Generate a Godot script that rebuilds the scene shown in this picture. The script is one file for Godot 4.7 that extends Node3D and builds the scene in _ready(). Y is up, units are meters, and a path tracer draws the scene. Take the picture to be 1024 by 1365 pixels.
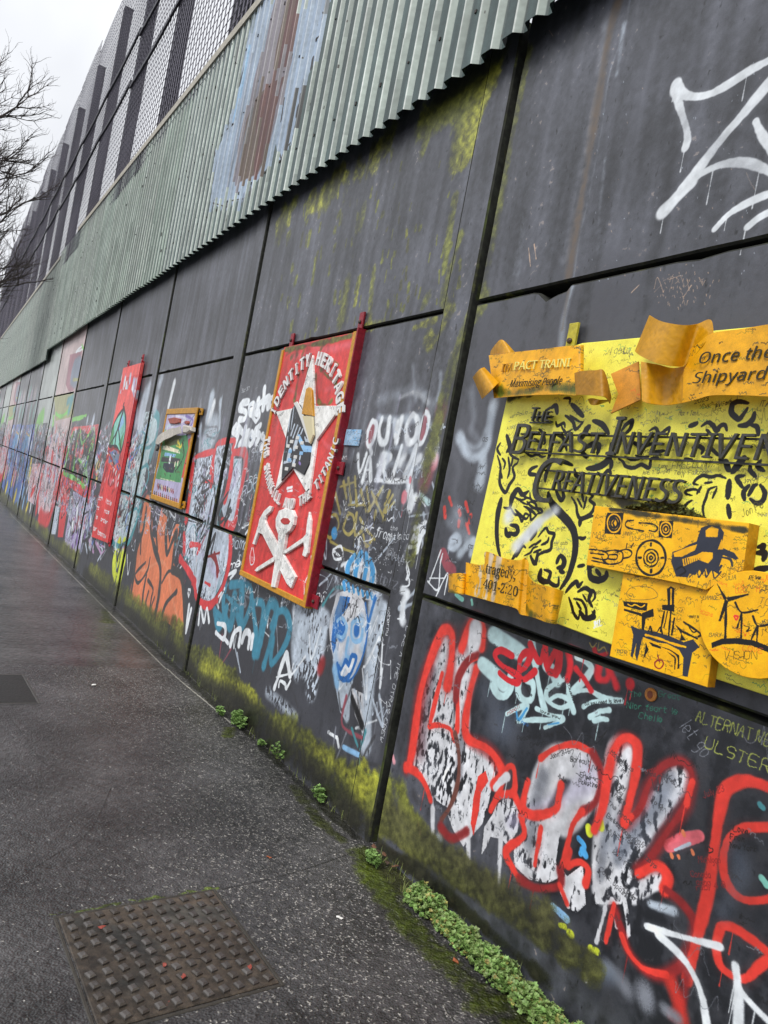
extends Node3D
# A painted concrete barrier wall with green cladding and a mesh fence above it, seen along a wet pavement.
# Everything is laid out in metres: x along the wall, y up, z away from the wall face towards the street.

const CAM_POS := Vector3(0.0, 1.55, 1.95)
const CAM_ROLL := 0.186307
const CAM_PITCH := -0.009443
const CAM_TURN := 0.568406
const JOINTS := [0.42, -2.62, -5.53, -8.2, -11.02, -13.84, -16.75, -19.62, -22.7, -25.6, -28.5, -31.4, -34.3, -37.2, -40.1, -43.0, -45.9, -48.8]

const PAINT_R := """
g pale 92 1 0.05 -2530 2129 -2470 2001 -2477 1949 -2380 1886
g pale 66 1 0.1 -2536 1911 -2454 1869 -2391 1885 -2377 1950
s pale 53 0.9 0.5 -2367 1843 -2351 1786 -2350 1708
s pale 53 0.9 0.5 -2551 1919 -2481 1846 -2407 1827 -2345 1879 -2354 1986 -2355 2065
g grey 110 1 0.05 -2612 1879 -2508 1777 -2512 1673 -2434 1532
g pale 100 1 0.07 -2519 1537 -2421 1490 -2333 1459 -2486 1586
s pale 35 0.9 0.8 -2467 1447 -2440 1473 -2411 1455 -2436 1422 -2472 1424
s pale 38 0.9 0.6 -2394 1400 -2361 1441 -2315 1476 -2318 1412
s dpink 62 0.4 1 -2510 1388 -2468 1351 -2423 1322
o red 18 0.6 0.9 -2451 1589 -2439 1569
o red 20 0.6 0.9 -2438 1547 -2435 1518
o red 17 0.6 0.9 -2417 1629 -2388 1589
o red 17 0.6 0.9 -2384 1539 -2355 1499
o red 18 0.6 0.9 -2539 1640 -2510 1605
o red 20 0.6 0.9 -2561 1593 -2541 1549
o red 19 0.6 0.9 -2367 1577 -2364 1548
s white 8 0.3 1 -2567 1250 -2526 1401
s white 8 0.3 1 -2579 1248 -2496 1226 -2512 1336 -2510 1388
s white 8 0.3 1 -2499 1196 -2449 1310 -2444 1215
s white 6 0.4 1 -2571 1264 -2465 1284
s mint 18 0.4 1 -2366 1231 -2341 1225 -2317 1220
s mint 15 0.4 1 -2260 1232 -2249 1214
t black 3 0.15 0 24 0 -2384 1900|as
t black 3 0.15 0 21 0 -2344 1440|ca
s white 27 0.45 1 -1708 3160 -1682 3104 -1649 3039 -1619 2971 -1616 2944 -1618 2927
s white 42 0.45 1 -1709 3184 -1709 3167 -1695 3152
s white 30 0.45 1 -1705 3182 -1677 3138 -1639 3112 -1586 3092 -1531 3090 -1481 3099 -1427 3111 -1368 3118 -1314 3135
s white 37 0.45 1 -1333 3057 -1354 3040 -1423 2969 -1487 2907 -1557 2824 -1596 2779
s white 52 0.45 1 -1565 2795 -1613 2758 -1644 2731 -1663 2716
s white 28 0.45 1 -1604 2781 -1560 2806 -1495 2821 -1437 2819 -1378 2801 -1331 2774 -1277 2735 -1228 2681
s white 24 0.45 1 -1445 2607 -1408 2644 -1351 2666 -1284 2677 -1227 2676
s white 28 0.45 1 -1332 2588 -1304 2607 -1273 2618 -1217 2623
s white 25 0.45 1 -1374 2931 -1342 2875 -1305 2823 -1249 2732
s white 22 0.45 1 -1316 2907 -1281 2843 -1227 2792
g grey 166 1 0.05 -1654 3048 -1464 2857 -1353 2740
o tan 2 0.5 0.4 -1371 2768 -1352 2734 -1332 2705
o tan 2 0.5 0.4 -1601 2467 -1566 2474 -1570 2424
o tan 2 0.5 0.4 -1538 2475 -1512 2434 -1499 2456
o tan 3 0.5 0.4 -1630 2433 -1606 2455
o tan 2 0.5 0.4 -1516 2403 -1498 2370
o tan 2 0.4 0.7 -1526 2428 -1525 2425
o tan 2 0.4 0.7 -1468 2428 -1464 2419
o tan 2 0.4 0.7 -1512 2402 -1508 2393
o tan 2 0.4 0.7 -1524 2367 -1519 2358
o tan 2 0.4 0.7 -1525 2461 -1525 2452
o tan 2 0.4 0.7 -1442 2442 -1444 2436
o tan 2 0.4 0.7 -1567 2482 -1569 2478
o tan 2 0.4 0.7 -1450 2449 -1453 2445
o tan 2 0.4 0.7 -1549 2472 -1549 2465
o tan 2 0.4 0.7 -1557 2439 -1557 2431
o tan 2 0.4 0.7 -1479 2418 -1477 2410
o tan 2 0.4 0.7 -1544 2462 -1545 2453
o tan 2 0.4 0.7 -1574 2476 -1573 2467
o tan 2 0.4 0.7 -1551 2410 -1554 2408
o tan 2 0.4 0.7 -1508 2387 -1509 2378
o tan 2 0.4 0.7 -1533 2436 -1529 2427
o tan 2 0.4 0.7 -1457 2445 -1460 2441
o tan 2 0.4 0.7 -1451 2441 -1446 2431
o tan 2 0.4 0.7 -1542 2456 -1538 2451
o tan 2 0.4 0.7 -1522 2399 -1523 2398
o tan 2 0.4 0.7 -1501 2433 -1495 2425
o tan 2 0.4 0.7 -1562 2440 -1565 2438
o tan 2 0.4 0.7 -1546 2487 -1544 2481
o tan 2 0.4 0.7 -1574 2464 -1576 2458
o tan 2 0.4 0.7 -1530 2474 -1530 2470
o tan 2 0.4 0.7 -1542 2440 -1541 2433
o tan 2 0.4 0.7 -1561 2438 -1564 2435
o tan 2 0.4 0.7 -1525 2421 -1525 2417
o tan 2 0.4 0.7 -1567 2390 -1564 2379
o tan 2 0.4 0.7 -1614 2417 -1614 2414
o tan 2 0.4 0.7 -1493 2376 -1493 2369
o tan 2 0.4 0.7 -1518 2483 -1517 2476
o tan 2 0.4 0.7 -1552 2469 -1548 2466
o tan 2 0.4 0.7 -1412 2437 -1414 2429
o tan 2 0.4 0.7 -1429 2369 -1425 2361
o tan 2 0.4 0.7 -1586 2444 -1582 2440
o tan 2 0.4 0.7 -1421 2423 -1419 2419
o tan 2 0.4 0.7 -1594 2420 -1589 2413
o tan 2 0.4 0.7 -1510 2454 -1506 2447
o tan 2 0.4 0.7 -1522 2509 -1526 2507
o tan 2 0.4 0.7 -1585 2472 -1584 2469
o tan 2 0.4 0.7 -1579 2410 -1580 2405
o tan 2 0.4 0.7 -1414 2389 -1413 2381
o tan 2 0.4 0.7 -1540 2423 -1536 2417
o tan 2 0.4 0.7 -1428 2395 -1427 2389
o tan 2 0.4 0.7 -1486 2477 -1483 2467
o tan 2 0.4 0.7 -1622 2514 -1621 2505
o tan 2 0.4 0.7 -1469 2379 -1466 2374
o tan 2 0.4 0.7 -1511 2458 -1508 2456
o tan 2 0.4 0.7 -1547 2409 -1543 2402
o tan 2 0.4 0.7 -1595 2460 -1590 2454
o tan 2 0.4 0.7 -1536 2534 -1533 2527
o tan 2 0.4 0.7 -1561 2384 -1557 2376
o tan 2 0.4 0.7 -1480 2449 -1478 2443
o tan 2 0.4 0.7 -1468 2392 -1463 2387
o tan 2 0.4 0.7 -1592 2435 -1592 2426
o tan 2 0.4 0.7 -1491 2385 -1493 2378
o tan 2 0.4 0.7 -1498 2453 -1498 2449
o tan 2 0.4 0.7 -1521 2440 -1516 2431
o tan 2 0.4 0.7 -1504 2444 -1501 2433
o tan 2 0.4 0.7 -1426 2394 -1427 2388
o tan 2 0.4 0.7 -1507 2453 -1503 2445
o tan 2 0.4 0.7 -1507 2454 -1505 2450
o tan 2 0.4 0.7 -1520 2414 -1515 2408
o tan 2 0.4 0.7 -1601 2420 -1600 2413
o tan 2 0.4 0.7 -1517 2374 -1514 2367
o tan 2 0.4 0.7 -1602 2395 -1605 2393
o tan 2 0.4 0.7 -1393 2435 -1392 2430
o tan 2 0.4 0.7 -1496 2424 -1493 2418
o tan 2 0.4 0.7 -1548 2453 -1551 2450
o pale 2 0.4 0.7 -2032 3056 -2029 3051
o pale 2 0.4 0.7 -1536 2474 -1535 2473
o tan 2 0.4 0.7 -1789 2689 -1788 2687
o tan 2 0.4 0.7 -1860 3230 -1858 3224
o pale 2 0.4 0.7 -1532 2735 -1530 2730
o tan 2 0.4 0.7 -1468 2684 -1467 2679
o pale 2 0.4 0.7 -1491 2760 -1490 2759
o pale 2 0.4 0.7 -1455 3043 -1454 3041
o tan 2 0.4 0.7 -1426 2796 -1425 2793
o pale 2 0.4 0.7 -1826 2583 -1825 2579
o pale 2 0.4 0.7 -1466 2533 -1465 2531
o pale 2 0.4 0.7 -1890 2519 -1888 2513
o tan 2 0.4 0.7 -1931 2543 -1929 2541
o tan 2 0.4 0.7 -1924 2841 -1922 2838
o pale 2 0.4 0.7 -1615 2859 -1613 2855
o pale 2 0.4 0.7 -1406 2813 -1405 2808
o pale 2 0.4 0.7 -1314 2451 -1313 2448
o tan 2 0.4 0.7 -1893 2899 -1892 2897
o pale 2 0.4 0.7 -1498 2503 -1496 2497
o pale 2 0.4 0.7 -1445 2853 -1444 2851
o pale 2 0.4 0.7 -1600 3024 -1598 3019
o pale 2 0.4 0.7 -1464 2813 -1462 2807
o pale 2 0.4 0.7 -2036 3200 -2033 3193
o pale 2 0.4 0.7 -1507 2662 -1506 2659
o tan 2 0.4 0.7 -1584 2486 -1583 2484
o pale 2 0.4 0.7 -2007 2943 -2005 2937
o pale 2 0.4 0.7 -1976 2797 -1974 2791
o tan 2 0.4 0.7 -1356 2627 -1355 2623
o tan 2 0.4 0.7 -1349 2535 -1348 2534
o tan 2 0.4 0.7 -1903 3119 -1901 3112
o pale 2 0.4 0.7 -1421 3134 -1420 3132
o pale 2 0.4 0.7 -1677 2553 -1676 2550
o pale 2 0.4 0.7 -1292 2501 -1291 2497
o tan 2 0.4 0.7 -2040 3046 -2038 3040
o pale 2 0.4 0.7 -1444 2936 -1443 2933
o pale 2 0.4 0.7 -1829 2738 -1827 2735
o pale 2 0.4 0.7 -1948 2609 -1946 2605
o pale 2 0.4 0.7 -1320 2443 -1319 2440
o pale 2 0.4 0.7 -1608 3026 -1607 3024
o pale 2 0.4 0.7 -1698 2780 -1696 2774
o tan 2 0.4 0.7 -1879 2704 -1876 2697
o pale 2 0.4 0.7 -1443 2703 -1441 2701
o pale 2 0.4 0.7 -1346 2644 -1345 2640
o pale 2 0.4 0.7 -1985 3091 -1983 3086
o pale 2 0.4 0.7 -1961 3295 -1959 3289
o pale 2 0.4 0.7 -1849 2519 -1847 2513
o pale 2 0.4 0.7 -1653 3125 -1652 3123
o pale 2 0.4 0.7 -1472 3033 -1471 3028
o pale 2 0.4 0.7 -1430 2570 -1429 2567
o pale 2 0.4 0.7 -2060 3131 -2057 3125
o tan 2 0.4 0.7 -1415 2536 -1414 2534
o tan 2 0.4 0.7 -1773 2518 -1771 2514
o pale 2 0.4 0.7 -1411 3096 -1410 3091
o tan 2 0.4 0.7 -1478 2549 -1476 2544
o pale 2 0.4 0.7 -1469 2876 -1467 2872
o pale 2 0.4 0.7 -1644 2957 -1643 2954
o tan 2 0.4 0.7 -1925 2577 -1923 2575
o pale 2 0.4 0.7 -1916 3154 -1914 3148
o pale 2 0.4 0.7 -1342 2636 -1341 2633
o tan 2 0.4 0.7 -1437 2468 -1435 2462
r rust 68 0.8 0.75 -2069 3660 -2085 3534 -2083 3369 -2076 3143 -2069 2917 -2065 2708 -2057 2557
r pale 20 1 0.16 -2008 3629 -2008 3512 -2042 3352 -2029 3141 -2028 2905 -2035 2701 -2026 2552
r grey 59 0.9 0.35 -2118 3594 -2101 3287 -2097 2955 -2094 2624
r pale 28 0.9 0.3 -1979 3007 -1956 2799 -1915 2589
r pale 79 0.9 0.22 -2407 2914 -2372 2612
r pale 38 0.9 0.3 -2015 3545 -2002 3335
r pale 57 1 0.5 -2019 2521 -2035 2391 -2013 2226
r rust 27 1 0.4 -2039 2524 -2033 2346
o tan 4 0.5 0.7 -1728 2447 -1701 2469
o tan 3 0.5 0.7 -1634 2445 -1628 2483 -1593 2426
o tan 3 0.5 0.7 -1580 2468 -1539 2474
o tan 3 0.5 0.7 -1466 2455 -1447 2427
o tan 5 0.5 0.7 -2324 2732 -2289 2645
o tan 5 0.5 0.7 -2293 2741 -2263 2672
o tan 4 0.5 0.7 -1489 2434 -1509 2400
o tan 3 0.5 0.7 -2461 3725 -2428 3685
m moss 73 0.9 0.8 -2582 3697 -2578 3455 -2593 3237 -2592 2961 -2591 2684 -2588 2563
m moss 98 0.9 0.72 -2577 2561 -2666 2292 -2733 1848 -2743 1305
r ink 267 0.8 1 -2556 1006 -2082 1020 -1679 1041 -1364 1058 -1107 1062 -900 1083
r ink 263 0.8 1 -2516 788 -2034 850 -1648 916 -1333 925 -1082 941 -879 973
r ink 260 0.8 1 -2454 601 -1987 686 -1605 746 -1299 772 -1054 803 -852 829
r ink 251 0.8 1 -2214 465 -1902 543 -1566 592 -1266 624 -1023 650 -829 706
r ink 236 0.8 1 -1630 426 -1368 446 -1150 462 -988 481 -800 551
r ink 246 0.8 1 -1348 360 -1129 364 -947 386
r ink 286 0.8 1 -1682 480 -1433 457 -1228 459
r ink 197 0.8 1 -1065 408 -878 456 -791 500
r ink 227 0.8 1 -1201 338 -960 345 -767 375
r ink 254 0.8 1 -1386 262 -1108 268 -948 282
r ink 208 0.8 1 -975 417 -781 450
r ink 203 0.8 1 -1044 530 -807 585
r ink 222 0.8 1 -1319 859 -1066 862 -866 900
g dred 171 1 0.04 -2424 509 -2446 759 -2416 1025 -2205 1112
s dred 67 1 0.4 -2484 416 -2464 467 -2473 611 -2483 764 -2463 900 -2429 1021 -2397 1072 -2344 1060 -2316 951 -2311 845
s dred 28 1 0.4 -2257 903 -2216 981 -2167 1026
s dred 57 1 0.4 -2267 1023 -2244 1119 -2214 1161 -2157 1132 -2145 1057
s dred 54 1 0.4 -2152 975 -2165 868 -2158 744 -2125 693 -2013 698 -1945 680 -1904 642
s dred 38 1 0.4 -1463 644 -1448 726 -1451 813 -1446 916 -1416 968 -1372 967 -1357 915 -1355 819 -1361 718 -1317 788 -1303 866 -1266 941 -1211 977 -1172 946 -1174 866 -1214 767 -1254 663 -1287 607
s dred 35 1 0.4 -1287 607 -1226 657 -1183 640 -1188 604 -1129 598 -1085 569 -1083 505 -1106 430 -1156 371 -1212 356 -1267 376 -1299 415 -1340 463
p offw 6 0.5 1 -2378 1065 -2325 1032 -2314 944 -2311 829 -2296 710 -2335 679 -2381 645 -2384 762 -2367 886 -2351 958 -2350 1042
p offw 6 0.5 1 -2429 1021 -2377 1060 -2335 1029 -2331 930 -2358 855 -2376 762 -2381 645 -2315 683 -2232 692 -2176 577 -2150 493 -2165 391 -2243 387 -2339 426 -2431 438 -2445 483 -2454 618 -2470 759 -2460 892
o offw 93 0.5 1 -2205 1128 -2201 1065 -2253 978 -2285 911
o offw 81 0.5 1 -2285 911 -2289 811 -2272 702
o offw 97 0.5 1 -2187 949 -2191 831 -2170 691 -2149 557 -2124 441 -2090 394
p offw 5 0.5 1 -2181 679 -2115 681 -2021 687 -1949 671 -1920 646 -1945 601 -1948 552 -1949 492 -2004 466 -2001 376 -2028 348 -2067 359 -2129 407 -2161 504 -2169 612
p offw 5 0.5 1 -2156 363 -2036 374 -2010 463 -2029 531 -1993 589 -1952 565 -1958 428 -1986 384 -2037 297 -2106 324
o offw 32 0.5 1 -1929 578 -1905 615 -1879 644
p offw 5 0.5 1 -1916 478 -1902 528 -1856 571 -1816 576 -1786 540 -1781 485 -1812 413 -1847 424 -1906 402 -1916 360 -1932 322 -1944 419
o offw 98 0.5 1 -1589 819 -1669 786 -1703 703 -1721 613
o offw 93 0.5 1 -1596 816 -1544 812 -1530 753 -1553 677 -1588 608
p offw 5 0.5 1 -1733 565 -1658 601 -1586 635 -1594 552 -1589 475 -1565 435 -1604 393 -1688 360 -1765 367 -1778 416 -1763 494
p offw 4 0.5 1 -1570 471 -1531 454 -1481 520 -1442 415 -1469 371 -1508 363 -1547 393
o offw 90 0.5 1 -1420 920 -1425 825 -1426 712 -1421 614 -1392 481
o offw 82 0.5 1 -1207 929 -1247 844 -1302 735 -1343 642 -1357 525
p offw 4 0.5 1 -1429 698 -1347 701 -1285 708 -1315 597 -1300 581 -1319 487 -1405 437 -1445 539
o offw 47 0.5 1 -1218 624 -1254 572 -1285 525
g bluegrey 162 1 0.05 -1377 735 -1380 623 -1299 772 -1230 886
g lilac 106 1 0.08 -1555 820 -1513 786 -1824 493
o grey 42 0.9 0.45 -1239 929 -1259 838 -1315 717 -1359 597
o grey 31 0.9 0.4 -1428 823 -1421 664 -1409 521
o grey 41 0.9 0.4 -2175 801 -2153 619 -2126 472
o grey 64 0.9 0.45 -2429 884 -2427 680 -2398 520
o grey 56 0.9 0.4 -1709 728 -1721 626 -1716 463
o offw 16 0.5 1 -1309 505 -1284 448 -1272 408
o offw 11 0.5 1 -1371 456 -1376 380 -1379 329
o offw 13 0.5 1 -1342 473 -1317 416
s offw 25 0.7 0.8 -2258 347 -2229 255
s offw 22 0.7 0.8 -2025 364 -1986 232
s offw 20 0.7 0.8 -1852 421 -1818 259
s offw 13 0.7 0.8 -1368 446 -1377 330
s offw 13 0.7 0.8 -1389 273 -1389 199
s red 45 0.55 1 -2484 416 -2464 467 -2473 611 -2483 764 -2463 900 -2429 1021 -2397 1072 -2344 1060 -2316 951 -2311 845
s red 26 0.55 1 -2360 888 -2371 767 -2379 649
s red 20 0.55 1 -2379 649 -2321 676 -2244 688 -2204 659 -2212 756
s red 22 0.55 1 -2195 698 -2230 815 -2255 904 -2215 976 -2163 1012
s dred 33 0.7 1 -2167 1026 -2216 981 -2252 897 -2242 811
s red 38 0.55 1 -2267 1023 -2244 1119 -2214 1161 -2157 1132 -2145 1057
s offw 67 0.5 1 -2205 1128 -2196 1066
s red 36 0.55 1 -2152 975 -2165 868 -2158 744 -2125 693 -2013 698 -1945 680 -1904 642 -1939 583
s brown 22 0.6 1 -2209 685 -2162 615 -2137 515 -2151 413 -2192 326
s red 35 0.55 0.8 -2488 428 -2400 434 -2334 412 -2279 370
f red 5 0.5 1 -2029 577 -1994 615 -1972 586 -1999 529 -1991 464 -1995 364 -2019 398 -2030 484
s dred 39 0.7 0.7 -2189 299 -2109 291 -2032 361
s red 25 0.55 1 -1930 489 -1905 571 -1892 662 -1862 689 -1840 655 -1834 603 -1897 563 -1929 501
s red 28 0.55 1 -1834 603 -1782 563 -1766 535
s offw 29 0.5 1 -1929 578 -1905 615 -1879 644
s red 21 0.55 1 -1739 769 -1680 830 -1602 874 -1526 878
s dred 25 0.8 0.8 -1526 878 -1478 827 -1476 739 -1520 680
s red 21 0.55 1 -1521 682 -1548 621 -1554 546 -1558 478
s red 30 0.55 1 -1776 672 -1775 573 -1708 577 -1633 633 -1626 676 -1626 724
s red 28 0.55 1 -1780 542 -1746 489 -1800 419 -1814 383 -1765 353 -1731 336
s dred 29 0.8 0.9 -1731 336 -1648 351 -1555 412 -1564 462
s red 25 0.55 1 -1544 538 -1540 488 -1498 523 -1457 520 -1456 470
s red 18 0.55 1 -1678 550 -1675 483 -1674 416
s red 23 0.55 0.7 -1556 414 -1511 374
s red 30 0.55 1 -1463 644 -1448 726 -1451 813 -1446 916 -1416 968 -1372 967 -1357 915 -1355 819 -1361 718
s dred 18 0.7 1 -1358 707 -1317 788 -1303 866 -1266 941 -1211 977 -1172 946 -1174 866 -1214 767 -1254 663 -1287 607
s red 22 0.55 1 -1360 713 -1340 753
s red 22 0.55 1 -1174 866 -1169 936
s red 31 0.55 1 -1281 601 -1226 657 -1187 644 -1191 602
s dred 20 0.8 1 -1189 609 -1129 598 -1085 569 -1083 505 -1106 430 -1156 371 -1212 356 -1267 376 -1299 415 -1340 463
s red 17 0.55 1 -1297 404 -1264 372 -1206 360 -1134 389
s red 17 0.55 0.8 -1342 473 -1343 412 -1346 350
s red 33 0.55 1 -935 1008 -976 1010 -1027 998 -1069 958 -1076 900 -1071 795 -1065 668 -1070 535 -1075 412
s dred 29 0.9 0.6 -1081 441 -1076 346 -1101 295
s red 22 0.55 1 -919 924 -975 896 -1013 872 -1039 827 -1039 758 -1008 711 -960 707 -895 750
s red 23 0.55 1 -1013 602 -1015 548 -991 506 -931 515 -893 581 -869 612
s red 22 0.55 1 -1014 604 -984 620 -926 620 -869 612
s bred 38 0.9 0.6 -1120 381 -1086 339 -1065 299
s white 17 0.6 1 -1225 475 -1134 506 -1003 554
s white 21 0.6 1 -1185 476 -1100 461 -1037 416 -998 338
s white 25 0.6 1 -958 533 -938 474 -920 385
s white 20 0.7 1 -940 483 -896 468 -839 455
s pale 21 0.9 0.8 -1226 541 -1147 565
s grey 60 0.9 0.7 -1194 308 -1180 273
s grey 56 0.9 0.5 -1331 287 -1270 279 -1239 265
s grey 39 0.9 0.6 -1127 299 -1078 301
g bluegrey 97 1 0.09 -1495 242 -1381 241 -1298 273
s grey 33 0.9 0.6 -2105 238 -2025 257
s pale 42 0.8 0.8 -2187 252 -2177 244
g bluegrey 205 1 0.06 -2096 906 -1914 818 -2014 781
g bluegrey 107 1 0.06 -1022 809 -983 777 -1019 631
o azure 22 0.4 1 -1515 592 -1488 580 -1497 550
o lime 25 0.4 1 -1487 644 -1478 629
o lime 24 0.4 1 -1448 682 -1440 667
o azure 25 0.4 1 -1492 565 -1476 554
o lime 18 0.4 1 -1525 295 -1502 303
o lime 23 0.4 1 -1483 295 -1474 294
o lime 19 0.4 1 -1395 300 -1366 306
o lblue 23 0.4 1 -1567 335 -1500 329
o mint 17 0.4 1 -937 782 -919 771
o teal 17 0.4 1 -976 958 -965 953
o rose 31 0.4 1 -1202 727 -1166 766 -1118 801
s rose 17 0.5 1 -1196 730 -1157 756 -1121 786
s pale 8 0.5 1 -1182 726 -1141 767
s orange 10 0.4 1 -1168 717 -1164 711
s orange 10 0.4 1 -1132 752 -1126 744
s orange 10 0.4 1 -1170 789 -1163 781
s orange 10 0.4 1 -1191 710 -1185 704
s aqua 58 0.45 1 -2096 1127 -2036 1117 -1978 1107 -1921 1098
s aqua 55 0.45 1 -2129 1000 -2045 980 -1983 961
s aqua 33 0.4 1 -2042 936 -2006 912 -1963 923 -1943 967 -1961 999
s aqua 27 0.45 1 -1911 996 -1906 960 -1878 939 -1838 947 -1830 979 -1842 1011 -1873 1014
s aqua 40 0.45 1 -1885 1157 -1865 1114 -1843 1078
s aqua 26 0.45 1 -1833 1056 -1807 1005 -1781 966 -1761 937
s aqua 39 0.45 1 -1793 1092 -1758 1079 -1728 1053
s aqua 18 0.45 1 -1748 977 -1716 1005 -1671 1009 -1653 998 -1691 970 -1737 969 -1765 983 -1765 1012 -1727 1048 -1688 1077
s aqua 20 0.45 1 -1679 1057 -1662 1017 -1633 976
s aqua 26 0.45 1 -1664 1159 -1619 1155 -1593 1135 -1617 1088 -1650 1044
s aqua 17 0.45 1 -1636 1048 -1583 1066 -1527 1062 -1451 1074
s aqua 17 0.45 1 -1597 1006 -1562 1034 -1512 1056 -1452 1076
s aqua 20 0.45 1 -1563 982 -1529 1013 -1493 1031
s aqua 17 0.45 1 -1544 977 -1517 993 -1492 999
s aqua 21 0.45 1 -1941 859 -1893 897 -1849 925 -1857 891 -1877 854
s aqua 18 0.45 1 -1877 854 -1812 883 -1738 910 -1676 941
s aqua 16 0.45 1 -1800 930 -1743 929 -1671 937 -1746 878
s azure 10 0.5 0.8 -1894 884 -1875 861 -1846 914
s azure 5 0.5 0.8 -1734 894 -1686 918
s cred 25 0.35 1 -1969 1075 -2034 1079 -2064 1055 -2030 1029 -1962 1018 -1916 1013 -1918 988 -1971 983 -2020 994
s cred 25 0.35 1 -1919 1024 -1925 1078 -1899 1110 -1878 1098 -1893 1057 -1919 1024 -1889 1009 -1841 1054
s cred 24 0.35 1 -1890 1143 -1827 1094 -1816 1163 -1790 1093 -1756 1162 -1741 1073
s cred 23 0.5 0.9 -1805 1137 -1782 1078 -1736 1086 -1737 1150
s cred 25 0.7 0.75 -1687 1072 -1685 1124 -1705 1176 -1639 1177
s cred 22 0.6 0.9 -1661 1120 -1620 1099 -1577 1068
s cred 27 0.8 0.6 -1564 1160 -1561 1117 -1522 1124 -1524 1161 -1479 1110
s cred 40 0.45 1 -1435 1140 -1433 1134
s cred 16 0.5 0.8 -1596 1206 -1578 1189 -1541 1205
s gold 5 0.3 1 -1621 1221 -1604 1209 -1591 1227
s gold 5 0.3 1 -1582 1232 -1579 1205 -1558 1222 -1541 1205
t black 2 0.15 23 11 156 -1591 1013|all you need is love!
t dred 2 0.15 40 13 75 -1936 857|napoli
t black 2 0.15 4 9 101 -1782 924|love you
t black 2 0.15 -32 9 79 -1900 1002|serious
t blue 2 0.15 0 12 0 -1860 854|karo
t black 2 0.15 -52 7 63 -1678 1052|Dublin
t black 2 0.15 26 16 253 -1863 786|Peace and love from
t black 2 0.15 30 15 93 -1795 788|Oregon
t green 2 0.15 23 16 48 -1426 1096|The
t green 2 0.15 9 16 77 -1328 1134|Great
t green 2 0.15 13 18 183 -1430 1061|Nior feart le
t green 2 0.15 10 18 86 -1380 1046|Cheile
t lolive 5 0.15 3 31 224 -1196 1102|ALTERNATIVE
t lolive 5 0.15 1 31 195 -1155 1041|ULSTER
t grey 3 0.15 -32 45 114 -1244 1068|let go
t dgrey 4 0.15 41 26 84 -1283 864|LOVE
t black 2 0.15 34 14 99 -1694 787|John 3:16
t black 2 0.15 14 16 84 -1607 814|Bareaut
t black 2 0.15 9 14 48 -1557 782|Free
t black 2 0.15 13 14 85 -1557 760|Palestine!
t black 2 0.15 16 14 43 -1029 859|Love
t black 2 0.15 18 14 42 -1033 834|From
t black 2 0.15 19 14 76 -1029 813|New York
t dred 2 0.15 26 16 70 -1106 731|Michigan
t dred 2 0.15 26 14 64 -1120 683|Canada
t dred 2 0.15 40 16 73 -1126 905|July 23
t dred 2 0.15 25 13 46 -1100 672|anna
t dred 2 0.15 35 13 96 -1096 656|ruby 4 8
t black 3 0.15 0 24 0 -1091 768|*
t dgrey 2 0.15 -14 15 0 -1457 901|Morpheus
t dgrey 2 0.15 -14 15 0 -1429 891|was
t dgrey 2 0.15 -14 15 0 -1423 869|Tim
t dgrey 2 0.15 -14 15 0 -1422 819|Ravi
t dgrey 2 0.15 -14 15 0 -1418 801|you
t dgrey 2 0.15 -14 15 0 -1413 782|here
t dgrey 2 0.15 -14 15 0 -1434 748|The peace
t dgrey 2 0.15 -14 15 0 -1428 708|Betti Kay
t dgrey 2 0.15 -14 14 0 -1383 697|around us
t dgrey 2 0.15 -14 14 0 -1348 674|for the boys
t dgrey 2 0.15 -14 14 0 -1384 615|love from
t dgrey 2 0.15 -14 15 0 -1417 540|Cork Spain
t dgrey 2 0.15 -14 14 0 -1325 533|Italia
t dgrey 2 0.15 -14 14 0 -1314 691|only
t dgrey 2 0.15 -14 14 0 -1302 761|Kim
t dgrey 2 0.15 -14 14 0 -1288 823|Jo R
t dred 2 0.15 36 13 128 -1322 891|transformation
s black 3 0.3 1 -1338 965 -1337 937 -1305 942 -1291 960
s black 3 0.3 1 -1595 912 -1542 923 -1517 911 -1487 965 -1512 934 -1539 959 -1557 939
m mossd 101 1 0.9 -2609 124 -2454 139 -2286 166 -2130 183 -1964 197 -1813 210 -1657 220 -1515 230 -1367 251
m moss 145 1 0.75 -2606 304 -2588 205 -2584 100
m moss 79 1 0.5 -2522 341 -2416 252 -2280 234
m mossr 95 1 0.8 -2586 153 -2369 156 -2179 173 -1984 186 -1812 204 -1655 215 -1514 224 -1364 241
m mossd 131 1 0.55 -2569 197 -2383 199 -2181 220 -1999 238 -1825 253 -1669 267 -1528 280
k algae 63 1 1 -2591 26 -2450 38 -2309 63 -2174 72 -2024 80 -1886 88 -1779 89 -1661 96 -1534 101
g grey 58 1 0.06 -2502 280 -2411 237 -2422 180
s pink 22 0.6 0.7 -2598 432 -2578 410
o pink 15 0.6 0.8 -2342 261 -2308 212
o pale 17 0.7 0.5 -2282 413 -2251 329 -2228 244
g dgrey 76 1 0.15 -2401 343 -2337 322
r grey 148 0.7 0.25 -2813 2505 -2791 1700 -2755 1013 -2730 367
m moss 67 0.9 0.6 -2618 3692 -2618 3540
m moss 155 1 0.9 -5640 82 -5113 92 -4661 101 -4331 127 -4029 134 -3795 126 -3513 146 -3296 165 -3033 179 -2852 182 -2682 173
k algae 154 1 1 -5457 -82 -4800 13 -4235 42 -3804 51 -3398 58 -3052 63 -2744 44
"""
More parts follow.
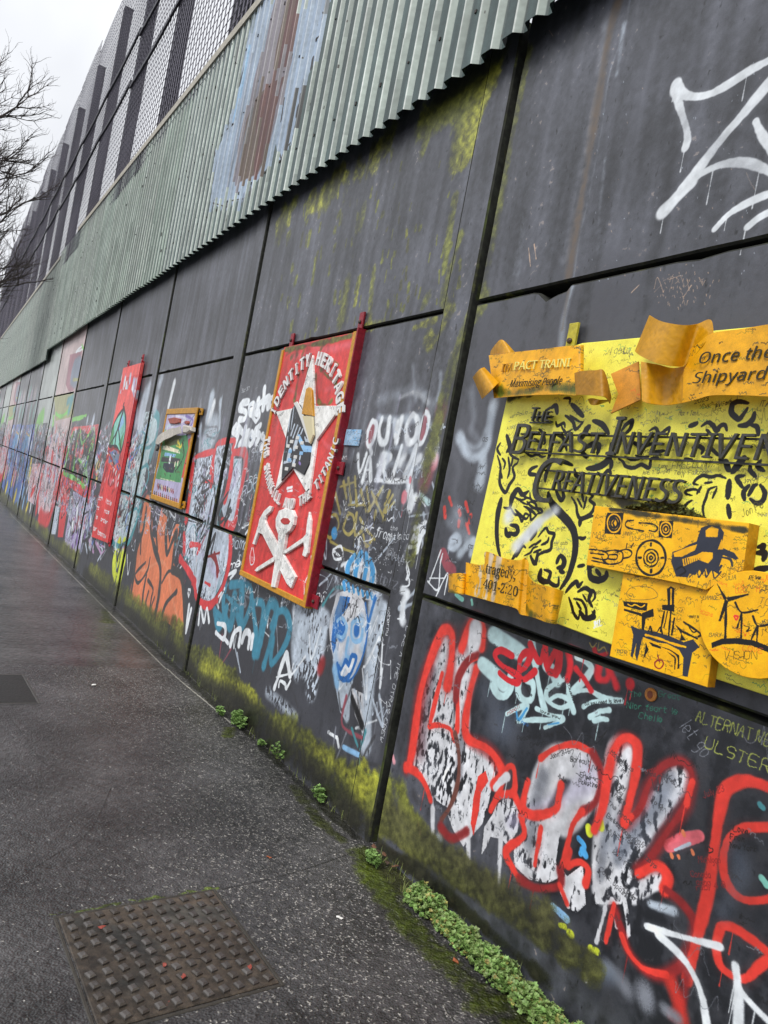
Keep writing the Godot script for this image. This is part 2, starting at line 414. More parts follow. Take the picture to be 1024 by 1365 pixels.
const PAINT_B := """
g pale 92 1 0.05 -2530 2129 -2470 2001 -2477 1949 -2380 1886
g pale 66 1 0.1 -2536 1911 -2454 1869 -2391 1885 -2377 1950
s pale 53 0.9 0.5 -2551 1919 -2481 1846 -2407 1827 -2345 1879 -2354 1986 -2355 2065
g grey 110 1 0.05 -2612 1879 -2508 1777 -2512 1673 -2434 1532
g pale 100 1 0.07 -2519 1537 -2421 1490 -2333 1459 -2486 1586
m moss 73 0.9 0.8 -2582 3697 -2578 3455 -2593 3237 -2592 2961 -2591 2684 -2588 2563
m moss 98 0.9 0.72 -2577 2561 -2666 2292 -2733 1848 -2743 1305
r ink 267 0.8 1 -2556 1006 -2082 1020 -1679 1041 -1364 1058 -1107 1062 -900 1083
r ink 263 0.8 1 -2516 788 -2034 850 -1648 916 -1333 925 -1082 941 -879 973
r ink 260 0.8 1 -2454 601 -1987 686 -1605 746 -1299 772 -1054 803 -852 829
g dred 171 1 0.04 -2424 509 -2446 759 -2416 1025 -2205 1112
m mossd 101 1 0.9 -2609 124 -2454 139 -2286 166 -2130 183 -1964 197 -1813 210 -1657 220 -1515 230 -1367 251
m moss 145 1 0.75 -2606 304 -2588 205 -2584 100
m moss 79 1 0.5 -2522 341 -2416 252 -2280 234
m mossr 95 1 0.8 -2586 153 -2369 156 -2179 173 -1984 186 -1812 204 -1655 215 -1514 224 -1364 241
m mossd 131 1 0.55 -2569 197 -2383 199 -2181 220 -1999 238 -1825 253 -1669 267 -1528 280
k algae 63 1 1 -2591 26 -2450 38 -2309 63 -2174 72 -2024 80 -1886 88 -1779 89 -1661 96 -1534 101
k algae 44 0.9 0.8 -2670 149 -2655 11
s pink 22 0.6 0.7 -2598 432 -2578 410
g pale 113 1 0.05 -3320 2099 -3120 2138 -2976 2158 -2859 2104 -2761 2053 -2731 2124
g pale 57 1 0.06 -3046 2280 -3002 2192 -2954 2090
g pale 45 1 0.09 -2777 2229 -2757 2165 -2758 2085
g pale 76 1 0.16 -3287 2008 -3073 1999 -2895 1998 -2716 1950
g white 57 1 0.07 -3111 2111 -2967 2132 -2821 2071
g pale 86 1 0.1 -3199 1760 -2996 1771 -2788 1757
g pale 57 1 0.13 -3150 1807 -3070 1853 -2884 1834 -2801 1797
s dpink 75 0.8 1 -3337 1954 -3328 1881
s white 27 0.75 1 -3341 1990 -3292 1972 -3286 1900 -3310 1854 -3348 1862 -3365 1935 -3341 1990
s white 37 0.75 0.7 -3318 1854 -3285 1810
s white 36 0.75 0.8 -3244 2004 -3253 1937 -3216 1879 -3161 1885 -3171 2008
s white 31 0.75 0.7 -3117 1990 -3080 1904
s white 34 0.75 0.7 -3053 2007 -3063 1879 -3086 1990
s white 36 0.75 0.8 -2961 2023 -2998 1956 -2950 1881 -2894 1908 -2906 1990 -2961 2023
s dpink 54 0.8 1 -2840 2022 -2831 1974 -2828 1901
s white 25 0.75 1 -2835 2030 -2800 2006 -2793 1942 -2815 1881 -2851 1884 -2864 1957 -2858 2014 -2835 2030
s dpink 66 1 0.6 -2709 2053 -2709 1990
s pink 51 0.7 1 -2691 1810 -2689 1774
s white 72 0.75 0.3 -2728 1863 -2694 1817
s dpink 71 1 0.6 -2717 1745 -2737 1681
s white 25 0.75 1 -3428 1800 -3374 1705 -3337 1808
s white 29 0.75 1 -3325 1654 -3299 1791 -3243 1669
s white 12 0.75 1 -3325 1718 -3258 1726
s white 61 0.75 0.7 -3172 1683 -3162 1806
s white 32 0.75 0.7 -3165 1815 -3091 1800 -3139 1755 -3101 1692
s white 26 0.75 1 -3004 1863 -3036 1709
s white 59 0.75 0.5 -2965 1814 -2996 1771
s white 37 0.75 0.8 -2925 1716 -2877 1867
s white 40 0.75 0.8 -2875 1719 -2857 1859
s white 27 0.75 0.7 -3201 1672 -3041 1679 -2879 1690
s white 41 0.75 0.5 -2806 1813 -2851 1778
s white 57 0.75 0.9 -2876 1703 -2846 1632 -2823 1585
s white 35 0.75 0.9 -2786 1621 -2810 1546
s rose 53 0.5 1 -2901 1623 -2897 1594
s white 27 0.75 1 -2852 1607 -2820 1553
s rose 23 0.7 0.7 -2878 1707 -2870 1687
t black 3 0.15 24 25 169 -3041 1905|and so on
t dgrey 2 0.15 5 19 102 -2769 1910|wer wee
t black 4 0.15 0 34 0 -3143 1833|Yo!
s aqua 28 0.7 0.7 -2748 1632 -2671 1600
s goldd 23 0.45 1 -3484 1661 -3409 1537
s goldd 23 0.45 1 -3414 1675 -3340 1525
s goldd 20 0.45 1 -3326 1608 -3225 1501
s goldd 21 0.45 1 -3272 1631 -3195 1513
s goldd 20 0.45 1 -3109 1644 -3208 1503
s goldd 17 0.45 1 -3212 1609 -3035 1479
s goldd 21 0.45 1 -3038 1624 -3061 1553
s goldd 20 0.45 1 -3002 1610 -3057 1519
s goldd 17 0.45 1 -2976 1578 -3040 1517
s goldd 13 0.45 1 -3429 1516 -3254 1534
s goldd 23 0.45 1 -3135 1511 -3131 1476
s goldd 22 0.45 1 -3533 1639 -3461 1550
s goldd 22 0.45 1 -3604 1566 -3504 1461
s goldd 14 0.45 1 -3561 1608 -3404 1648
s goldd 21 0.45 1 -3412 1471 -3352 1460 -3320 1400 -3368 1357 -3436 1385 -3412 1471
s goldd 19 0.45 1 -3660 1395 -3557 1446 -3494 1387 -3564 1311 -3661 1346
s goldd 21 0.45 1 -3323 1481 -3298 1366 -3227 1412 -3279 1459
s goldd 15 0.45 1 -3190 1407 -3092 1368
s goldd 14 0.45 1 -3557 1292 -3374 1273 -3263 1272 -3217 1244
s goldd 19 0.45 1 -3214 1378 -3160 1324 -3111 1374
t white 7 0.15 -4 47 309 -3256 1402|We'r from
t white 3 0.15 5 21 72 -2968 1436|the
t white 6 0.15 8 32 189 -2958 1389|Atlanta
o white 31 0.6 0.9 -2740 1473 -2695 1444 -2744 1409 -2732 1446
s white 32 0.5 1 -2680 1473 -2686 1417 -2694 1367
s white 20 0.5 1 -2759 1378 -2702 1394 -2674 1453
s white 22 0.6 1 -2668 1510 -2708 1484 -2708 1449 -2665 1462
s white 4 0.3 1 -3025 1276 -3021 1275
s white 4 0.3 1 -3057 1278 -3053 1277
s white 4 0.3 1 -3119 1352 -3114 1351
s white 4 0.3 1 -2824 1294 -2820 1293
s white 4 0.3 1 -2847 1325 -2843 1324
s white 4 0.3 1 -3006 1265 -3001 1264
s white 4 0.3 1 -3052 1281 -3047 1280
s white 4 0.3 1 -2791 1327 -2787 1326
s white 4 0.3 1 -2822 1316 -2818 1315
s white 4 0.3 1 -3070 1354 -3065 1353
s white 4 0.3 1 -3021 1343 -3016 1342
s white 4 0.3 1 -2832 1372 -2828 1371
s white 4 0.3 1 -2799 1302 -2795 1301
s white 4 0.3 1 -2873 1305 -2869 1304
s white 4 0.3 1 -2933 1302 -2928 1301
s white 4 0.3 1 -3077 1260 -3072 1259
s white 4 0.3 1 -2785 1315 -2781 1314
s white 4 0.3 1 -3022 1336 -3017 1335
s white 4 0.3 1 -2821 1396 -2817 1396
s white 4 0.3 1 -2831 1364 -2827 1363
s white 4 0.3 1 -2950 1354 -2946 1353
s white 4 0.3 1 -2957 1291 -2952 1290
s white 4 0.3 1 -3069 1318 -3065 1317
s white 4 0.3 1 -3086 1234 -3081 1234
s white 4 0.3 1 -3112 1309 -3107 1309
s white 4 0.3 1 -2934 1337 -2930 1336
s white 4 0.3 1 -2971 1376 -2967 1375
s white 4 0.3 1 -3016 1207 -3012 1207
s white 4 0.3 1 -2966 1299 -2962 1298
s white 4 0.3 1 -3004 1261 -3000 1260
s white 4 0.3 1 -2991 1309 -2987 1309
s white 4 0.3 1 -2929 1348 -2925 1347
s white 4 0.3 1 -2800 1330 -2796 1329
s white 4 0.3 1 -3035 1295 -3030 1294
s white 4 0.3 1 -2855 1349 -2851 1348
s white 4 0.3 1 -3006 1323 -3001 1322
s white 4 0.3 1 -3059 1308 -3055 1307
s white 4 0.3 1 -2871 1326 -2867 1325
s white 4 0.3 1 -2790 1291 -2786 1290
s white 4 0.3 1 -2790 1356 -2786 1355
s white 4 0.3 1 -3123 1310 -3119 1309
s white 4 0.3 1 -2820 1255 -2816 1254
s white 4 0.3 1 -2957 1271 -2953 1270
s white 4 0.3 1 -2837 1349 -2833 1349
s white 4 0.3 1 -3009 1293 -3005 1292
s white 4 0.3 1 -3060 1263 -3055 1263
s white 4 0.3 1 -2972 1283 -2968 1282
s white 4 0.3 1 -3122 1295 -3117 1295
s white 4 0.3 1 -3096 1263 -3091 1262
s white 4 0.3 1 -2972 1261 -2967 1260
s white 4 0.3 1 -2989 1231 -2984 1230
s white 4 0.3 1 -2949 1261 -2945 1261
s white 4 0.3 1 -3041 1290 -3037 1289
s white 4 0.3 1 -3058 1294 -3053 1293
s white 4 0.3 1 -2877 1322 -2873 1321
s white 4 0.3 1 -2941 1309 -2936 1308
s white 4 0.3 1 -3024 1286 -3019 1286
s white 4 0.3 1 -2930 1319 -2926 1318
s white 4 0.3 1 -2873 1410 -2869 1409
s white 4 0.3 1 -2930 1265 -2926 1265
t grey 7 0.15 0 52 231 -3020 1164|stoltz
s white 10 0.4 1 -2760 1307 -2719 1258 -2733 1227 -2731 1276
s white 8 0.4 1 -2722 1324 -2753 1287 -2703 1211 -2757 1187
g pale 40 1 0.25 -2727 1171 -2702 1114 -2709 1042
s white 50 0.6 0.6 -2753 1173 -2700 1163 -2723 1123 -2709 1042 -2693 1032
t white 5 0 -94 23 564 -2664 1018|LIKE A THE OTRAS CREW
t white 5 0 -79 26 141 -2840 1068|gobernu
t white 5 0 -59 25 162 -2908 1009|siu si
s white 7 0.4 1 -2747 1118 -2690 1060 -2744 1034
r grey 16 0.5 0.5 -2782 938 -2786 780 -2772 627 -2753 420
p pale 5 0.5 1 -3282 686 -3049 707 -3041 603 -3044 434 -3110 457 -3196 553
s offw 14 0.5 1 -3363 1023 -3217 1069 -3073 1030 -3007 931 -2999 813 -3030 705 -3084 635 -3159 624 -3246 672 -3326 755 -3379 855 -3363 1023
f offw 5 0.5 1 -3363 1023 -3217 1069 -3073 1030 -3007 931 -2999 813 -3030 705 -3084 635 -3159 624 -3246 672 -3326 755 -3379 855
g lblue 106 1 0.1 -3334 948 -3312 807 -3185 651 -3082 959 -3012 809
f blue 5 0.7 1 -3328 1021 -3223 1036 -3228 981 -3276 929 -3293 844 -3277 752 -3290 716 -3332 769 -3354 894
s blue 84 0.5 1 -3262 876 -3242 841
s lblue 22 0.4 1 -3310 888 -3271 914 -3203 883 -3219 823 -3282 815
s blue 62 0.5 1 -3103 900 -3096 881
s lblue 23 0.4 1 -3156 910 -3119 942 -3056 927 -3041 862 -3096 832 -3141 851 -3156 910
s blue 13 0.5 1 -3064 1040 -3002 933 -2993 811 -3024 703 -3076 632 -3156 619
s lblue 22 0.5 1 -3164 830 -3157 745 -3095 747
s blue 25 0.5 1 -3228 678 -3180 621 -3113 629 -3069 694 -3054 759 -3098 754 -3110 705 -3152 716 -3173 662 -3208 668
s white 21 0.4 1 -3165 641 -3141 688 -3099 677 -3079 737
s lblue 44 0.8 0.7 -3249 647 -3187 572
p offw 5 0.6 1 -2925 611 -3041 603 -2968 491 -2875 436 -2845 433
s black 36 0.6 0.7 -3025 562 -2884 462
o pale 128 0.7 0.9 -3821 855 -3703 724 -3604 559
o pale 98 0.7 0.9 -3603 628 -3590 873
o pale 107 0.7 0.9 -3443 873 -3449 621 -3453 453
o pale 109 0.7 0.9 -2978 1074 -2917 865 -2883 654 -2809 389
o pale 43 0.7 0.9 -3058 567 -3038 451
o pale 73 0.7 0.9 -2891 1063 -2868 922
s blue 29 0.5 0.5 -2983 1088 -3007 916
s dred 65 0.7 0.6 -3384 640 -3398 587
s white 31 0.3 1 -3908 323 -3862 465 -3829 565 -3728 452
s white 14 0.3 1 -3908 392 -3742 465
s white 22 0.3 1 -3853 350 -3848 387 -3777 392 -3752 373 -3717 429
p offw 6 0.5 1 -3334 1116 -3349 1191 -3294 1254 -3192 1292 -3082 1269 -3023 1215 -3002 1148 -3105 1144
s azure 42 0.5 1 -3298 1132 -3306 1198 -3261 1256
s azure 43 0.5 1 -3217 1139 -3221 1213 -3201 1274
s azure 42 0.5 1 -3123 1148 -3124 1213 -3153 1274
s azure 39 0.5 1 -3047 1155 -3055 1209 -3097 1258
p offw 6 0.5 1 -3367 1110 -3215 1089 -2986 1111 -2987 1072 -3134 1048 -3328 1075
s azure 25 0.4 1 -3320 1097 -3295 1068
s azure 25 0.4 1 -3268 1097 -3244 1070
s azure 24 0.4 1 -3217 1097 -3195 1072
s azure 23 0.4 1 -3168 1097 -3146 1073
s azure 23 0.4 1 -3120 1097 -3099 1075
s azure 22 0.4 1 -3073 1097 -3053 1077
s azure 22 0.4 1 -3026 1097 -3008 1079
s white 15 0.4 1 -3506 1252 -3426 1282 -3387 1227 -3469 1205 -3503 1244 -3404 1224
s azure 53 0.4 1 -3534 1351 -3520 1335
g grey 117 1 0.08 -3430 1107 -3302 961 -3471 835
s white 57 0.4 1 -5255 2141 -5382 2132 -5415 2091 -5264 2057 -5266 2008 -5383 2001
s white 43 0.4 1 -5205 2068 -5103 2090 -5152 2127 -5223 2104 -5172 2039 -5054 2054
s white 62 0.4 1 -5057 2148 -5018 2042 -5047 2101 -4975 2139
s white 69 0.4 1 -4981 2238 -4932 2088 -4931 2133 -4866 2154 -4839 2097
s white 47 0.4 1 -4774 2163 -4846 2149 -4810 2097 -4742 2118 -4763 2163
s white 40 0.4 1 -5020 1984 -5124 2032 -5101 2062 -5042 2043 -5003 2061 -4979 2024 -5020 1984
s white 64 0.4 1 -5389 1947 -5219 1876 -5280 1803 -5135 1901 -5139 1783
s white 82 0.4 1 -5216 1936 -5183 1805
s white 50 0.4 1 -5072 1902 -5124 1854 -5057 1809 -5000 1857 -5072 1902
s white 54 0.4 1 -4919 1961 -5004 1915 -4910 1882 -4942 1824
s white 64 0.4 1 -4852 1883 -4746 1840 -4752 1973 -4746 1818 -4826 1793
s white 53 0.4 1 -5430 1959 -5473 1909 -5351 1874 -5375 1788
t white 6 0.15 5 29 153 -5441 2220|Sat 37
t white 7 0.15 17 59 268 -4992 1741|gone
t grey 9 0.15 22 59 279 -5008 1648|Hop
t white 7 0.15 10 41 310 -5042 1529|Loni
t pale 11 0.15 23 69 283 -5016 1414|RDP
t grey 9 0.15 42 58 302 -4868 1246|family
s white 15 0.4 1 -4904 1196 -4698 1267 -4825 1161 -4664 1315
t pale 12 0.15 3 83 345 -5066 1034|pama
t white 14 0.15 17 60 351 -5110 838|ome
s white 28 0.4 1 -5031 817 -4868 882 -4947 810
s tealb 82 0.6 1 -5027 748 -4973 585 -4779 494 -4811 712
s tealb 42 0.6 1 -5115 529 -4779 494
s tealb 42 0.6 1 -4957 681 -4713 643
s tealb 57 0.6 1 -4925 768 -4600 832 -4494 736 -4572 545 -4709 600
s tealb 83 0.6 1 -4703 801 -4608 558
s tealb 71 0.6 1 -4513 774 -4326 564 -4287 430
s tealb 67 0.6 1 -4418 752 -4278 741 -4240 443
s tealb 65 0.6 1 -4220 510 -4208 757 -4152 800 -4078 767 -4078 588 -4114 398
s tealb 54 0.6 1 -4056 594 -4013 448 -3872 604 -3857 722 -3957 794 -4078 747 -4112 659
s tealb 73 0.6 1 -5152 532 -4995 440 -4913 598
s white 38 0.4 1 -5037 453 -4877 469 -4862 382 -5034 384
s white 29 0.4 1 -4868 392 -4761 375
s white 46 0.4 1 -4716 376 -4686 472 -4588 519 -4566 416
s white 44 0.4 1 -4523 449 -4501 520 -4420 530 -4403 439
s white 49 0.4 1 -4354 453 -4366 533
s white 35 0.4 1 -3881 420 -3841 536 -3738 454
o pale 101 0.8 0.8 -3801 849 -3745 619 -3647 491
o pale 100 0.8 0.8 -3678 858 -3639 667
o pale 93 0.8 0.8 -3575 900 -3516 664 -3541 533
o pale 93 0.8 0.8 -3497 900 -3458 663
r grey 148 0.7 0.25 -2813 2505 -2791 1700 -2755 1013 -2730 367
m moss 69 0.9 0.75 -2819 2906 -2843 2790 -2871 2683 -2870 2579 -2797 2541
m ymoss 84 0.9 0.82 -2794 2531 -2827 2442 -2930 2368 -2952 2437
m ymoss 42 0.9 0.75 -3099 2473 -3034 2485 -2908 2499
m moss 111 0.8 0.55 -3942 2888 -3931 2732 -3924 2589
m ymoss 43 0.8 0.7 -3792 2862 -3796 2690
m ymoss 33 0.8 0.75 -3353 3048 -3344 3004
m moss 69 0.9 0.45 -3649 2893 -3575 2570
m moss 54 0.9 0.6 -2919 2738 -2947 3031 -2945 3126
m moss 49 0.9 0.5 -3973 3287 -3939 3006
m moss 52 0.9 0.5 -3626 2532 -3326 2551
m ymoss 38 0.8 0.6 -3575 2570 -3536 2522
m moss 59 0.9 0.5 -3017 2639 -3061 2567
m ymoss 154 0.9 0.75 -3890 3600 -3923 3531
m ymoss 71 0.9 0.7 -4235 3603 -4370 3610
m ymoss 92 0.8 0.7 -4110 3607 -4096 3541
m moss 138 1 0.8 -3817 3655 -3778 3701 -3720 3738
m moss 102 0.9 0.45 -4217 3555 -4202 3404
m moss 87 0.9 0.6 -5286 3661 -5193 3587
m moss 97 0.9 0.6 -5045 3648 -5282 3584
m moss 95 0.9 0.6 -3928 3332 -3928 3172
m ymoss 197 0.8 0.95 -2841 3670 -2873 3623 -2922 3519 -2949 3447 -2957 3368 -2992 3316
m moss 193 1 0.75 -2969 3682 -3216 3650 -3397 3626
m moss 103 0.9 0.55 -3023 3640 -3041 3479 -3022 3305
m moss 114 1 0.7 -2778 3762 -2857 3727 -3013 3720 -3222 3729
m ymoss 127 0.8 1 -2821 3652 -2849 3593 -2895 3510 -2927 3429 -2926 3316
m ymoss 54 0.8 1 -2893 3529 -2913 3434 -2930 3277
m moss 84 0.9 0.6 -3323 3578 -3339 3448
m moss 67 0.9 0.6 -2618 3692 -2618 3540
k algae 95 0.9 0.6 -2751 3770 -2896 3753 -3089 3751 -3302 3749
m moss 24 0.8 0.6 -4430 3181 -4407 3093
m moss 13 0.8 0.6 -3704 2917 -3702 2884
m moss 11 0.8 0.6 -3221 3044 -3230 3013
m moss 20 0.8 1 -2765 2682 -2761 2628
m mossd 20 0.8 1 -5221 3568 -5204 3489
m moss 33 0.8 0.8 -4092 2817 -4073 2743
m moss 38 0.8 1 -4246 3364 -4261 3346
m moss 43 0.8 1 -4637 2887 -4634 2802
m moss 13 0.8 0.6 -3582 3366 -3593 3340
m moss 21 0.8 0.8 -5308 3547 -5289 3457
m moss 11 0.8 1 -3144 3358 -3149 3326
m moss 27 0.8 1 -3216 3034 -3221 3015
m mossd 12 0.8 1 -3728 3553 -3725 3531
m moss 15 0.8 1 -2918 2770 -2929 2753
m moss 13 0.8 0.8 -3737 2741 -3732 2670
m moss 22 0.8 0.6 -3857 3424 -3856 3357
m moss 14 0.8 0.8 -2932 2936 -2923 2891
m moss 14 0.8 0.6 -2960 2750 -2945 2681
m moss 24 0.8 0.8 -3226 2730 -3220 2683
m mossd 11 0.8 0.6 -3224 3126 -3224 3095
m mossd 11 0.8 0.8 -3236 3060 -3236 3011
m mossd 21 0.8 0.6 -3668 3228 -3670 3184
m mossd 13 0.8 0.6 -4025 3393 -4004 3307
m moss 32 0.8 0.8 -3649 3217 -3659 3197
m moss 16 0.8 1 -3328 2685 -3312 2616
m moss 34 0.8 0.6 -5243 3458 -5233 3356
m moss 16 0.8 1 -4356 2599 -4344 2545
m mossd 28 0.8 1 -4473 3152 -4475 3083
m moss 18 0.8 1 -4515 3361 -4519 3303
m moss 19 0.8 0.8 -2782 2767 -2774 2711
m mossd 23 0.8 0.8 -3944 3206 -3943 3148
m moss 31 0.8 0.8 -4000 3143 -3984 3088
m moss 12 0.8 1 -3506 2969 -3510 2925
m moss 17 0.8 0.6 -4870 3583 -4844 3483
m mossd 34 0.8 0.6 -4123 3429 -4113 3372
m moss 11 0.8 0.8 -3262 3056 -3277 3039
m mossd 46 0.8 0.8 -4846 2886 -4844 2853
m mossd 20 0.8 0.6 -2857 2802 -2850 2768
m moss 12 0.8 0.6 -3357 3197 -3363 3155
m moss 23 0.8 0.8 -4071 3153 -4068 3098
m moss 9 0.8 0.8 -3042 2948 -3033 2895
m moss 8 0.8 0.6 -2774 2568 -2762 2510
m mossd 38 0.8 1 -4590 3507 -4566 3420
m mossd 25 0.8 1 -3318 2985 -3307 2919
m moss 18 0.8 0.8 -3411 2601 -3410 2536
m moss 26 0.8 1 -3407 2661 -3397 2610
m moss 12 0.8 0.6 -3490 2849 -3487 2779
m mossd 12 0.8 0.8 -3490 3231 -3490 3183
m mossd 22 0.8 0.6 -2882 2765 -2882 2714
m moss 27 0.8 1 -4479 3022 -4472 2935
m moss 10 0.8 1 -3074 2861 -3076 2813
m mossd 24 0.8 0.8 -3282 2830 -3267 2756
m moss 10 0.8 0.6 -3355 2689 -3347 2644
m mossd 16 0.8 0.8 -3142 2706 -3142 2652
m moss 16 0.8 0.8 -4255 3277 -4253 3228
m moss 16 0.8 0.8 -3003 3157 -3011 3133
m moss 30 0.8 0.8 -3606 2719 -3621 2696
m moss 44 0.8 0.8 -4874 3137 -4867 3098
m moss 25 0.8 0.6 -3267 2630 -3263 2588
m moss 45 0.8 0.8 -4752 3432 -4774 3408
m mossd 16 0.8 1 -4430 3555 -4417 3461
m moss 26 0.8 0.8 -3262 3034 -3264 3017
m moss 11 0.8 0.6 -3447 2951 -3444 2922
m mossd 10 0.8 1 -2995 3250 -3000 3223
m moss 19 0.8 1 -3552 3481 -3548 3430
m moss 38 0.8 0.6 -4151 3024 -4159 3004
m moss 43 0.8 1 -4667 3334 -4661 3243
m moss 34 0.8 0.6 -4020 2818 -4011 2736
m moss 8 0.8 1 -2749 2655 -2745 2626
m moss 23 0.8 0.8 -2899 2873 -2908 2852
m moss 17 0.8 0.8 -3460 2910 -3443 2850
m moss 19 0.8 1 -5045 3096 -5035 3050
m moss 19 0.8 0.8 -4792 2889 -4810 2853
m mossd 11 0.8 1 -3149 2573 -3156 2552
m moss 36 0.8 0.6 -4246 3016 -4234 2952
m mossd 18 0.8 1 -3459 3143 -3455 3106
m moss 33 0.8 1 -4962 2931 -4972 2901
m moss 12 0.8 0.6 -3396 2606 -3403 2583
m mossd 13 0.8 1 -3783 3376 -3785 3321
m moss 12 0.8 1 -3505 3084 -3500 3021
m moss 8 0.8 0.8 -2794 2629 -2784 2587
m moss 44 0.8 0.6 -5049 3424 -5032 3365
m moss 15 0.8 0.6 -4080 2587 -4076 2518
m moss 10 0.8 1 -2945 3321 -2951 3281
m mossd 13 0.8 1 -3755 2614 -3756 2565
m moss 17 0.8 0.6 -4850 2901 -4817 2801
m mossd 13 0.8 1 -2930 3103 -2920 3056
m moss 28 0.8 0.8 -3424 2940 -3439 2918
m moss 13 0.8 0.6 -3700 3182 -3697 3131
m moss 8 0.8 1 -2773 2684 -2770 2619
m moss 21 0.8 1 -3746 3305 -3750 3246
m mossd 20 0.8 0.6 -3567 3113 -3583 3090
m moss 38 0.8 0.8 -4219 3149 -4222 3111
m moss 14 0.8 0.8 -2935 2602 -2931 2575
m moss 12 0.8 0.6 -3381 2794 -3389 2777
m moss 26 0.8 0.8 -3233 2609 -3234 2580
m moss 13 0.8 0.8 -3993 3302 -3985 3255
m moss 21 0.8 0.8 -2794 2791 -2795 2749
m moss 23 0.8 1 -4229 3351 -4215 3277
m moss 37 0.8 0.8 -4297 2672 -4285 2600
m moss 20 0.8 0.8 -4852 3605 -4855 3575
m moss 20 0.8 0.8 -3819 2866 -3807 2804
m moss 15 0.8 1 -2963 2875 -2964 2816
m mossd 24 0.8 1 -3961 3558 -3966 3504
m mossd 18 0.8 1 -4714 3322 -4702 3241
m mossd 11 0.8 1 -3303 2820 -3312 2793
m mossd 14 0.8 1 -4201 3354 -4185 3268
m moss 22 0.8 0.6 -3822 2835 -3823 2770
m mossd 45 0.8 0.8 -4797 3354 -4791 3258
m moss 16 0.8 0.8 -3103 2685 -3104 2630
m moss 27 0.8 1 -3348 2611 -3353 2571
m moss 29 0.8 0.8 -3688 3598 -3679 3526
m moss 9 0.8 0.6 -2804 2642 -2803 2589
m moss 27 0.8 0.6 -4271 3275 -4277 3239
m mossd 25 0.8 1 -3311 2754 -3304 2710
m mossd 21 0.8 0.6 -4965 3168 -4968 3147
m mossd 20 0.8 0.8 -3585 2675 -3584 2642
m mossd 24 0.8 0.6 -3205 2654 -3201 2624
m moss 43 0.8 0.6 -5090 3406 -5058 3315
m moss 24 0.8 1 -4499 3112 -4472 3025
m moss 45 0.8 0.8 -4684 2690 -4688 2632
m moss 47 0.8 0.8 -4763 3034 -4772 2975
m mossd 21 0.8 0.8 -3984 2865 -3971 2803
m moss 27 0.8 0.6 -3577 2982 -3560 2906
m moss 17 0.8 1 -4422 2588 -4428 2542
m mossd 18 0.8 0.8 -4633 2887 -4646 2863
m mossd 31 0.8 0.6 -4807 2579 -4804 2509
m moss 42 0.9 0.8 -4818 3578 -4791 3450
m ymoss 40 0.9 0.8 -4302 3678 -4309 3638
m mossd 70 0.9 0.8 -4660 3592 -4644 3492
m mossd 32 0.9 0.8 -4055 3621 -4032 3505
m moss 64 0.9 0.8 -4457 3671 -4436 3560
m mossd 49 0.9 0.8 -3787 3718 -3763 3599
m ymoss 103 0.9 0.8 -4744 3610 -4732 3518
m ymoss 74 0.9 0.8 -3932 3682 -3914 3578
m ymoss 93 0.9 0.8 -5258 3594 -5264 3540
m ymoss 82 0.9 0.8 -4102 3692 -4092 3611
m moss 67 0.9 0.8 -4428 3591 -4423 3520
m mossd 40 0.9 0.8 -4348 3638 -4353 3591
m ymoss 70 0.9 0.8 -4430 3681 -4433 3631
m ymoss 112 0.9 0.8 -4749 3607 -4753 3556
m ymoss 70 0.9 0.8 -4476 3621 -4475 3561
m moss 93 0.9 0.8 -4532 3614 -4513 3508
m moss 117 0.9 0.8 -5285 3535 -5253 3397
m ymoss 56 0.9 0.8 -5357 3583 -5365 3532
m ymoss 92 0.9 0.8 -5302 3555 -5303 3489
m moss 65 0.9 0.8 -4541 3648 -4520 3535
m ymoss 46 0.9 0.8 -5129 3609 -5104 3487
m ymoss 49 0.9 0.8 -3784 3692 -3766 3588
m moss 82 0.9 0.8 -5186 3559 -5165 3447
m moss 63 0.9 0.8 -4394 3615 -4376 3512
m mossd 81 0.9 0.8 -3938 3725 -3937 3669
m moss 57 0.9 0.8 -4022 3620 -4017 3551
m moss 41 0.9 0.8 -4409 3590 -4415 3546
m ymoss 98 0.9 0.8 -4578 3598 -4569 3516
m moss 74 0.9 0.8 -3745 3662 -3742 3604
m ymoss 35 0.9 0.8 -4343 3605 -4317 3480
m ymoss 54 0.9 0.8 -3864 3707 -3861 3646
m ymoss 99 0.9 0.8 -4324 3687 -4331 3647
m mossd 64 0.9 0.8 -4322 3696 -4316 3622
m ymoss 57 0.9 0.8 -4046 3619 -4036 3537
m moss 91 0.9 0.8 -4503 3595 -4476 3470
m ymoss 63 0.9 0.8 -4414 3669 -4395 3565
m mossd 117 0.9 0.8 -5262 3564 -5235 3437
m mossd 89 0.9 0.8 -4403 3681 -4384 3575
m mossd 50 0.9 0.8 -3813 3696 -3795 3595
m mossd 74 0.9 0.8 -4735 3644 -4730 3569
m moss 155 1 0.9 -5640 82 -5113 92 -4661 101 -4331 127 -4029 134 -3795 126 -3513 146 -3296 165 -3033 179 -2852 182 -2682 173
m ymoss 123 1 0.8 -5196 113 -4806 140 -4461 165 -4145 170
m ymoss 73 1 0.75 -3308 192 -3011 203 -2751 212 -2698 292
m ymoss 80 1 0.7 -2787 312 -2780 142
m moss 109 0.9 0.6 -3551 233 -3757 140 -3388 210
k algae 154 1 1 -5457 -82 -4800 13 -4235 42 -3804 51 -3398 58 -3052 63 -2744 44
k algae 119 1 1 -5121 -137 -4346 -58 -3769 -25
o white 22 0.5 0.8 -3186 319 -3090 325
s lblue 26 0.6 0.7 -3020 306 -2850 329
o white 25 0.4 0.7 -3090 325 -3061 290
o pale 67 0.9 0.4 -4001 274 -3564 263
p paleb 6 0.6 1 -6249 1668 -5825 1725 -5701 1787 -5493 1819 -5432 1686 -5458 1481 -5483 1344 -5546 1183 -5617 1123 -6185 1108 -6239 1347
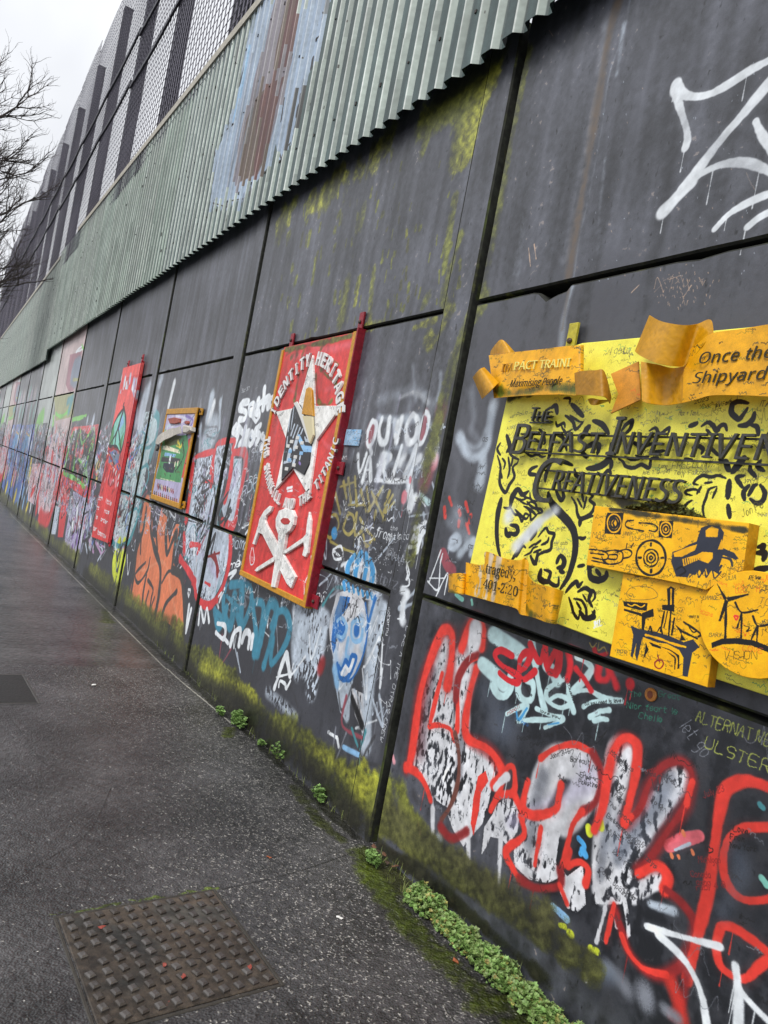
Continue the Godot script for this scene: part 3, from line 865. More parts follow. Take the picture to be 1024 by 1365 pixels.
p paleb 6 0.6 1 -5353 1689 -5174 1697 -5100 1508 -5076 1223 -5281 1198 -5400 1284 -5348 1456
p paleb 6 0.6 1 -6175 1090 -5667 1116 -5151 1133 -5044 940 -5102 738 -5246 562 -5429 522 -5595 572 -5787 675 -6175 809 -6204 936
g lilac 117 1 0.1 -5985 1570 -5928 1374 -5542 1544 -5202 1533 -5835 1024 -5221 780
s red2 52 0.45 1 -6354 1587 -6278 1667 -5830 1736 -5783 1794 -5415 1834 -5410 1771
s red2 70 0.45 1 -5378 1738 -5121 1740 -5068 1575 -5079 1382 -5090 1189 -5349 1190
s red2 70 0.45 1 -5384 1705 -5353 1556 -5365 1355
s red2 64 0.45 1 -5113 1122 -5035 958 -5059 746 -5202 571 -5374 517 -5576 541 -5717 635 -6224 763
s red2 45 0.45 1 -5374 517 -5123 605
s red2 23 0.45 1 -5470 683 -5340 683
s dred 35 0.5 0.8 -5443 908 -5293 866 -5221 780
s dred 36 0.5 0.8 -5381 935 -5215 814
s dred 20 0.5 0.8 -5529 877 -5267 953
s dgrey 28 0.4 1 -5653 1467 -5395 1184 -5219 1304 -5286 1164
s dgrey 37 0.4 1 -5518 1409 -5495 1274
s dgrey 33 0.4 1 -5569 853 -5436 1078 -5451 924
s dgrey 30 0.4 1 -5252 1366 -5281 1198 -5189 1290
s dgrey 26 0.4 1 -5555 1199 -5331 1425
t white 7 0.15 0 49 0 -5385 582|UE
t white 7 0.15 0 40 0 -5388 631|aug
s white 20 0.4 1 -5118 638 -5070 680 -5077 607 -5023 722
s white 32 0.4 1 -5436 351 -5459 481 -5328 394 -5315 505 -5216 421
k algae 208 1 0.95 -10246 -132 -9223 -92 -8196 -73 -7171 -44 -6354 -9 -5718 10 -5387 -2
m moss 102 1 0.9 -5454 109 -5137 197 -4798 185 -4516 218
"""
const PAINT_C := """
s white 57 0.4 1 -5255 2141 -5382 2132 -5415 2091 -5264 2057 -5266 2008 -5383 2001
s white 53 0.4 1 -5430 1959 -5473 1909 -5351 1874 -5375 1788
m moss 155 1 0.9 -5640 82 -5113 92 -4661 101 -4331 127 -4029 134 -3795 126 -3513 146 -3296 165 -3033 179 -2852 182 -2682 173
k algae 154 1 1 -5457 -82 -4800 13 -4235 42 -3804 51 -3398 58 -3052 63 -2744 44
s pale 102 0.8 0.9 -6160 2222 -6158 2120 -6175 1998
s white 86 0.7 0.7 -6066 2155 -6107 1980
s pale 269 0.8 0.8 -6007 1952 -5922 1899 -6121 1803
s pale 52 0.9 0.6 -5911 2169 -5799 1918
s pale 59 0.9 0.6 -6325 1951 -6222 1725
s grey 20 0.6 0.5 -6138 1933 -5861 1935 -5865 1846 -6095 1859
t dgrey 6 0.15 6 44 316 -6129 1868|cool
p paleb 6 0.6 1 -6249 1668 -5825 1725 -5701 1787 -5493 1819 -5432 1686 -5458 1481 -5483 1344 -5546 1183 -5617 1123 -6185 1108 -6239 1347
p paleb 6 0.6 1 -6175 1090 -5667 1116 -5151 1133 -5044 940 -5102 738 -5246 562 -5429 522 -5595 572 -5787 675 -6175 809 -6204 936
g lilac 117 1 0.1 -5985 1570 -5928 1374 -5542 1544 -5202 1533 -5835 1024 -5221 780
s red2 52 0.45 1 -6354 1587 -6278 1667 -5830 1736 -5783 1794 -5415 1834 -5410 1771
s red2 74 0.45 1 -5823 1722 -5742 1531 -5714 1462
s red2 24 0.45 1 -5978 1461 -5728 1488
s red2 103 0.45 1 -6354 1587 -6269 1345 -6244 1101
s red2 58 0.45 1 -5823 1722 -5813 1562
s red2 49 0.45 1 -6002 909 -5730 941 -5774 872
s red2 64 0.45 1 -5113 1122 -5035 958 -5059 746 -5202 571 -5374 517 -5576 541 -5717 635 -6224 763
s red2 58 0.45 1 -6213 746 -5924 685 -5666 645
s red2 23 0.45 1 -5470 683 -5340 683
s red2 81 0.45 1 -6226 971 -6129 816
s dred 35 0.5 0.8 -5443 908 -5293 866 -5221 780
s dred 20 0.5 0.8 -5529 877 -5267 953
s dgrey 20 0.4 1 -6102 1322 -5848 1237
s dgrey 28 0.4 1 -5801 1349 -6007 1165
s dgrey 30 0.4 1 -6059 1399 -5934 1482 -5955 1371 -5788 1421
s dgrey 27 0.4 1 -5909 1050 -5686 1149 -5770 962 -5528 1151
s dgrey 38 0.4 1 -5629 1330 -5630 1052
s dgrey 28 0.4 1 -5653 1467 -5395 1184 -5219 1304 -5286 1164
s dgrey 37 0.4 1 -5518 1409 -5495 1274
s dgrey 33 0.4 1 -5569 853 -5436 1078 -5451 924
s dgrey 15 0.4 1 -6065 1510 -5755 1459
s dgrey 26 0.4 1 -5555 1199 -5331 1425
s white 27 0.4 1 -5839 548 -5756 556 -5779 498 -5835 522
s white 39 0.4 1 -5714 441 -5668 224 -5645 422
s white 32 0.4 1 -5436 351 -5459 481 -5328 394 -5315 505 -5216 421
f orange 5 0.5 1 -7660 1118 -7693 719 -7689 371 -7692 101 -7279 97 -6768 125 -6626 81 -6279 172 -5794 163 -5694 251 -5854 413 -5990 575 -6349 674 -6459 730 -6385 837 -6410 1037 -6515 1024 -6591 931 -6615 816 -6756 951 -6870 1080 -7086 1123 -7102 906 -7113 801 -7237 814 -7419 1065
g lorange 64 1 0.15 -7564 972 -7479 440 -6697 635 -6237 395 -5965 260
s char 70 0.4 1 -7690 1100 -7623 839 -7724 587 -7667 343 -7632 129
s char 68 0.4 1 -7429 1079 -7341 876 -7081 717 -6756 568 -6646 335 -6648 111
s char 69 0.4 1 -7021 1107 -6779 1062 -6795 932 -6632 730 -6541 855 -6457 949 -6415 737 -6394 632
s char 71 0.4 1 -6386 620 -6106 618 -5919 462 -5744 251 -5700 114
s char 32 0.4 1 -6623 452 -6465 592 -6187 603
s char 51 0.4 1 -6432 176 -6374 311 -6144 467
s char 36 0.4 1 -7169 599 -7187 462 -7432 294 -7609 354 -7300 532
s char 50 0.4 1 -7184 417 -7182 253 -7137 114
s char 38 0.4 1 -7103 388 -6871 346 -6866 261 -6842 151 -6770 281
s char 50 0.4 1 -7154 900 -6961 706
s char 51 0.4 1 -7678 784 -7556 582
s char 47 0.4 1 -7002 290 -7028 167 -6922 104
s orange 97 0.6 0.9 -7624 1138 -7731 1111 -7711 828
s lime 150 0.4 1 -8289 584 -8303 463 -8467 334
s lime 185 0.4 1 -8246 304 -8268 148
s lime 178 0.4 1 -8273 519 -8196 380
s lime 48 0.4 1 -8607 450 -8227 509
k algae 208 1 0.95 -10246 -132 -9223 -92 -8196 -73 -7171 -44 -6354 -9 -5718 10 -5387 -2
m moss 169 1 0.85 -9953 21 -8711 45 -7740 91 -6750 101 -6078 155 -5713 135
m moss 102 1 0.9 -5454 109 -5137 197 -4798 185 -4516 218
m moss 99 1 0.7 -6123 222 -5760 210
p palet 6 0.6 1 -8157 2101 -7875 2030 -7768 1879 -7923 1639 -7962 1415 -7935 1195 -7996 811 -8128 603 -8680 484 -8989 552 -9033 737 -8994 1104 -9072 1404 -9028 1712 -8846 1791 -8594 1869 -8536 2088
g teal 100 1 0.08 -8145 1944 -8191 1629 -8620 1704 -8648 1244 -7952 1125
s teal 82 0.5 1 -8043 2083 -7831 2013 -7785 1812 -7899 1606
s teal 64 0.5 1 -8787 1718 -8820 1455 -8953 1107 -9023 776 -8979 572 -8733 495 -8197 592 -7996 811 -7903 1061
s teal 23 0.5 1 -8767 1793 -8446 1871 -8088 1771 -8457 1691 -8779 1607 -8645 1538
s teal 41 0.5 1 -8300 1678 -7971 1706 -7773 1795 -7851 1540
s teal 43 0.5 1 -8166 1595 -8202 1453 -7957 1501 -7796 1375 -7935 1195
s teal 59 0.5 1 -8251 1803 -8217 1663
s teal 29 0.5 1 -8395 1514 -8506 1363 -8163 1403
s teal 27 0.5 1 -8303 914 -8078 1009 -7860 913
s pale 191 0.9 0.6 -8075 2221 -8067 2118
s pale 175 0.9 0.6 -8006 2494 -8065 2394
s white 91 0.6 0.9 -7466 2392 -7490 2271 -7521 2142
s white 77 0.7 0.8 -7482 2304 -7526 2151
t dgrey 3 0.15 91 30 187 -7882 1216|dervla
"""
const PAINT_D := """
s lime 150 0.4 1 -8289 584 -8303 463 -8467 334
s lime 166 0.4 1 -8553 528 -8649 355 -8592 243 -8443 166
s lime 185 0.4 1 -8246 304 -8268 148
s lime 178 0.4 1 -8273 519 -8196 380
s lime 47 0.4 1 -8539 183 -8263 233
s lime 48 0.4 1 -8607 450 -8227 509
k algae 208 1 0.95 -10246 -132 -9223 -92 -8196 -73 -7171 -44 -6354 -9 -5718 10 -5387 -2
m moss 169 1 0.85 -9953 21 -8711 45 -7740 91 -6750 101 -6078 155 -5713 135
p palet 6 0.6 1 -8157 2101 -7875 2030 -7768 1879 -7923 1639 -7962 1415 -7935 1195 -7996 811 -8128 603 -8680 484 -8989 552 -9033 737 -8994 1104 -9072 1404 -9028 1712 -8846 1791 -8594 1869 -8536 2088
g teal 100 1 0.08 -8145 1944 -8191 1629 -8620 1704 -8648 1244 -7952 1125
s teal 64 0.5 1 -8787 1718 -8820 1455 -8953 1107 -9023 776 -8979 572 -8733 495 -8197 592 -7996 811 -7903 1061
s teal 23 0.5 1 -8767 1793 -8446 1871 -8088 1771 -8457 1691 -8779 1607 -8645 1538
s teal 41 0.5 1 -8300 1678 -7971 1706 -7773 1795 -7851 1540
s teal 43 0.5 1 -8166 1595 -8202 1453 -7957 1501 -7796 1375 -7935 1195
s teal 29 0.5 1 -8953 1107 -8537 1107 -8651 949
s teal 59 0.5 1 -8251 1803 -8217 1663
s teal 29 0.5 1 -8395 1514 -8506 1363 -8163 1403
s teal 27 0.5 1 -8303 914 -8078 1009 -7860 913
s pale 196 0.9 0.6 -8487 2412 -8465 2285 -8564 2125 -8501 1943
s pale 196 0.9 0.6 -8580 2344 -8715 2127 -8622 1906
s pale 191 0.9 0.6 -8075 2221 -8067 2118
s pale 194 0.9 0.6 -8952 2130 -8844 1941
s pale 145 0.9 0.6 -8564 2125 -8707 2016
s pale 175 0.9 0.6 -8006 2494 -8065 2394
t dgrey 4 0.15 75 29 311 -8791 1420|hey brenda
t teal 6 0.15 0 37 568 -8879 1019|one love
s pale 45 0.5 1 -10551 267 -10256 160 -10133 328 -9877 241
s pale 35 0.5 1 -9774 360 -9388 337 -9540 173
s lilacd 44 0.5 1 -10317 331 -9890 234 -9917 368 -9434 287
s lilacd 23 0.5 1 -9792 347 -9427 382 -9231 375 -9418 270
g grey 143 1 0.15 -10785 1712 -10542 1343 -10689 1039
s white 44 0.5 0.8 -10221 1685 -10281 1633
s pink 48 0.5 0.8 -10909 1842 -10979 1786
s white 18 0.5 0.8 -10951 1700 -10743 1662
s lilacd 32 0.5 0.8 -10231 1821 -10115 1755
s lilacd 37 0.5 0.8 -10644 1079 -10742 1016
s lilacd 27 0.5 0.8 -10290 1124 -10231 1103
s pale 36 0.5 0.8 -10475 1323 -10587 1253
s pink 51 0.5 0.8 -10622 1121 -10550 1047
s pale 62 0.5 0.8 -10681 1285 -10634 1195
s pale 57 0.5 0.8 -10933 1470 -10864 1383
s white 16 0.5 0.8 -9988 1251 -9797 1226
s pink 18 0.5 0.8 -9978 1608 -10097 1581
s white 35 0.5 0.8 -10900 1474 -10810 1428
s pale 35 0.5 0.8 -10743 1788 -10571 1693
s lilacd 58 0.5 0.8 -9840 1235 -9813 1139
s lilacd 32 0.5 0.8 -10526 1061 -10620 1010
s pale 54 0.5 0.8 -10428 1964 -10463 1921
s lilacd 49 0.5 0.8 -10333 1311 -10244 1216
s pale 16 0.5 0.8 -10013 1130 -10164 1098
s lilacd 19 0.5 0.8 -9804 1409 -9644 1371
s lilacd 29 0.5 0.8 -10139 1409 -9979 1336
s lilacd 50 0.5 0.8 -10189 1598 -10145 1542
s pink 32 0.5 0.8 -10231 1204 -10279 1177
s gold 136 0.5 1 -10751 1331 -10580 1382 -10596 1172
f red2 8 0.6 1 -14424 1796 -13494 1886 -12069 1919 -11118 1945 -11085 1793 -11062 1532 -10784 903 -11507 883 -12104 926 -13666 961 -13810 1004
f red2 8 0.5 1 -13746 982 -12786 997 -11574 946 -10824 943 -10852 854 -11463 842 -12653 883 -12585 692 -12475 70 -12980 0 -13315 469
p lilac 8 0.6 1 -12297 839 -11507 883 -10961 844 -10689 1039 -10536 884 -10633 412 -10677 110 -11072 4 -12237 8 -12301 191 -12294 576
s bluegrey 83 0.5 0.8 -10685 670 -10634 615
s purple 99 0.5 0.8 -10645 374 -10659 318
s purple 72 0.5 0.8 -10372 539 -10429 470
s dgrey 95 0.5 0.8 -10666 505 -10580 350
s paleb 64 0.5 0.8 -10576 549 -10666 469
s white 93 0.5 0.8 -10892 353 -10789 216
s dark 86 0.5 0.8 -10279 239 -10197 123
s purple 95 0.5 0.8 -10625 643 -10543 489
s bluegrey 100 0.5 0.8 -10554 513 -10512 386
s paleb 92 0.5 0.8 -10213 357 -10231 270
s paleb 103 0.5 0.8 -10592 785 -10590 658
s white 82 0.5 0.8 -10498 628 -10426 545
s bluegrey 104 0.5 0.8 -10750 239 -10758 110
s paleb 109 0.5 0.8 -11005 821 -11013 734
k algae 193 1 0.9 -16405 -322 -13869 -258 -12124 -213 -10868 -178
m moss 186 1 0.9 -16386 -163 -13855 -122 -12138 -73 -10811 3
"""
const PAINT_E := """
s pink 20 0.5 0.8 -11284 1748 -11079 1705
s pink 48 0.5 0.8 -10909 1842 -10979 1786
s pale 22 0.5 0.8 -11312 1912 -11167 1873
s pale 24 0.5 0.8 -11338 1940 -11497 1904
f red2 8 0.6 1 -14424 1796 -13494 1886 -12069 1919 -11118 1945 -11085 1793 -11062 1532 -10784 903 -11507 883 -12104 926 -13666 961 -13810 1004
f dark 8 0.5 1 -13682 1620 -13405 1808 -12705 1866 -11926 1780 -11532 1888 -11178 1769 -11041 1511 -11014 1013 -11687 1051 -13704 1064 -13783 1272
s lgreen 116 0.4 1 -13376 1783 -13532 1493 -13601 1123
s lgreen 58 0.4 1 -12692 1854 -12308 1630 -11902 1757 -11460 1877 -11333 1567
s lgreen 124 0.4 1 -12816 1766 -12683 1176
s lgreen 74 0.4 1 -12209 1537 -12330 1389 -11668 1281 -11655 1145
s lgreen 88 0.4 1 -11463 1697 -11545 1288 -11210 1086
s red2 128 0.5 1 -12713 1471 -12135 1469 -12125 1587
s brown 50 0.5 1 -11966 1312 -11658 1396
s lgreen 62 0.5 1 -13689 1052 -12867 1066 -11939 1033 -11357 986
s lgreen 60 0.5 1 -13511 1050 -12526 1039 -11520 1018
s lgreen 93 0.5 1 -11664 1030 -11405 971
f red2 8 0.5 1 -13746 982 -12786 997 -11574 946 -10824 943 -10852 854 -11463 842 -12653 883 -12585 692 -12475 70 -12980 0 -13315 469
p paleb 9 0.5 1 -13823 870 -13214 877 -13233 683 -13299 316 -13266 11 -13749 -54 -13784 261
p lilac 8 0.6 1 -12297 839 -11507 883 -10961 844 -10689 1039 -10536 884 -10633 412 -10677 110 -11072 4 -12237 8 -12301 191 -12294 576
s purple 122 0.5 0.8 -11626 302 -11615 218
s white 98 0.5 0.8 -11334 443 -11281 377
s dark 107 0.5 0.8 -11193 319 -11222 212
s bluegrey 132 0.5 0.8 -12179 720 -12173 577
s bluegrey 127 0.5 0.8 -12417 689 -12375 602
s dark 111 0.5 0.8 -11462 498 -11386 341
s purple 105 0.5 0.8 -11722 554 -11615 409
s paleb 123 0.5 0.8 -11700 384 -11695 320
s white 101 0.5 0.8 -11699 676 -11576 521
s bluegrey 111 0.5 0.8 -12487 659 -12333 481
s paleb 122 0.5 0.8 -11969 284 -11993 178
s purple 115 0.5 0.8 -11477 53 -11488 -17
s white 99 0.5 0.8 -11879 434 -11745 294
s dgrey 101 0.5 0.8 -11259 675 -11167 530
s dgrey 109 0.5 0.8 -11282 172 -11247 98
s purple 96 0.5 0.8 -11232 300 -11129 174
s paleb 109 0.5 0.8 -11005 821 -11013 734
s lgreen 73 0.6 1 -14296 1990 -13337 2028 -12630 2063
s lgreen 46 0.6 0.7 -13673 2043 -12376 2086
s pale 163 0.7 0.7 -11678 2035 -11687 1921
s pale 145 0.7 0.7 -12191 2037 -12184 1966
k algae 193 1 0.9 -16405 -322 -13869 -258 -12124 -213 -10868 -178
m moss 186 1 0.9 -16386 -163 -13855 -122 -12138 -73 -10811 3
p lpink 10 0.6 1 -16184 1559 -15807 1779 -15004 1645 -14424 1796 -13822 1883 -13849 1616 -13912 1159 -13899 784 -14256 316 -15017 90 -15960 72 -16259 349 -16572 982
s red2 148 0.6 1 -14988 1789 -14826 1507 -14259 1661 -13929 1829
s red2 365 0.7 0.8 -15666 45 -14417 132 -13944 673 -13748 955
s red2 93 0.5 0.8 -13818 647 -13727 565
s red2 117 0.5 0.8 -13725 791 -13662 665
s white 119 0.5 0.8 -13801 481 -13830 402
s red2 118 0.5 0.8 -13923 789 -13852 660
s red2 123 0.5 0.8 -13593 679 -13603 612
f pinkgrey 6 0.4 1 -16966 3805 -13950 3771 -13828 3624 -13981 2458 -13901 2242 -13442 1559 -15644 1495 -16590 2539
f mauve 6 0.6 1 -15518 3335 -14000 3280 -13824 2826 -14268 2563 -14803 2569 -15379 2736
s bluegrey 404 0.5 1 -14698 3015 -14082 2989 -14080 2840 -14688 2930
s olivel 59 0.6 1 -14517 2781 -13816 2746
s lgreen 45 0.6 1 -14232 3422 -13877 3309
r tan 243 0.8 0.5 -13846 2981 -13742 2597
r paleb 267 0.8 0.5 -14061 3024 -14072 2740
r mauve 255 0.8 0.5 -13722 2648 -13727 2366
f olivel 7 0.6 1 -16829 2546 -14076 2542 -13716 2080 -15885 2003
"""
const PAINT_F := """
f red2 8 0.6 1 -14424 1796 -13494 1886 -12069 1919 -11118 1945 -11085 1793 -11062 1532 -10784 903 -11507 883 -12104 926 -13666 961 -13810 1004
s lgreen 73 0.6 1 -14296 1990 -13337 2028 -12630 2063
k algae 193 1 0.9 -16405 -322 -13869 -258 -12124 -213 -10868 -178
m moss 186 1 0.9 -16386 -163 -13855 -122 -12138 -73 -10811 3
p lpink 10 0.6 1 -16184 1559 -15807 1779 -15004 1645 -14424 1796 -13822 1883 -13849 1616 -13912 1159 -13899 784 -14256 316 -15017 90 -15960 72 -16259 349 -16572 982
s red2 291 0.6 1 -16285 1463 -16383 1024 -16481 579 -16265 100
s red2 148 0.6 1 -14988 1789 -14826 1507 -14259 1661 -13929 1829
s red2 60 0.6 1 -15815 964 -15470 1044 -15083 921 -15697 881
s red2 365 0.7 0.8 -15666 45 -14417 132 -13944 673 -13748 955
s red2 46 0.6 1 -15501 1872 -13929 1829 -15112 1730
s white 131 0.5 0.8 -15637 745 -15546 635
s red2 93 0.5 0.8 -13818 647 -13727 565
s paleb 101 0.5 0.8 -14692 1264 -14603 1182
s lilac 88 0.5 0.8 -15191 942 -15280 877
s red2 113 0.5 0.8 -16590 1387 -16399 1240
s lilac 141 0.5 0.8 -15985 1133 -16035 1054
s pink 87 0.5 0.8 -15176 1355 -15272 1289
s red2 128 0.5 0.8 -15327 1178 -15271 1101
s pink 135 0.5 0.8 -14442 1265 -14475 1145
s paleb 122 0.5 0.8 -15374 534 -15271 425
s white 139 0.5 0.8 -14428 646 -14406 486
s red2 147 0.5 0.8 -15494 1362 -15430 1212
s lilac 115 0.5 0.8 -14173 945 -14102 842
s white 119 0.5 0.8 -13801 481 -13830 402
s paleb 118 0.5 0.8 -15411 1055 -15493 958
s lilac 110 0.5 0.8 -16124 1030 -16001 935
s pink 112 0.5 0.8 -14433 482 -14487 402
s red2 155 0.5 0.8 -15377 1330 -15400 1190
s paleb 138 0.5 0.8 -14399 961 -14376 802
s red2 118 0.5 0.8 -13923 789 -13852 660
s red2 138 0.5 0.8 -14348 668 -14337 540
s paleb 157 0.5 0.8 -15980 933 -15919 794
s red2 143 0.5 0.8 -14785 1503 -14811 1386
s red2 139 0.5 0.8 -14763 1114 -14712 962
s red2 128 0.5 0.8 -14279 832 -14227 714
s paleb 112 0.5 0.8 -14923 1442 -14795 1298
s red2 140 0.5 0.8 -14671 935 -14641 832
s white 106 0.5 0.8 -14169 1049 -14123 995
s lgreen 115 0.6 1 -16416 1897 -15190 2106 -16397 2053
s dark 122 0.6 1 -15967 1899 -15446 1990
m moss 232 1 0.9 -19065 -274 -16386 -163
k algae 194 1 0.9 -19090 -457 -16136 -318
f pinkgrey 6 0.4 1 -16966 3805 -13950 3771 -13828 3624 -13981 2458 -13901 2242 -13442 1559 -15644 1495 -16590 2539
f mauve 6 0.6 1 -15518 3335 -14000 3280 -13824 2826 -14268 2563 -14803 2569 -15379 2736
s bluegrey 404 0.5 1 -14698 3015 -14082 2989 -14080 2840 -14688 2930
s olivel 59 0.6 1 -14517 2781 -13816 2746
s white 43 0.6 1 -14199 3392 -14797 3333 -13962 3317
s lgreen 45 0.6 1 -14232 3422 -13877 3309
r paleb 317 0.8 0.5 -16721 3467 -16886 3252
r mauve 283 0.8 0.5 -14824 2793 -14914 2561
r tan 243 0.8 0.5 -13846 2981 -13742 2597
r paleb 267 0.8 0.5 -14061 3024 -14072 2740
r paleb 300 0.8 0.5 -15028 3402 -15018 3081
r mauve 283 0.8 0.5 -15214 3284 -15078 2852
r paleb 317 0.8 0.5 -15426 3224 -15442 2917
r paleb 357 0.8 0.5 -16435 3759 -16448 3430
r tan 267 0.8 0.5 -14448 3257 -14368 2885
r white 317 0.8 0.5 -15858 2925 -15763 2520
r lilac 298 0.8 0.5 -15050 3495 -15132 3253
r tan 345 0.8 0.5 -16264 3574 -16245 3223
r lilac 269 0.8 0.5 -14474 3121 -14399 2754
r mauve 314 0.8 0.5 -15764 2744 -15866 2498
r paleb 270 0.8 0.5 -14500 3534 -14433 3171
r white 277 0.8 0.5 -14776 3228 -14691 2846
r paleb 301 0.8 0.5 -15058 3633 -15131 3384
r paleb 263 0.8 0.5 -14632 3420 -14503 3000
r tan 261 0.8 0.5 -16430 2878 -16633 2695
r lilac 270 0.8 0.5 -14277 3302 -14248 2978
r white 287 0.8 0.5 -15258 2943 -15125 2516
r lilac 378 0.8 0.5 -16947 3695 -16966 3360
r lilac 287 0.8 0.5 -14810 2769 -14764 2422
r paleb 348 0.8 0.5 -16544 3232 -16648 2972
r lilac 327 0.8 0.5 -16375 3707 -16511 3480
r white 309 0.8 0.5 -15245 3151 -15305 2884
r mauve 255 0.8 0.5 -13722 2648 -13727 2366
r mauve 264 0.8 0.5 -14530 2880 -14414 2477
r tan 348 0.8 0.5 -16468 3472 -16418 3092
f paleg 8 0.4 1 -19955 3467 -19693 3892 -16966 3805 -16590 2539 -16077 1482 -18622 1408 -19382 2480
r pinkgrey 372 0.8 0.5 -16851 2931 -16905 2623
r white 354 0.8 0.5 -16454 2891 -16438 2538
r white 351 0.8 0.5 -16807 3356 -16929 3105
r pinkgrey 325 0.8 0.5 -17212 3327 -16913 2745
r bluegrey 374 0.8 0.5 -16900 2874 -16956 2566
r pinkgrey 376 0.8 0.5 -17057 3137 -17140 2847
r mint 291 0.8 0.5 -16088 2848 -15804 2293
r pinkgrey 283 0.8 0.5 -15929 2811 -15626 2242
r mint 315 0.8 0.5 -17299 2901 -16893 2248
r pinkgrey 288 0.8 0.5 -16308 3031 -15965 2426
r lilac 317 0.8 0.5 -16515 2738 -16662 2508
f olivel 7 0.6 1 -16829 2546 -14076 2542 -13716 2080 -15885 2003
s lgreen 75 0.7 1 -16086 2156 -15168 2089 -14215 2219
s teal 195 0.7 0.7 -14749 2369 -14090 2407 -14360 2194
f dark 8 0.7 1 -19125 1919 -16980 1958 -16467 1082 -19252 1012 -19590 1512
s grey 225 0.5 0.8 -16377 1323 -16396 1166
s dgrey 234 0.5 0.8 -16700 1317 -16720 1157
f lpink 7 0.6 1 -18398 983 -16703 1070 -16481 579 -16668 183 -18091 143 -18589 622
"""
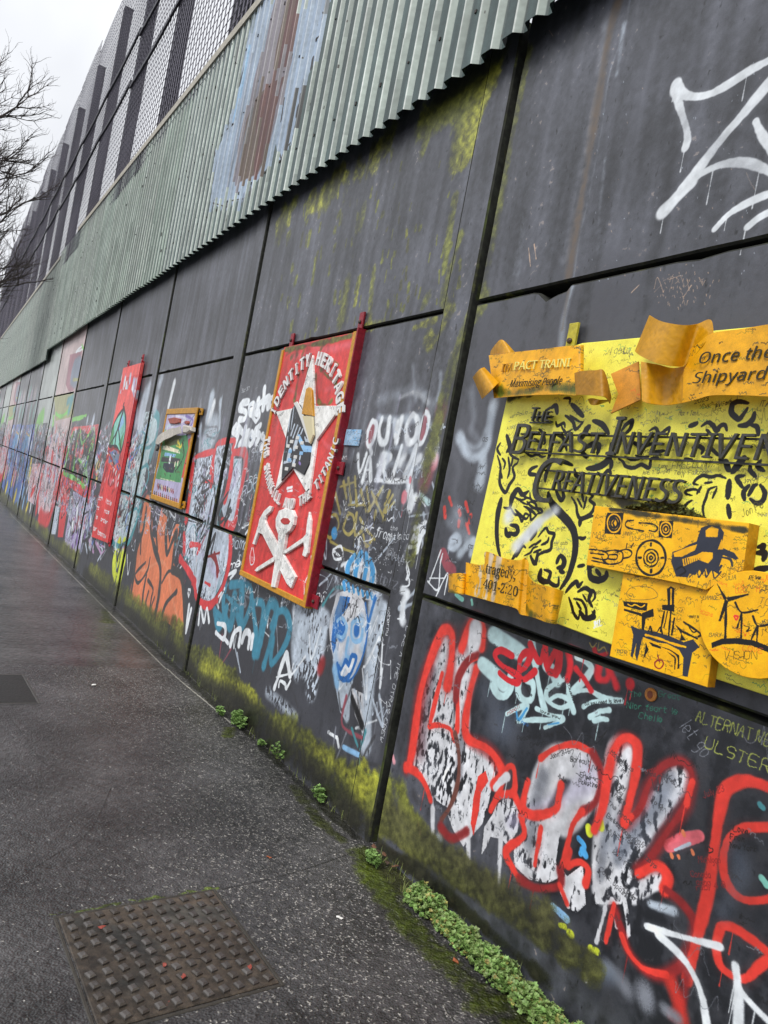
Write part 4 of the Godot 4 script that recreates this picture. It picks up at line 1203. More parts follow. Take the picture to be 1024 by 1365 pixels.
const PAINT_G := """
s red2 291 0.6 1 -16285 1463 -16383 1024 -16481 579 -16265 100
m moss 232 1 0.9 -19065 -274 -16386 -163
k algae 194 1 0.9 -19090 -457 -16136 -318
f pinkgrey 6 0.4 1 -16966 3805 -13950 3771 -13828 3624 -13981 2458 -13901 2242 -13442 1559 -15644 1495 -16590 2539
r paleb 317 0.8 0.5 -16721 3467 -16886 3252
r tan 396 0.8 0.5 -17490 3691 -17576 3396
r paleb 357 0.8 0.5 -16435 3759 -16448 3430
r tan 261 0.8 0.5 -16430 2878 -16633 2695
r lilac 378 0.8 0.5 -16947 3695 -16966 3360
r paleb 348 0.8 0.5 -16544 3232 -16648 2972
r lilac 327 0.8 0.5 -16375 3707 -16511 3480
r tan 348 0.8 0.5 -16468 3472 -16418 3092
f paleg 8 0.4 1 -19955 3467 -19693 3892 -16966 3805 -16590 2539 -16077 1482 -18622 1408 -19382 2480
r paleb 402 0.8 0.5 -17797 3486 -17740 3077
r pinkgrey 372 0.8 0.5 -16851 2931 -16905 2623
r white 396 0.8 0.5 -17387 3226 -17431 2900
r white 369 0.8 0.5 -18746 2761 -18340 2104
r paleb 358 0.8 0.5 -17908 2780 -17620 2210
r white 354 0.8 0.5 -16454 2891 -16438 2538
r lilac 422 0.8 0.5 -18737 2695 -18577 2203
r white 351 0.8 0.5 -16807 3356 -16929 3105
r pinkgrey 325 0.8 0.5 -17212 3327 -16913 2745
r mint 388 0.8 0.5 -17815 2942 -17687 2484
r bluegrey 374 0.8 0.5 -16900 2874 -16956 2566
r pinkgrey 511 0.8 0.5 -19986 3621 -19976 3206
r pinkgrey 376 0.8 0.5 -17057 3137 -17140 2847
r paleb 401 0.8 0.5 -17745 3272 -17693 2869
r paleb 401 0.8 0.5 -18174 3207 -18040 2738
r lilac 406 0.8 0.5 -19632 3304 -19259 2653
r paleb 424 0.8 0.5 -19541 2799 -19245 2207
r bluegrey 479 0.8 0.5 -19260 2987 -19292 2614
r paleb 343 0.8 0.5 -18215 3392 -17802 2720
r white 388 0.8 0.5 -17470 3062 -17410 2658
r lilac 516 0.8 0.5 -20000 3655 -20032 3268
r white 381 0.8 0.5 -17749 3047 -17604 2577
r mint 315 0.8 0.5 -17299 2901 -16893 2248
r white 414 0.8 0.5 -18585 3339 -18434 2851
r paleb 366 0.8 0.5 -17762 3652 -17568 3141
r white 339 0.8 0.5 -18161 2804 -17707 2116
r paleb 487 0.8 0.5 -19403 3438 -19439 3065
r paleb 378 0.8 0.5 -18183 3644 -17966 3111
r lilac 317 0.8 0.5 -16515 2738 -16662 2508
r white 402 0.8 0.5 -17805 3462 -17911 3174
r white 386 0.8 0.5 -17714 3653 -17849 3390
f olivel 7 0.6 1 -16829 2546 -14076 2542 -13716 2080 -15885 2003
f dark 8 0.7 1 -19125 1919 -16980 1958 -16467 1082 -19252 1012 -19590 1512
s lgreen 467 0.6 1 -19013 1848 -18170 2060 -18193 1888
s bluegrey 260 0.5 0.8 -17672 1540 -17693 1372
s bluegrey 292 0.5 0.8 -18847 1433 -18872 1254
s bluegrey 255 0.5 0.8 -17503 1842 -17524 1676
s black 290 0.5 0.8 -18736 1801 -18760 1623
s dgrey 261 0.5 0.8 -17727 1424 -17749 1255
s dgrey 234 0.5 0.8 -16700 1317 -16720 1157
s grey 281 0.5 0.8 -18462 1489 -18486 1314
s grey 246 0.5 0.8 -17159 1364 -17179 1200
s grey 271 0.5 0.8 -18077 1610 -18099 1439
s grey 284 0.5 0.8 -18562 1364 -18586 1187
s dgrey 265 0.5 0.8 -17871 1379 -17893 1209
s black 276 0.5 0.8 -18279 1371 -18302 1197
s black 250 0.5 0.8 -17352 1211 -17373 1045
s bluegrey 244 0.5 0.8 -17102 1194 -17122 1031
s dgrey 268 0.5 0.8 -17984 1639 -18007 1469
s dgrey 271 0.5 0.8 -18083 1630 -18105 1458
s black 278 0.5 0.8 -18331 1703 -18354 1529
s bluegrey 257 0.5 0.8 -17577 1308 -17599 1141
s grey 275 0.5 0.8 -18196 1837 -18219 1665
s bluegrey 269 0.5 0.8 -18041 1329 -18064 1158
s dgrey 279 0.5 0.8 -18387 1176 -18411 1001
s dgrey 303 0.5 0.8 -19210 1584 -19236 1403
s grey 264 0.5 0.8 -17868 1085 -17890 914
f blue2 9 0.6 1 -23091 1863 -19437 1918 -19088 1308 -19221 796 -19240 215 -20752 -228 -22902 -102 -23032 661 -23282 1255
s lblue 219 0.6 0.8 -19272 329 -19347 133
s azure 215 0.6 0.8 -18227 365 -18235 144
s azure 239 0.6 0.8 -19329 852 -19290 592
s white 191 0.6 0.8 -17443 284 -17344 9
s navy 159 0.6 0.8 -19073 1228 -19228 1085
s paleb 252 0.6 0.8 -19788 379 -19759 120
s lblue 227 0.6 0.8 -18868 111 -18895 -107
s blue 205 0.6 0.8 -17972 445 -17898 179
s white 192 0.6 0.8 -18549 485 -18642 309
s navy 244 0.6 0.8 -19541 915 -19503 653
s white 218 0.6 0.8 -18923 827 -18987 630
s lblue 219 0.6 0.8 -18853 1109 -18755 818
s white 237 0.6 0.8 -19446 1421 -19377 1141
s yellow 229 0.5 1 -18851 1067 -18589 622
s yellow 172 0.6 1 -17940 55 -18100 -132
f lpink 7 0.6 1 -18398 983 -16703 1070 -16481 579 -16668 183 -18091 143 -18589 622
s red2 173 0.5 1 -17655 620 -17663 351 -17208 521
r lilac 474 0.8 0.6 -19734 2273 -19527 1942
r mint 487 0.8 0.6 -20307 2308 -20068 1955
r white 580 0.8 0.6 -19915 2482 -19906 2272
r mint 530 0.8 0.6 -20035 2590 -19918 2312
r white 556 0.8 0.6 -19829 2550 -19775 2313
m moss 349 1 0.9 -30017 -495 -25411 -508 -22210 -416 -19009 -303
k algae 292 1 0.9 -29495 -672 -25031 -658 -21915 -550 -19090 -457
"""
const PAINT_H := """
f paleg 8 0.4 1 -19955 3467 -19693 3892 -16966 3805 -16590 2539 -16077 1482 -18622 1408 -19382 2480
r pinkgrey 511 0.8 0.5 -19986 3621 -19976 3206
r lilac 406 0.8 0.5 -19632 3304 -19259 2653
r paleb 424 0.8 0.5 -19541 2799 -19245 2207
r bluegrey 479 0.8 0.5 -19260 2987 -19292 2614
r lilac 516 0.8 0.5 -20000 3655 -20032 3268
r lilac 555 0.8 0.5 -20827 3675 -20841 3260
r paleb 487 0.8 0.5 -19403 3438 -19439 3065
r white 352 0.8 0.5 -20110 3849 -20404 3638
f blue2 9 0.6 1 -23091 1863 -19437 1918 -19088 1308 -19221 796 -19240 215 -20752 -228 -22902 -102 -23032 661 -23282 1255
s lblue 251 0.6 0.8 -21657 678 -21779 474
s azure 264 0.6 0.8 -20405 1497 -20440 1266
s azure 258 0.6 0.8 -20776 1322 -20654 1000
s blue 258 0.6 0.8 -22546 1164 -22694 962
s navy 280 0.6 0.8 -21386 1041 -21447 811
s navy 291 0.6 0.8 -21370 843 -21359 575
s paleb 295 0.6 0.8 -22262 818 -22342 585
s azure 272 0.6 0.8 -21009 1108 -20920 803
s blue 297 0.6 0.8 -21826 1450 -21769 1153
s navy 298 0.6 0.8 -21669 1802 -21666 1536
s blue 321 0.6 0.8 -22528 577 -22499 288
s paleb 323 0.6 0.8 -22843 791 -22769 475
s navy 289 0.6 0.8 -21389 -54 -21323 -347
s lblue 262 0.6 0.8 -20239 1715 -20242 1469
s paleb 252 0.6 0.8 -19788 379 -19759 120
s paleb 271 0.6 0.8 -21745 539 -21841 320
s azure 255 0.6 0.8 -20966 1549 -20811 1206
s blue 157 0.6 0.8 -22587 495 -22844 341
s white 228 0.6 0.8 -20446 1225 -20560 1037
s paleb 309 0.6 0.8 -22411 862 -22466 615
s paleb 131 0.6 0.8 -19889 665 -20096 532
s azure 321 0.6 0.8 -23046 756 -22932 421
s lblue 257 0.6 0.8 -20089 115 -20035 -160
s blue 258 0.6 0.8 -22919 934 -23078 731
s navy 290 0.6 0.8 -21661 246 -21568 -64
s azure 278 0.6 0.8 -22391 713 -22504 494
s navy 284 0.6 0.8 -22207 550 -22302 324
s navy 244 0.6 0.8 -19541 915 -19503 653
s white 239 0.6 0.8 -22555 1666 -22727 1481
s white 243 0.6 0.8 -20055 1616 -19947 1307
s navy 252 0.6 0.8 -20521 1106 -20392 784
s lblue 212 0.6 0.8 -21063 1377 -21218 1203
s paleb 266 0.6 0.8 -21293 756 -21133 412
s white 237 0.6 0.8 -19446 1421 -19377 1141
s navy 282 0.6 0.8 -21244 937 -21288 700
s azure 224 0.6 0.8 -20671 1603 -20799 1422
s azure 284 0.6 0.8 -21348 1609 -21399 1375
s yellow 45 0.5 1 -21112 1676 -20270 1611
s yellow 268 0.6 1 -20921 70 -21135 -147
r lilac 474 0.8 0.6 -19734 2273 -19527 1942
r pinkgrey 549 0.8 0.6 -22146 2081 -21837 1685
r pinkgrey 541 0.8 0.6 -21394 2308 -21159 1954
r white 608 0.8 0.6 -22318 2780 -22127 2443
r white 549 0.8 0.6 -20467 2028 -20333 1739
r mint 487 0.8 0.6 -20307 2308 -20068 1955
r white 580 0.8 0.6 -19915 2482 -19906 2272
r lilac 561 0.8 0.6 -22961 2871 -22608 2438
r paleb 514 0.8 0.6 -20531 2766 -20639 2624
r pinkgrey 674 0.8 0.6 -23125 2843 -22967 2520
r white 757 0.8 0.6 -23079 2277 -23124 2066
r pinkgrey 499 0.8 0.6 -20999 2842 -20724 2458
r mint 692 0.8 0.6 -22029 2896 -22080 2702
r pinkgrey 474 0.8 0.6 -22862 2009 -23042 1872
r pinkgrey 419 0.8 0.6 -21858 2591 -22036 2472
r mint 420 0.8 0.6 -21956 2899 -22136 2782
r mint 530 0.8 0.6 -20035 2590 -19918 2312
r lilac 607 0.8 0.6 -22355 2593 -22155 2252
r lilac 565 0.8 0.6 -22209 2157 -21933 1778
r pinkgrey 673 0.8 0.6 -21550 2791 -21544 2567
r mint 643 0.8 0.6 -21001 2266 -21014 2059
r paleb 601 0.8 0.6 -21258 2428 -21146 2145
r paleb 569 0.8 0.6 -20302 2823 -20229 2569
r pinkgrey 572 0.8 0.6 -23219 2933 -22863 2497
r white 556 0.8 0.6 -19829 2550 -19775 2313
r paleb 758 0.8 0.6 -23178 2359 -23132 2099
r white 603 0.8 0.6 -23036 2218 -22753 1832
r paleb 619 0.8 0.6 -20709 2710 -20685 2483
r lilac 654 0.8 0.6 -21433 2785 -21395 2544
r mint 637 0.8 0.6 -21057 2488 -21027 2255
r pinkgrey 596 0.8 0.6 -20630 2860 -20572 2613
s purple 338 0.6 0.8 -22241 560 -22290 403
s yellow 348 0.6 0.8 -22483 431 -22529 270
s pink 343 0.6 0.8 -21952 477 -21979 311
s pink 370 0.6 0.8 -22634 577 -22641 396
s purple 317 0.6 0.8 -22197 371 -22266 223
m moss 349 1 0.9 -30017 -495 -25411 -508 -22210 -416 -19009 -303
k algae 292 1 0.9 -29495 -672 -25031 -658 -21915 -550 -19090 -457
"""
const PAINT_YELLOW := """
v black 18 0.15 1 -1854 2038 -1784 1990
v black 10 0.15 1 -1897 2059 -1867 2058 -1862 2038
v black 18 0.15 1 -1951 2026 -1929 2031 -1914 2002
v black 10 0.15 1 -1980 2014 -1951 2026
v black 11 0.15 1 -1914 1973 -1902 1956 -1874 1967 -1862 1950
v black 13 0.15 1 -1874 1996 -1831 1973 -1809 1945 -1780 1973
v black 8 0.15 1 -1851 1996 -1801 1973 -1787 1973
v black 8 0.15 1 -1889 1967 -1858 1933 -1824 1945
v black 18 0.15 1 -1738 1976 -1694 1962 -1657 1930
v black 20 0.15 1 -1750 1880 -1718 1892 -1690 1887 -1690 1860
v black 23 0.15 1 -1639 1899 -1634 1862 -1649 1830 -1685 1812 -1725 1807
v black 21 0.15 1 -1772 1912 -1759 1945 -1748 1957
v black 15 0.15 1 -1760 1863 -1734 1845
v black 12 0.15 1 -1994 1943 -1975 1932 -1950 1897 -1955 1885
v black 9 0.15 1 -2010 1907 -1972 1890
v black 19 0.15 1 -1924 1921 -1913 1863 -1917 1834
v black 10 0.15 1 -2045 1852 -2008 1839 -1977 1846 -1950 1838 -1931 1842
v black 19 0.15 1 -2169 1917 -2139 1874 -2150 1849
v black 13 0.15 1 -1893 1921 -1860 1910 -1833 1866
v black 11 0.15 1 -1868 1944 -1837 1911
v black 12 0.15 1 -2197 1885 -2209 1859 -2183 1835
v black 14 0.15 1 -2202 1834 -2179 1803 -2167 1779 -2156 1723 -2115 1689 -2097 1722 -2079 1754 -2098 1789 -2077 1809 -2077 1827
v black 10 0.15 1 -2170 1823 -2147 1805 -2149 1780
v black 11 0.15 1 -2136 1830 -2114 1782 -2117 1745
v black 12 0.15 1 -2170 1773 -2148 1743
v black 11 0.15 1 -2109 1832 -2108 1795
v black 10 0.15 1 -2145 1861 -2120 1837 -2071 1821
v black 14 0.15 1 -1891 1824 -1854 1828 -1791 1814
v black 15 0.15 1 -1948 1768 -1998 1771 -1995 1789 -1965 1802
v black 16 0.15 1 -1911 1747 -1912 1782 -1897 1818
v black 15 0.15 1 -1849 1718 -1818 1687 -1806 1699 -1820 1726
v black 15 0.15 1 -1634 1846 -1623 1831 -1622 1810
v black 23 0.15 1 -1885 1709 -1861 1677 -1807 1643 -1756 1615 -1720 1587
v black 15 0.15 1 -2107 1629 -2072 1632 -2075 1675 -2049 1707 -2017 1686 -1988 1700
v black 9 0.15 1 -2058 1676 -2021 1667 -1990 1676
v black 10 0.15 1 -2074 1638 -2040 1611 -2014 1608 -1991 1587 -1982 1618 -1947 1610
v black 10 0.15 1 -1998 1646 -1961 1632 -1944 1599 -1918 1625
v black 11 0.15 1 -1986 1665 -1948 1645 -1907 1643 -1897 1633 -1918 1625
v black 8 0.15 1 -1979 1701 -1964 1673 -1930 1670
v black 12 0.15 1 -1770 1702 -1742 1677 -1728 1646 -1710 1632 -1679 1646 -1663 1664 -1661 1685 -1685 1699 -1675 1716 -1704 1719
v black 8 0.15 1 -1741 1699 -1712 1670
v black 9 0.15 1 -1701 1709 -1704 1665
v black 10 0.15 1 -1724 1717 -1711 1691
v black 15 0.15 1 -1710 1632 -1708 1608
v black 25 0.15 1 -2130 1663 -2133 1607 -2128 1555
v black 13 0.15 1 -1780 1801 -1768 1780 -1737 1771
v black 13 0.15 1 -1649 1787 -1630 1805 -1615 1795
v black 9 0.15 1 -1675 1797 -1643 1777
v black 15 0.15 1 -1182 2025 -1213 2031 -1230 2022 -1228 1999 -1214 1986 -1199 1981 -1182 2012
v black 15 0.15 1 -1159 1999 -1162 1977 -1177 1963 -1199 1961
v black 12 0.15 1 -1163 1963 -1144 1957 -1135 1933
v black 14 0.15 1 -1607 1941 -1593 1962 -1571 1975 -1574 1947 -1597 1926
v black 14 0.15 1 -1357 1958 -1337 1965 -1333 1970
v black 13 0.15 1 -1315 1958 -1298 1970 -1281 1963 -1263 1945 -1256 1959 -1242 1963 -1231 1945
v black 9 0.15 1 -1298 1949 -1275 1931
v black 11 0.15 1 -1497 1942 -1476 1952 -1455 1933 -1426 1953 -1426 1928
v black 12 0.15 1 -1332 1892 -1313 1898 -1296 1889 -1298 1875
v black 12 0.15 1 -1598 1847 -1577 1838 -1561 1823 -1529 1820 -1502 1832 -1471 1823 -1469 1853 -1444 1859
v black 8 0.15 1 -1575 1856 -1541 1845 -1512 1849
v black 9 0.15 1 -1533 1861 -1508 1856 -1479 1860
v black 10 0.15 1 -1351 1858 -1324 1855
v black 16 0.15 1 -1201 1829 -1219 1860
v black 20 0.15 1 -1163 1871 -1177 1849 -1191 1826
v black 11 0.15 1 -1238 1861 -1218 1855
v black 12 0.15 1 -1143 1850 -1138 1833 -1119 1817
v black 12 0.15 1 -1115 1865 -1121 1847 -1099 1835
v black 10 0.15 1 -1206 1807 -1231 1814 -1254 1808 -1279 1811 -1297 1800 -1305 1786 -1289 1782
v black 8 0.15 1 -1229 1782 -1251 1772 -1256 1748 -1260 1716 -1249 1687
v black 8 0.15 1 -1279 1760 -1296 1768 -1325 1761 -1323 1752 -1302 1749
v black 10 0.15 1 -1299 1735 -1312 1725 -1324 1705 -1300 1693 -1289 1713
v black 7 0.15 1 -1236 1746 -1228 1778
v black 7 0.15 1 -1270 1789 -1246 1793
v black 8 0.15 1 -1288 1755 -1278 1779
v black 16 0.15 1 -1195 1803 -1192 1776 -1189 1750
v black 13 0.15 1 -1185 1733 -1172 1696
v black 12 0.15 1 -1153 1819 -1174 1811 -1150 1784
v black 13 0.15 1 -1134 1794 -1146 1772 -1139 1750
v black 13 0.15 1 -1104 1797 -1087 1776 -1088 1755 -1103 1745 -1125 1756
v black 12 0.15 1 -1131 1764 -1121 1791 -1113 1796
v black 11 0.15 1 -1115 1921 -1103 1947
v black 12 0.15 1 -1095 1904 -1129 1903
v black 13 0.15 1 -1555 1906 -1516 1892 -1471 1903
v black 11 0.15 1 -1470 1873 -1426 1880
v black 10 0.15 1 -1278 1899 -1243 1872
v black 20 0.15 1 -2131 1662 -2132 1599 -2121 1533 -2097 1474 -2073 1438
v black 24 0.15 1 -1886 1696 -1845 1654 -1784 1622 -1740 1594 -1716 1559 -1706 1512 -1708 1463 -1718 1417 -1740 1377
v black 17 0.15 1 -2069 1631 -2063 1674 -2045 1706 -2016 1690 -1986 1705
v black 9 0.15 1 -2034 1695 -1996 1680 -1962 1677
v black 11 0.15 1 -2041 1628 -2012 1613 -1974 1599 -1961 1613
v black 9 0.15 1 -1975 1664 -1941 1662 -1918 1635 -1901 1631
v black 11 0.15 1 -1987 1645 -1950 1632 -1921 1617
v black 7 0.15 1 -2026 1665 -1998 1656 -1972 1653
v black 18 0.15 1 -2073 1551 -2062 1528 -2039 1522
v black 18 0.15 1 -2051 1566 -2016 1565 -2003 1548 -2016 1534 -2051 1536
v black 17 0.15 1 -2006 1437 -1982 1474 -1979 1492 -1956 1531
v black 11 0.15 1 -1984 1450 -1963 1495 -1945 1491
v black 13 0.15 1 -1929 1523 -1911 1549 -1908 1567
v black 12 0.15 1 -1893 1540 -1864 1578 -1844 1564 -1817 1562 -1821 1533 -1821 1505 -1856 1488 -1875 1473 -1874 1439
v black 8 0.15 1 -1945 1462 -1917 1478 -1906 1497 -1884 1506
v black 9 0.15 1 -1901 1481 -1866 1498
v black 10 0.15 1 -1901 1510 -1875 1531
v black 10 0.15 1 -1870 1514 -1843 1530 -1840 1547
v black 8 0.15 1 -1929 1494 -1902 1515
v black 15 0.15 1 -1914 1467 -1883 1443 -1880 1490
v black 19 0.15 1 -1770 1493 -1747 1478 -1749 1455 -1772 1446
v black 14 0.15 1 -1780 1461 -1773 1490
v black 21 0.15 1 -1847 1427 -1848 1398 -1829 1388 -1799 1390
v black 14 0.15 1 -1833 1429 -1800 1424 -1801 1396 -1775 1384 -1754 1388 -1757 1415
v black 14 0.15 1 -1737 1436 -1759 1437
v black 12 0.15 1 -1707 1604 -1706 1625 -1681 1639 -1656 1647
v black 12 0.15 1 -1702 1566 -1684 1564 -1672 1571
v black 12 0.15 1 -1681 1467 -1655 1477
v black 19 0.15 1 -1623 1456 -1631 1476 -1605 1491
v black 14 0.15 1 -1713 1369 -1698 1394 -1675 1415 -1664 1401 -1648 1420
v black 11 0.15 1 -1695 1357 -1674 1329 -1662 1310 -1638 1295 -1636 1316
v black 10 0.15 1 -1674 1356 -1640 1358 -1614 1337 -1599 1304 -1569 1316 -1587 1333
v black 9 0.15 1 -1637 1401 -1596 1399 -1585 1380 -1594 1363
v black 9 0.15 1 -1658 1348 -1632 1328
v black 7 0.15 1 -1638 1379 -1613 1358
s white 45 0.8 0.5 -1954 1525 -1894 1603 -1855 1636 -1828 1650
s white 54 0.8 0.6 -2002 1483 -1944 1550 -1906 1590
s white 47 0.9 0.5 -2073 1582 -2065 1619
v black 21 0.15 1 -1633 1471 -1618 1442 -1585 1438 -1558 1453 -1558 1472
v black 14 0.15 1 -1601 1470 -1581 1455
v black 14 0.15 1 -1661 1382 -1633 1401 -1606 1393 -1608 1367 -1587 1347
v black 17 0.15 1 -1638 1322 -1609 1304 -1580 1317 -1577 1337
v black 13 0.15 1 -1076 1626 -1062 1633 -1066 1617
v black 15 0.15 1 -1078 1610 -1055 1614 -1056 1593
v black 15 0.15 1 -1074 1565 -1035 1577
t dgrey 2 0.15 6 22 140 -1388 1825|FREEDOm!!!
t dgrey 2 0.15 5 12 117 -1378 1807|Tony Falcone
t dgrey 2 0.15 3 11 32 -1436 1825|Lana
t dgrey 2 0.15 0 14 64 -1401 1992|Max + Toni
t black 2 0.15 13 11 48 -1353 2027|2023
t black 2 0.15 14 12 52 -1282 2014|Arvi Family
t dgrey 2 0.15 8 10 100 -1489 1800|ARE T. Quigley
t olive 3 0.15 29 21 34 -1136 1703|Jon
t olive 3 0.15 36 21 26 -1101 1724|Pe
t dgrey 3 0.15 0 15 0 -1152 2016|ITA
t dgrey 2 0.15 22 10 42 -1151 1797|Joyce
t dgrey 2 0.15 2 27 94 -1725 2206|I gotu
t dgrey 2 0.15 10 14 103 -2170 1986|we Paulo
t dgrey 2 0.15 18 14 124 -2174 1935|Aitor Nicos
t dgrey 2 0.15 18 11 47 -1813 1573|police
t dgrey 2 0.15 13 13 68 -1810 1520|for gods
t white 5 0.15 29 20 39 -1567 1280|JMIL
t black 2 0.15 19 13 38 -1599 1385|Paolo
"""
const PAINT_PTOP := """
f black 2 0.2 1 -1556 1641 -1553 1660 -1490 1667 -1487 1598 -1549 1593
f amber 2 0.2 1 -1491 1634 -1490 1623 -1493 1614 -1498 1606 -1505 1601 -1514 1599 -1524 1600 -1533 1605 -1541 1612 -1546 1622 -1549 1632 -1548 1642 -1544 1651 -1537 1658 -1529 1661 -1519 1661 -1510 1658 -1501 1652 -1495 1643 -1491 1633
s black 7 0.2 1 -1499 1633 -1498 1625 -1500 1618 -1503 1612 -1509 1609 -1516 1607 -1523 1608 -1530 1612 -1535 1617 -1539 1624 -1541 1632 -1540 1639 -1537 1646 -1532 1650 -1526 1653 -1519 1653 -1512 1651 -1506 1646 -1501 1640 -1498 1632
s black 7 0.2 1 -1506 1632 -1505 1627 -1507 1622 -1509 1619 -1513 1616 -1517 1615 -1522 1616 -1526 1618 -1530 1622 -1532 1626 -1533 1631 -1533 1636 -1531 1640 -1528 1643 -1524 1645 -1519 1645 -1515 1643 -1511 1640 -1508 1636 -1506 1632
f black 2 0.2 1 -1355 1656 -1309 1663 -1304 1612 -1348 1609
f amber 2 0.2 1 -1309 1639 -1308 1631 -1310 1624 -1314 1618 -1319 1615 -1326 1613 -1332 1614 -1339 1618 -1344 1623 -1348 1630 -1350 1638 -1349 1645 -1346 1652 -1341 1656 -1335 1659 -1328 1659 -1322 1657 -1316 1652 -1311 1646 -1309 1638
s black 5 0.2 1 -1315 1638 -1315 1633 -1316 1628 -1318 1624 -1322 1621 -1327 1620 -1331 1621 -1336 1623 -1339 1627 -1342 1632 -1343 1637 -1343 1642 -1341 1647 -1337 1650 -1333 1652 -1329 1652 -1324 1650 -1320 1647 -1317 1643 -1315 1638
s black 5 0.2 1 -1322 1637 -1322 1635 -1323 1632 -1324 1631 -1326 1629 -1328 1629 -1330 1629 -1332 1630 -1334 1632 -1335 1634 -1335 1637 -1335 1639 -1334 1641 -1333 1642 -1331 1643 -1329 1643 -1327 1643 -1325 1641 -1323 1639 -1322 1637
s black 7 0.2 1 -1521 1639 -1524 1630 -1517 1621
s black 5 0.2 1 -1448 1648 -1472 1642 -1473 1627 -1449 1621 -1404 1620
s black 5 0.2 1 -1426 1643 -1379 1645 -1358 1636 -1364 1624 -1384 1624
s black 7 0.2 1 -1311 1552 -1310 1539 -1312 1526 -1317 1515 -1324 1505 -1334 1498 -1346 1493 -1359 1492 -1372 1494 -1384 1499 -1395 1507 -1404 1517 -1410 1529 -1413 1542 -1413 1556 -1409 1568 -1402 1579 -1392 1588 -1381 1593 -1368 1596 -1355 1595 -1342 1591 -1331 1584 -1322 1575 -1315 1563 -1311 1551
s black 5 0.2 1 -1336 1548 -1335 1541 -1336 1535 -1339 1529 -1342 1525 -1347 1521 -1353 1519 -1360 1518 -1366 1519 -1372 1522 -1378 1525 -1382 1531 -1385 1537 -1386 1543 -1386 1550 -1384 1556 -1381 1561 -1376 1565 -1370 1568 -1364 1569 -1358 1569 -1352 1567 -1346 1564 -1341 1559 -1338 1554 -1336 1547
s black 5 0.2 1 -1346 1546 -1346 1542 -1346 1539 -1348 1536 -1350 1533 -1353 1531 -1356 1529 -1360 1529 -1364 1530 -1367 1531 -1370 1533 -1373 1536 -1374 1540 -1375 1543 -1375 1547 -1374 1551 -1372 1554 -1369 1556 -1366 1558 -1363 1558 -1359 1558 -1355 1557 -1352 1555 -1349 1553 -1347 1549 -1346 1546
s black 5 0.2 1 -1356 1544 -1356 1543 -1356 1542 -1356 1541 -1357 1540 -1358 1539 -1359 1539 -1360 1539 -1362 1539 -1363 1540 -1364 1540 -1364 1541 -1365 1542 -1365 1544 -1365 1545 -1365 1546 -1364 1547 -1363 1548 -1362 1548 -1361 1549 -1360 1549 -1359 1548 -1358 1548 -1357 1547 -1356 1546 -1356 1544
s black 7 0.2 1 -1326 1549 -1319 1551
s black 8 0.2 1 -1352 1508 -1351 1502
s black 7 0.2 1 -1396 1538 -1403 1537
s black 8 0.2 1 -1369 1580 -1370 1586
s black 5 0.2 1 -1600 1533 -1562 1536 -1531 1534 -1517 1522 -1529 1510 -1579 1508
s black 5 0.2 1 -1590 1522 -1536 1525
s black 5 0.2 1 -1542 1533 -1496 1546 -1466 1542 -1464 1515 -1500 1500 -1531 1504 -1542 1517
s black 5 0.2 1 -1518 1527 -1486 1533 -1486 1518 -1519 1515
s black 5 0.2 1 -1488 1541 -1455 1555 -1433 1550 -1436 1535 -1462 1525
s black 5 0.2 1 -1455 1555 -1456 1573
s black 5 0.2 1 -1439 1564 -1432 1577
s black 5 0.2 1 -1580 1499 -1545 1499 -1508 1499
f navy 2 0.2 1 -1220 1632 -1216 1654 -1192 1665 -1164 1666 -1147 1650 -1146 1619 -1147 1608 -1107 1599 -1092 1586 -1098 1582 -1137 1589 -1142 1557 -1137 1534 -1161 1543 -1169 1526 -1179 1545 -1186 1525 -1197 1537 -1208 1519 -1226 1521 -1229 1509 -1265 1505 -1289 1542 -1292 1572 -1264 1585 -1243 1602 -1222 1613
f amber 2 0.2 1 -1201 1648 -1186 1662 -1165 1657 -1163 1635 -1197 1631
f amber 2 0.2 1 -1288 1570 -1247 1593 -1220 1605 -1223 1589 -1259 1564 -1283 1560
f amber 2 0.2 1 -1258 1556 -1214 1576 -1199 1587 -1168 1590 -1165 1574 -1176 1559 -1206 1564 -1248 1538
s black 5 0.2 1 -1269 1524 -1253 1535 -1239 1524 -1254 1510
f amber 2 0.2 1 -1149 1631 -1140 1604 -1154 1602
s navy 3 0.2 1 -1258 1558 -1252 1543
s navy 3 0.2 1 -1251 1560 -1245 1544
s navy 3 0.2 1 -1244 1561 -1238 1545
s navy 3 0.2 1 -1237 1562 -1231 1547
s navy 2 0.2 1 -1230 1563 -1225 1548
s navy 2 0.2 1 -1223 1564 -1218 1549
s navy 2 0.2 1 -1216 1565 -1211 1550
s navy 2 0.2 1 -1210 1566 -1204 1551
s navy 2 0.2 1 -1203 1568 -1197 1552
s navy 6 0.2 1 -1144 1582 -1114 1580 -1105 1563
s navy 6 0.2 1 -1136 1558 -1144 1543 -1144 1567
s navy 4 0.2 1 -1128 1598 -1104 1584
s navy 4 0.2 1 -1224 1510 -1205 1532 -1195 1515 -1183 1539 -1173 1520 -1161 1543 -1148 1522 -1133 1543
t black 2 0.15 2 11 67 -1424 1665|AUDIO
t dgrey 2 0.15 13 15 93 -1447 1583|LUCHA
t dgrey 2 0.15 8 11 35 -1479 1596|JANNA
t dgrey 2 0.15 8 17 60 -1595 1574|MAX
"""
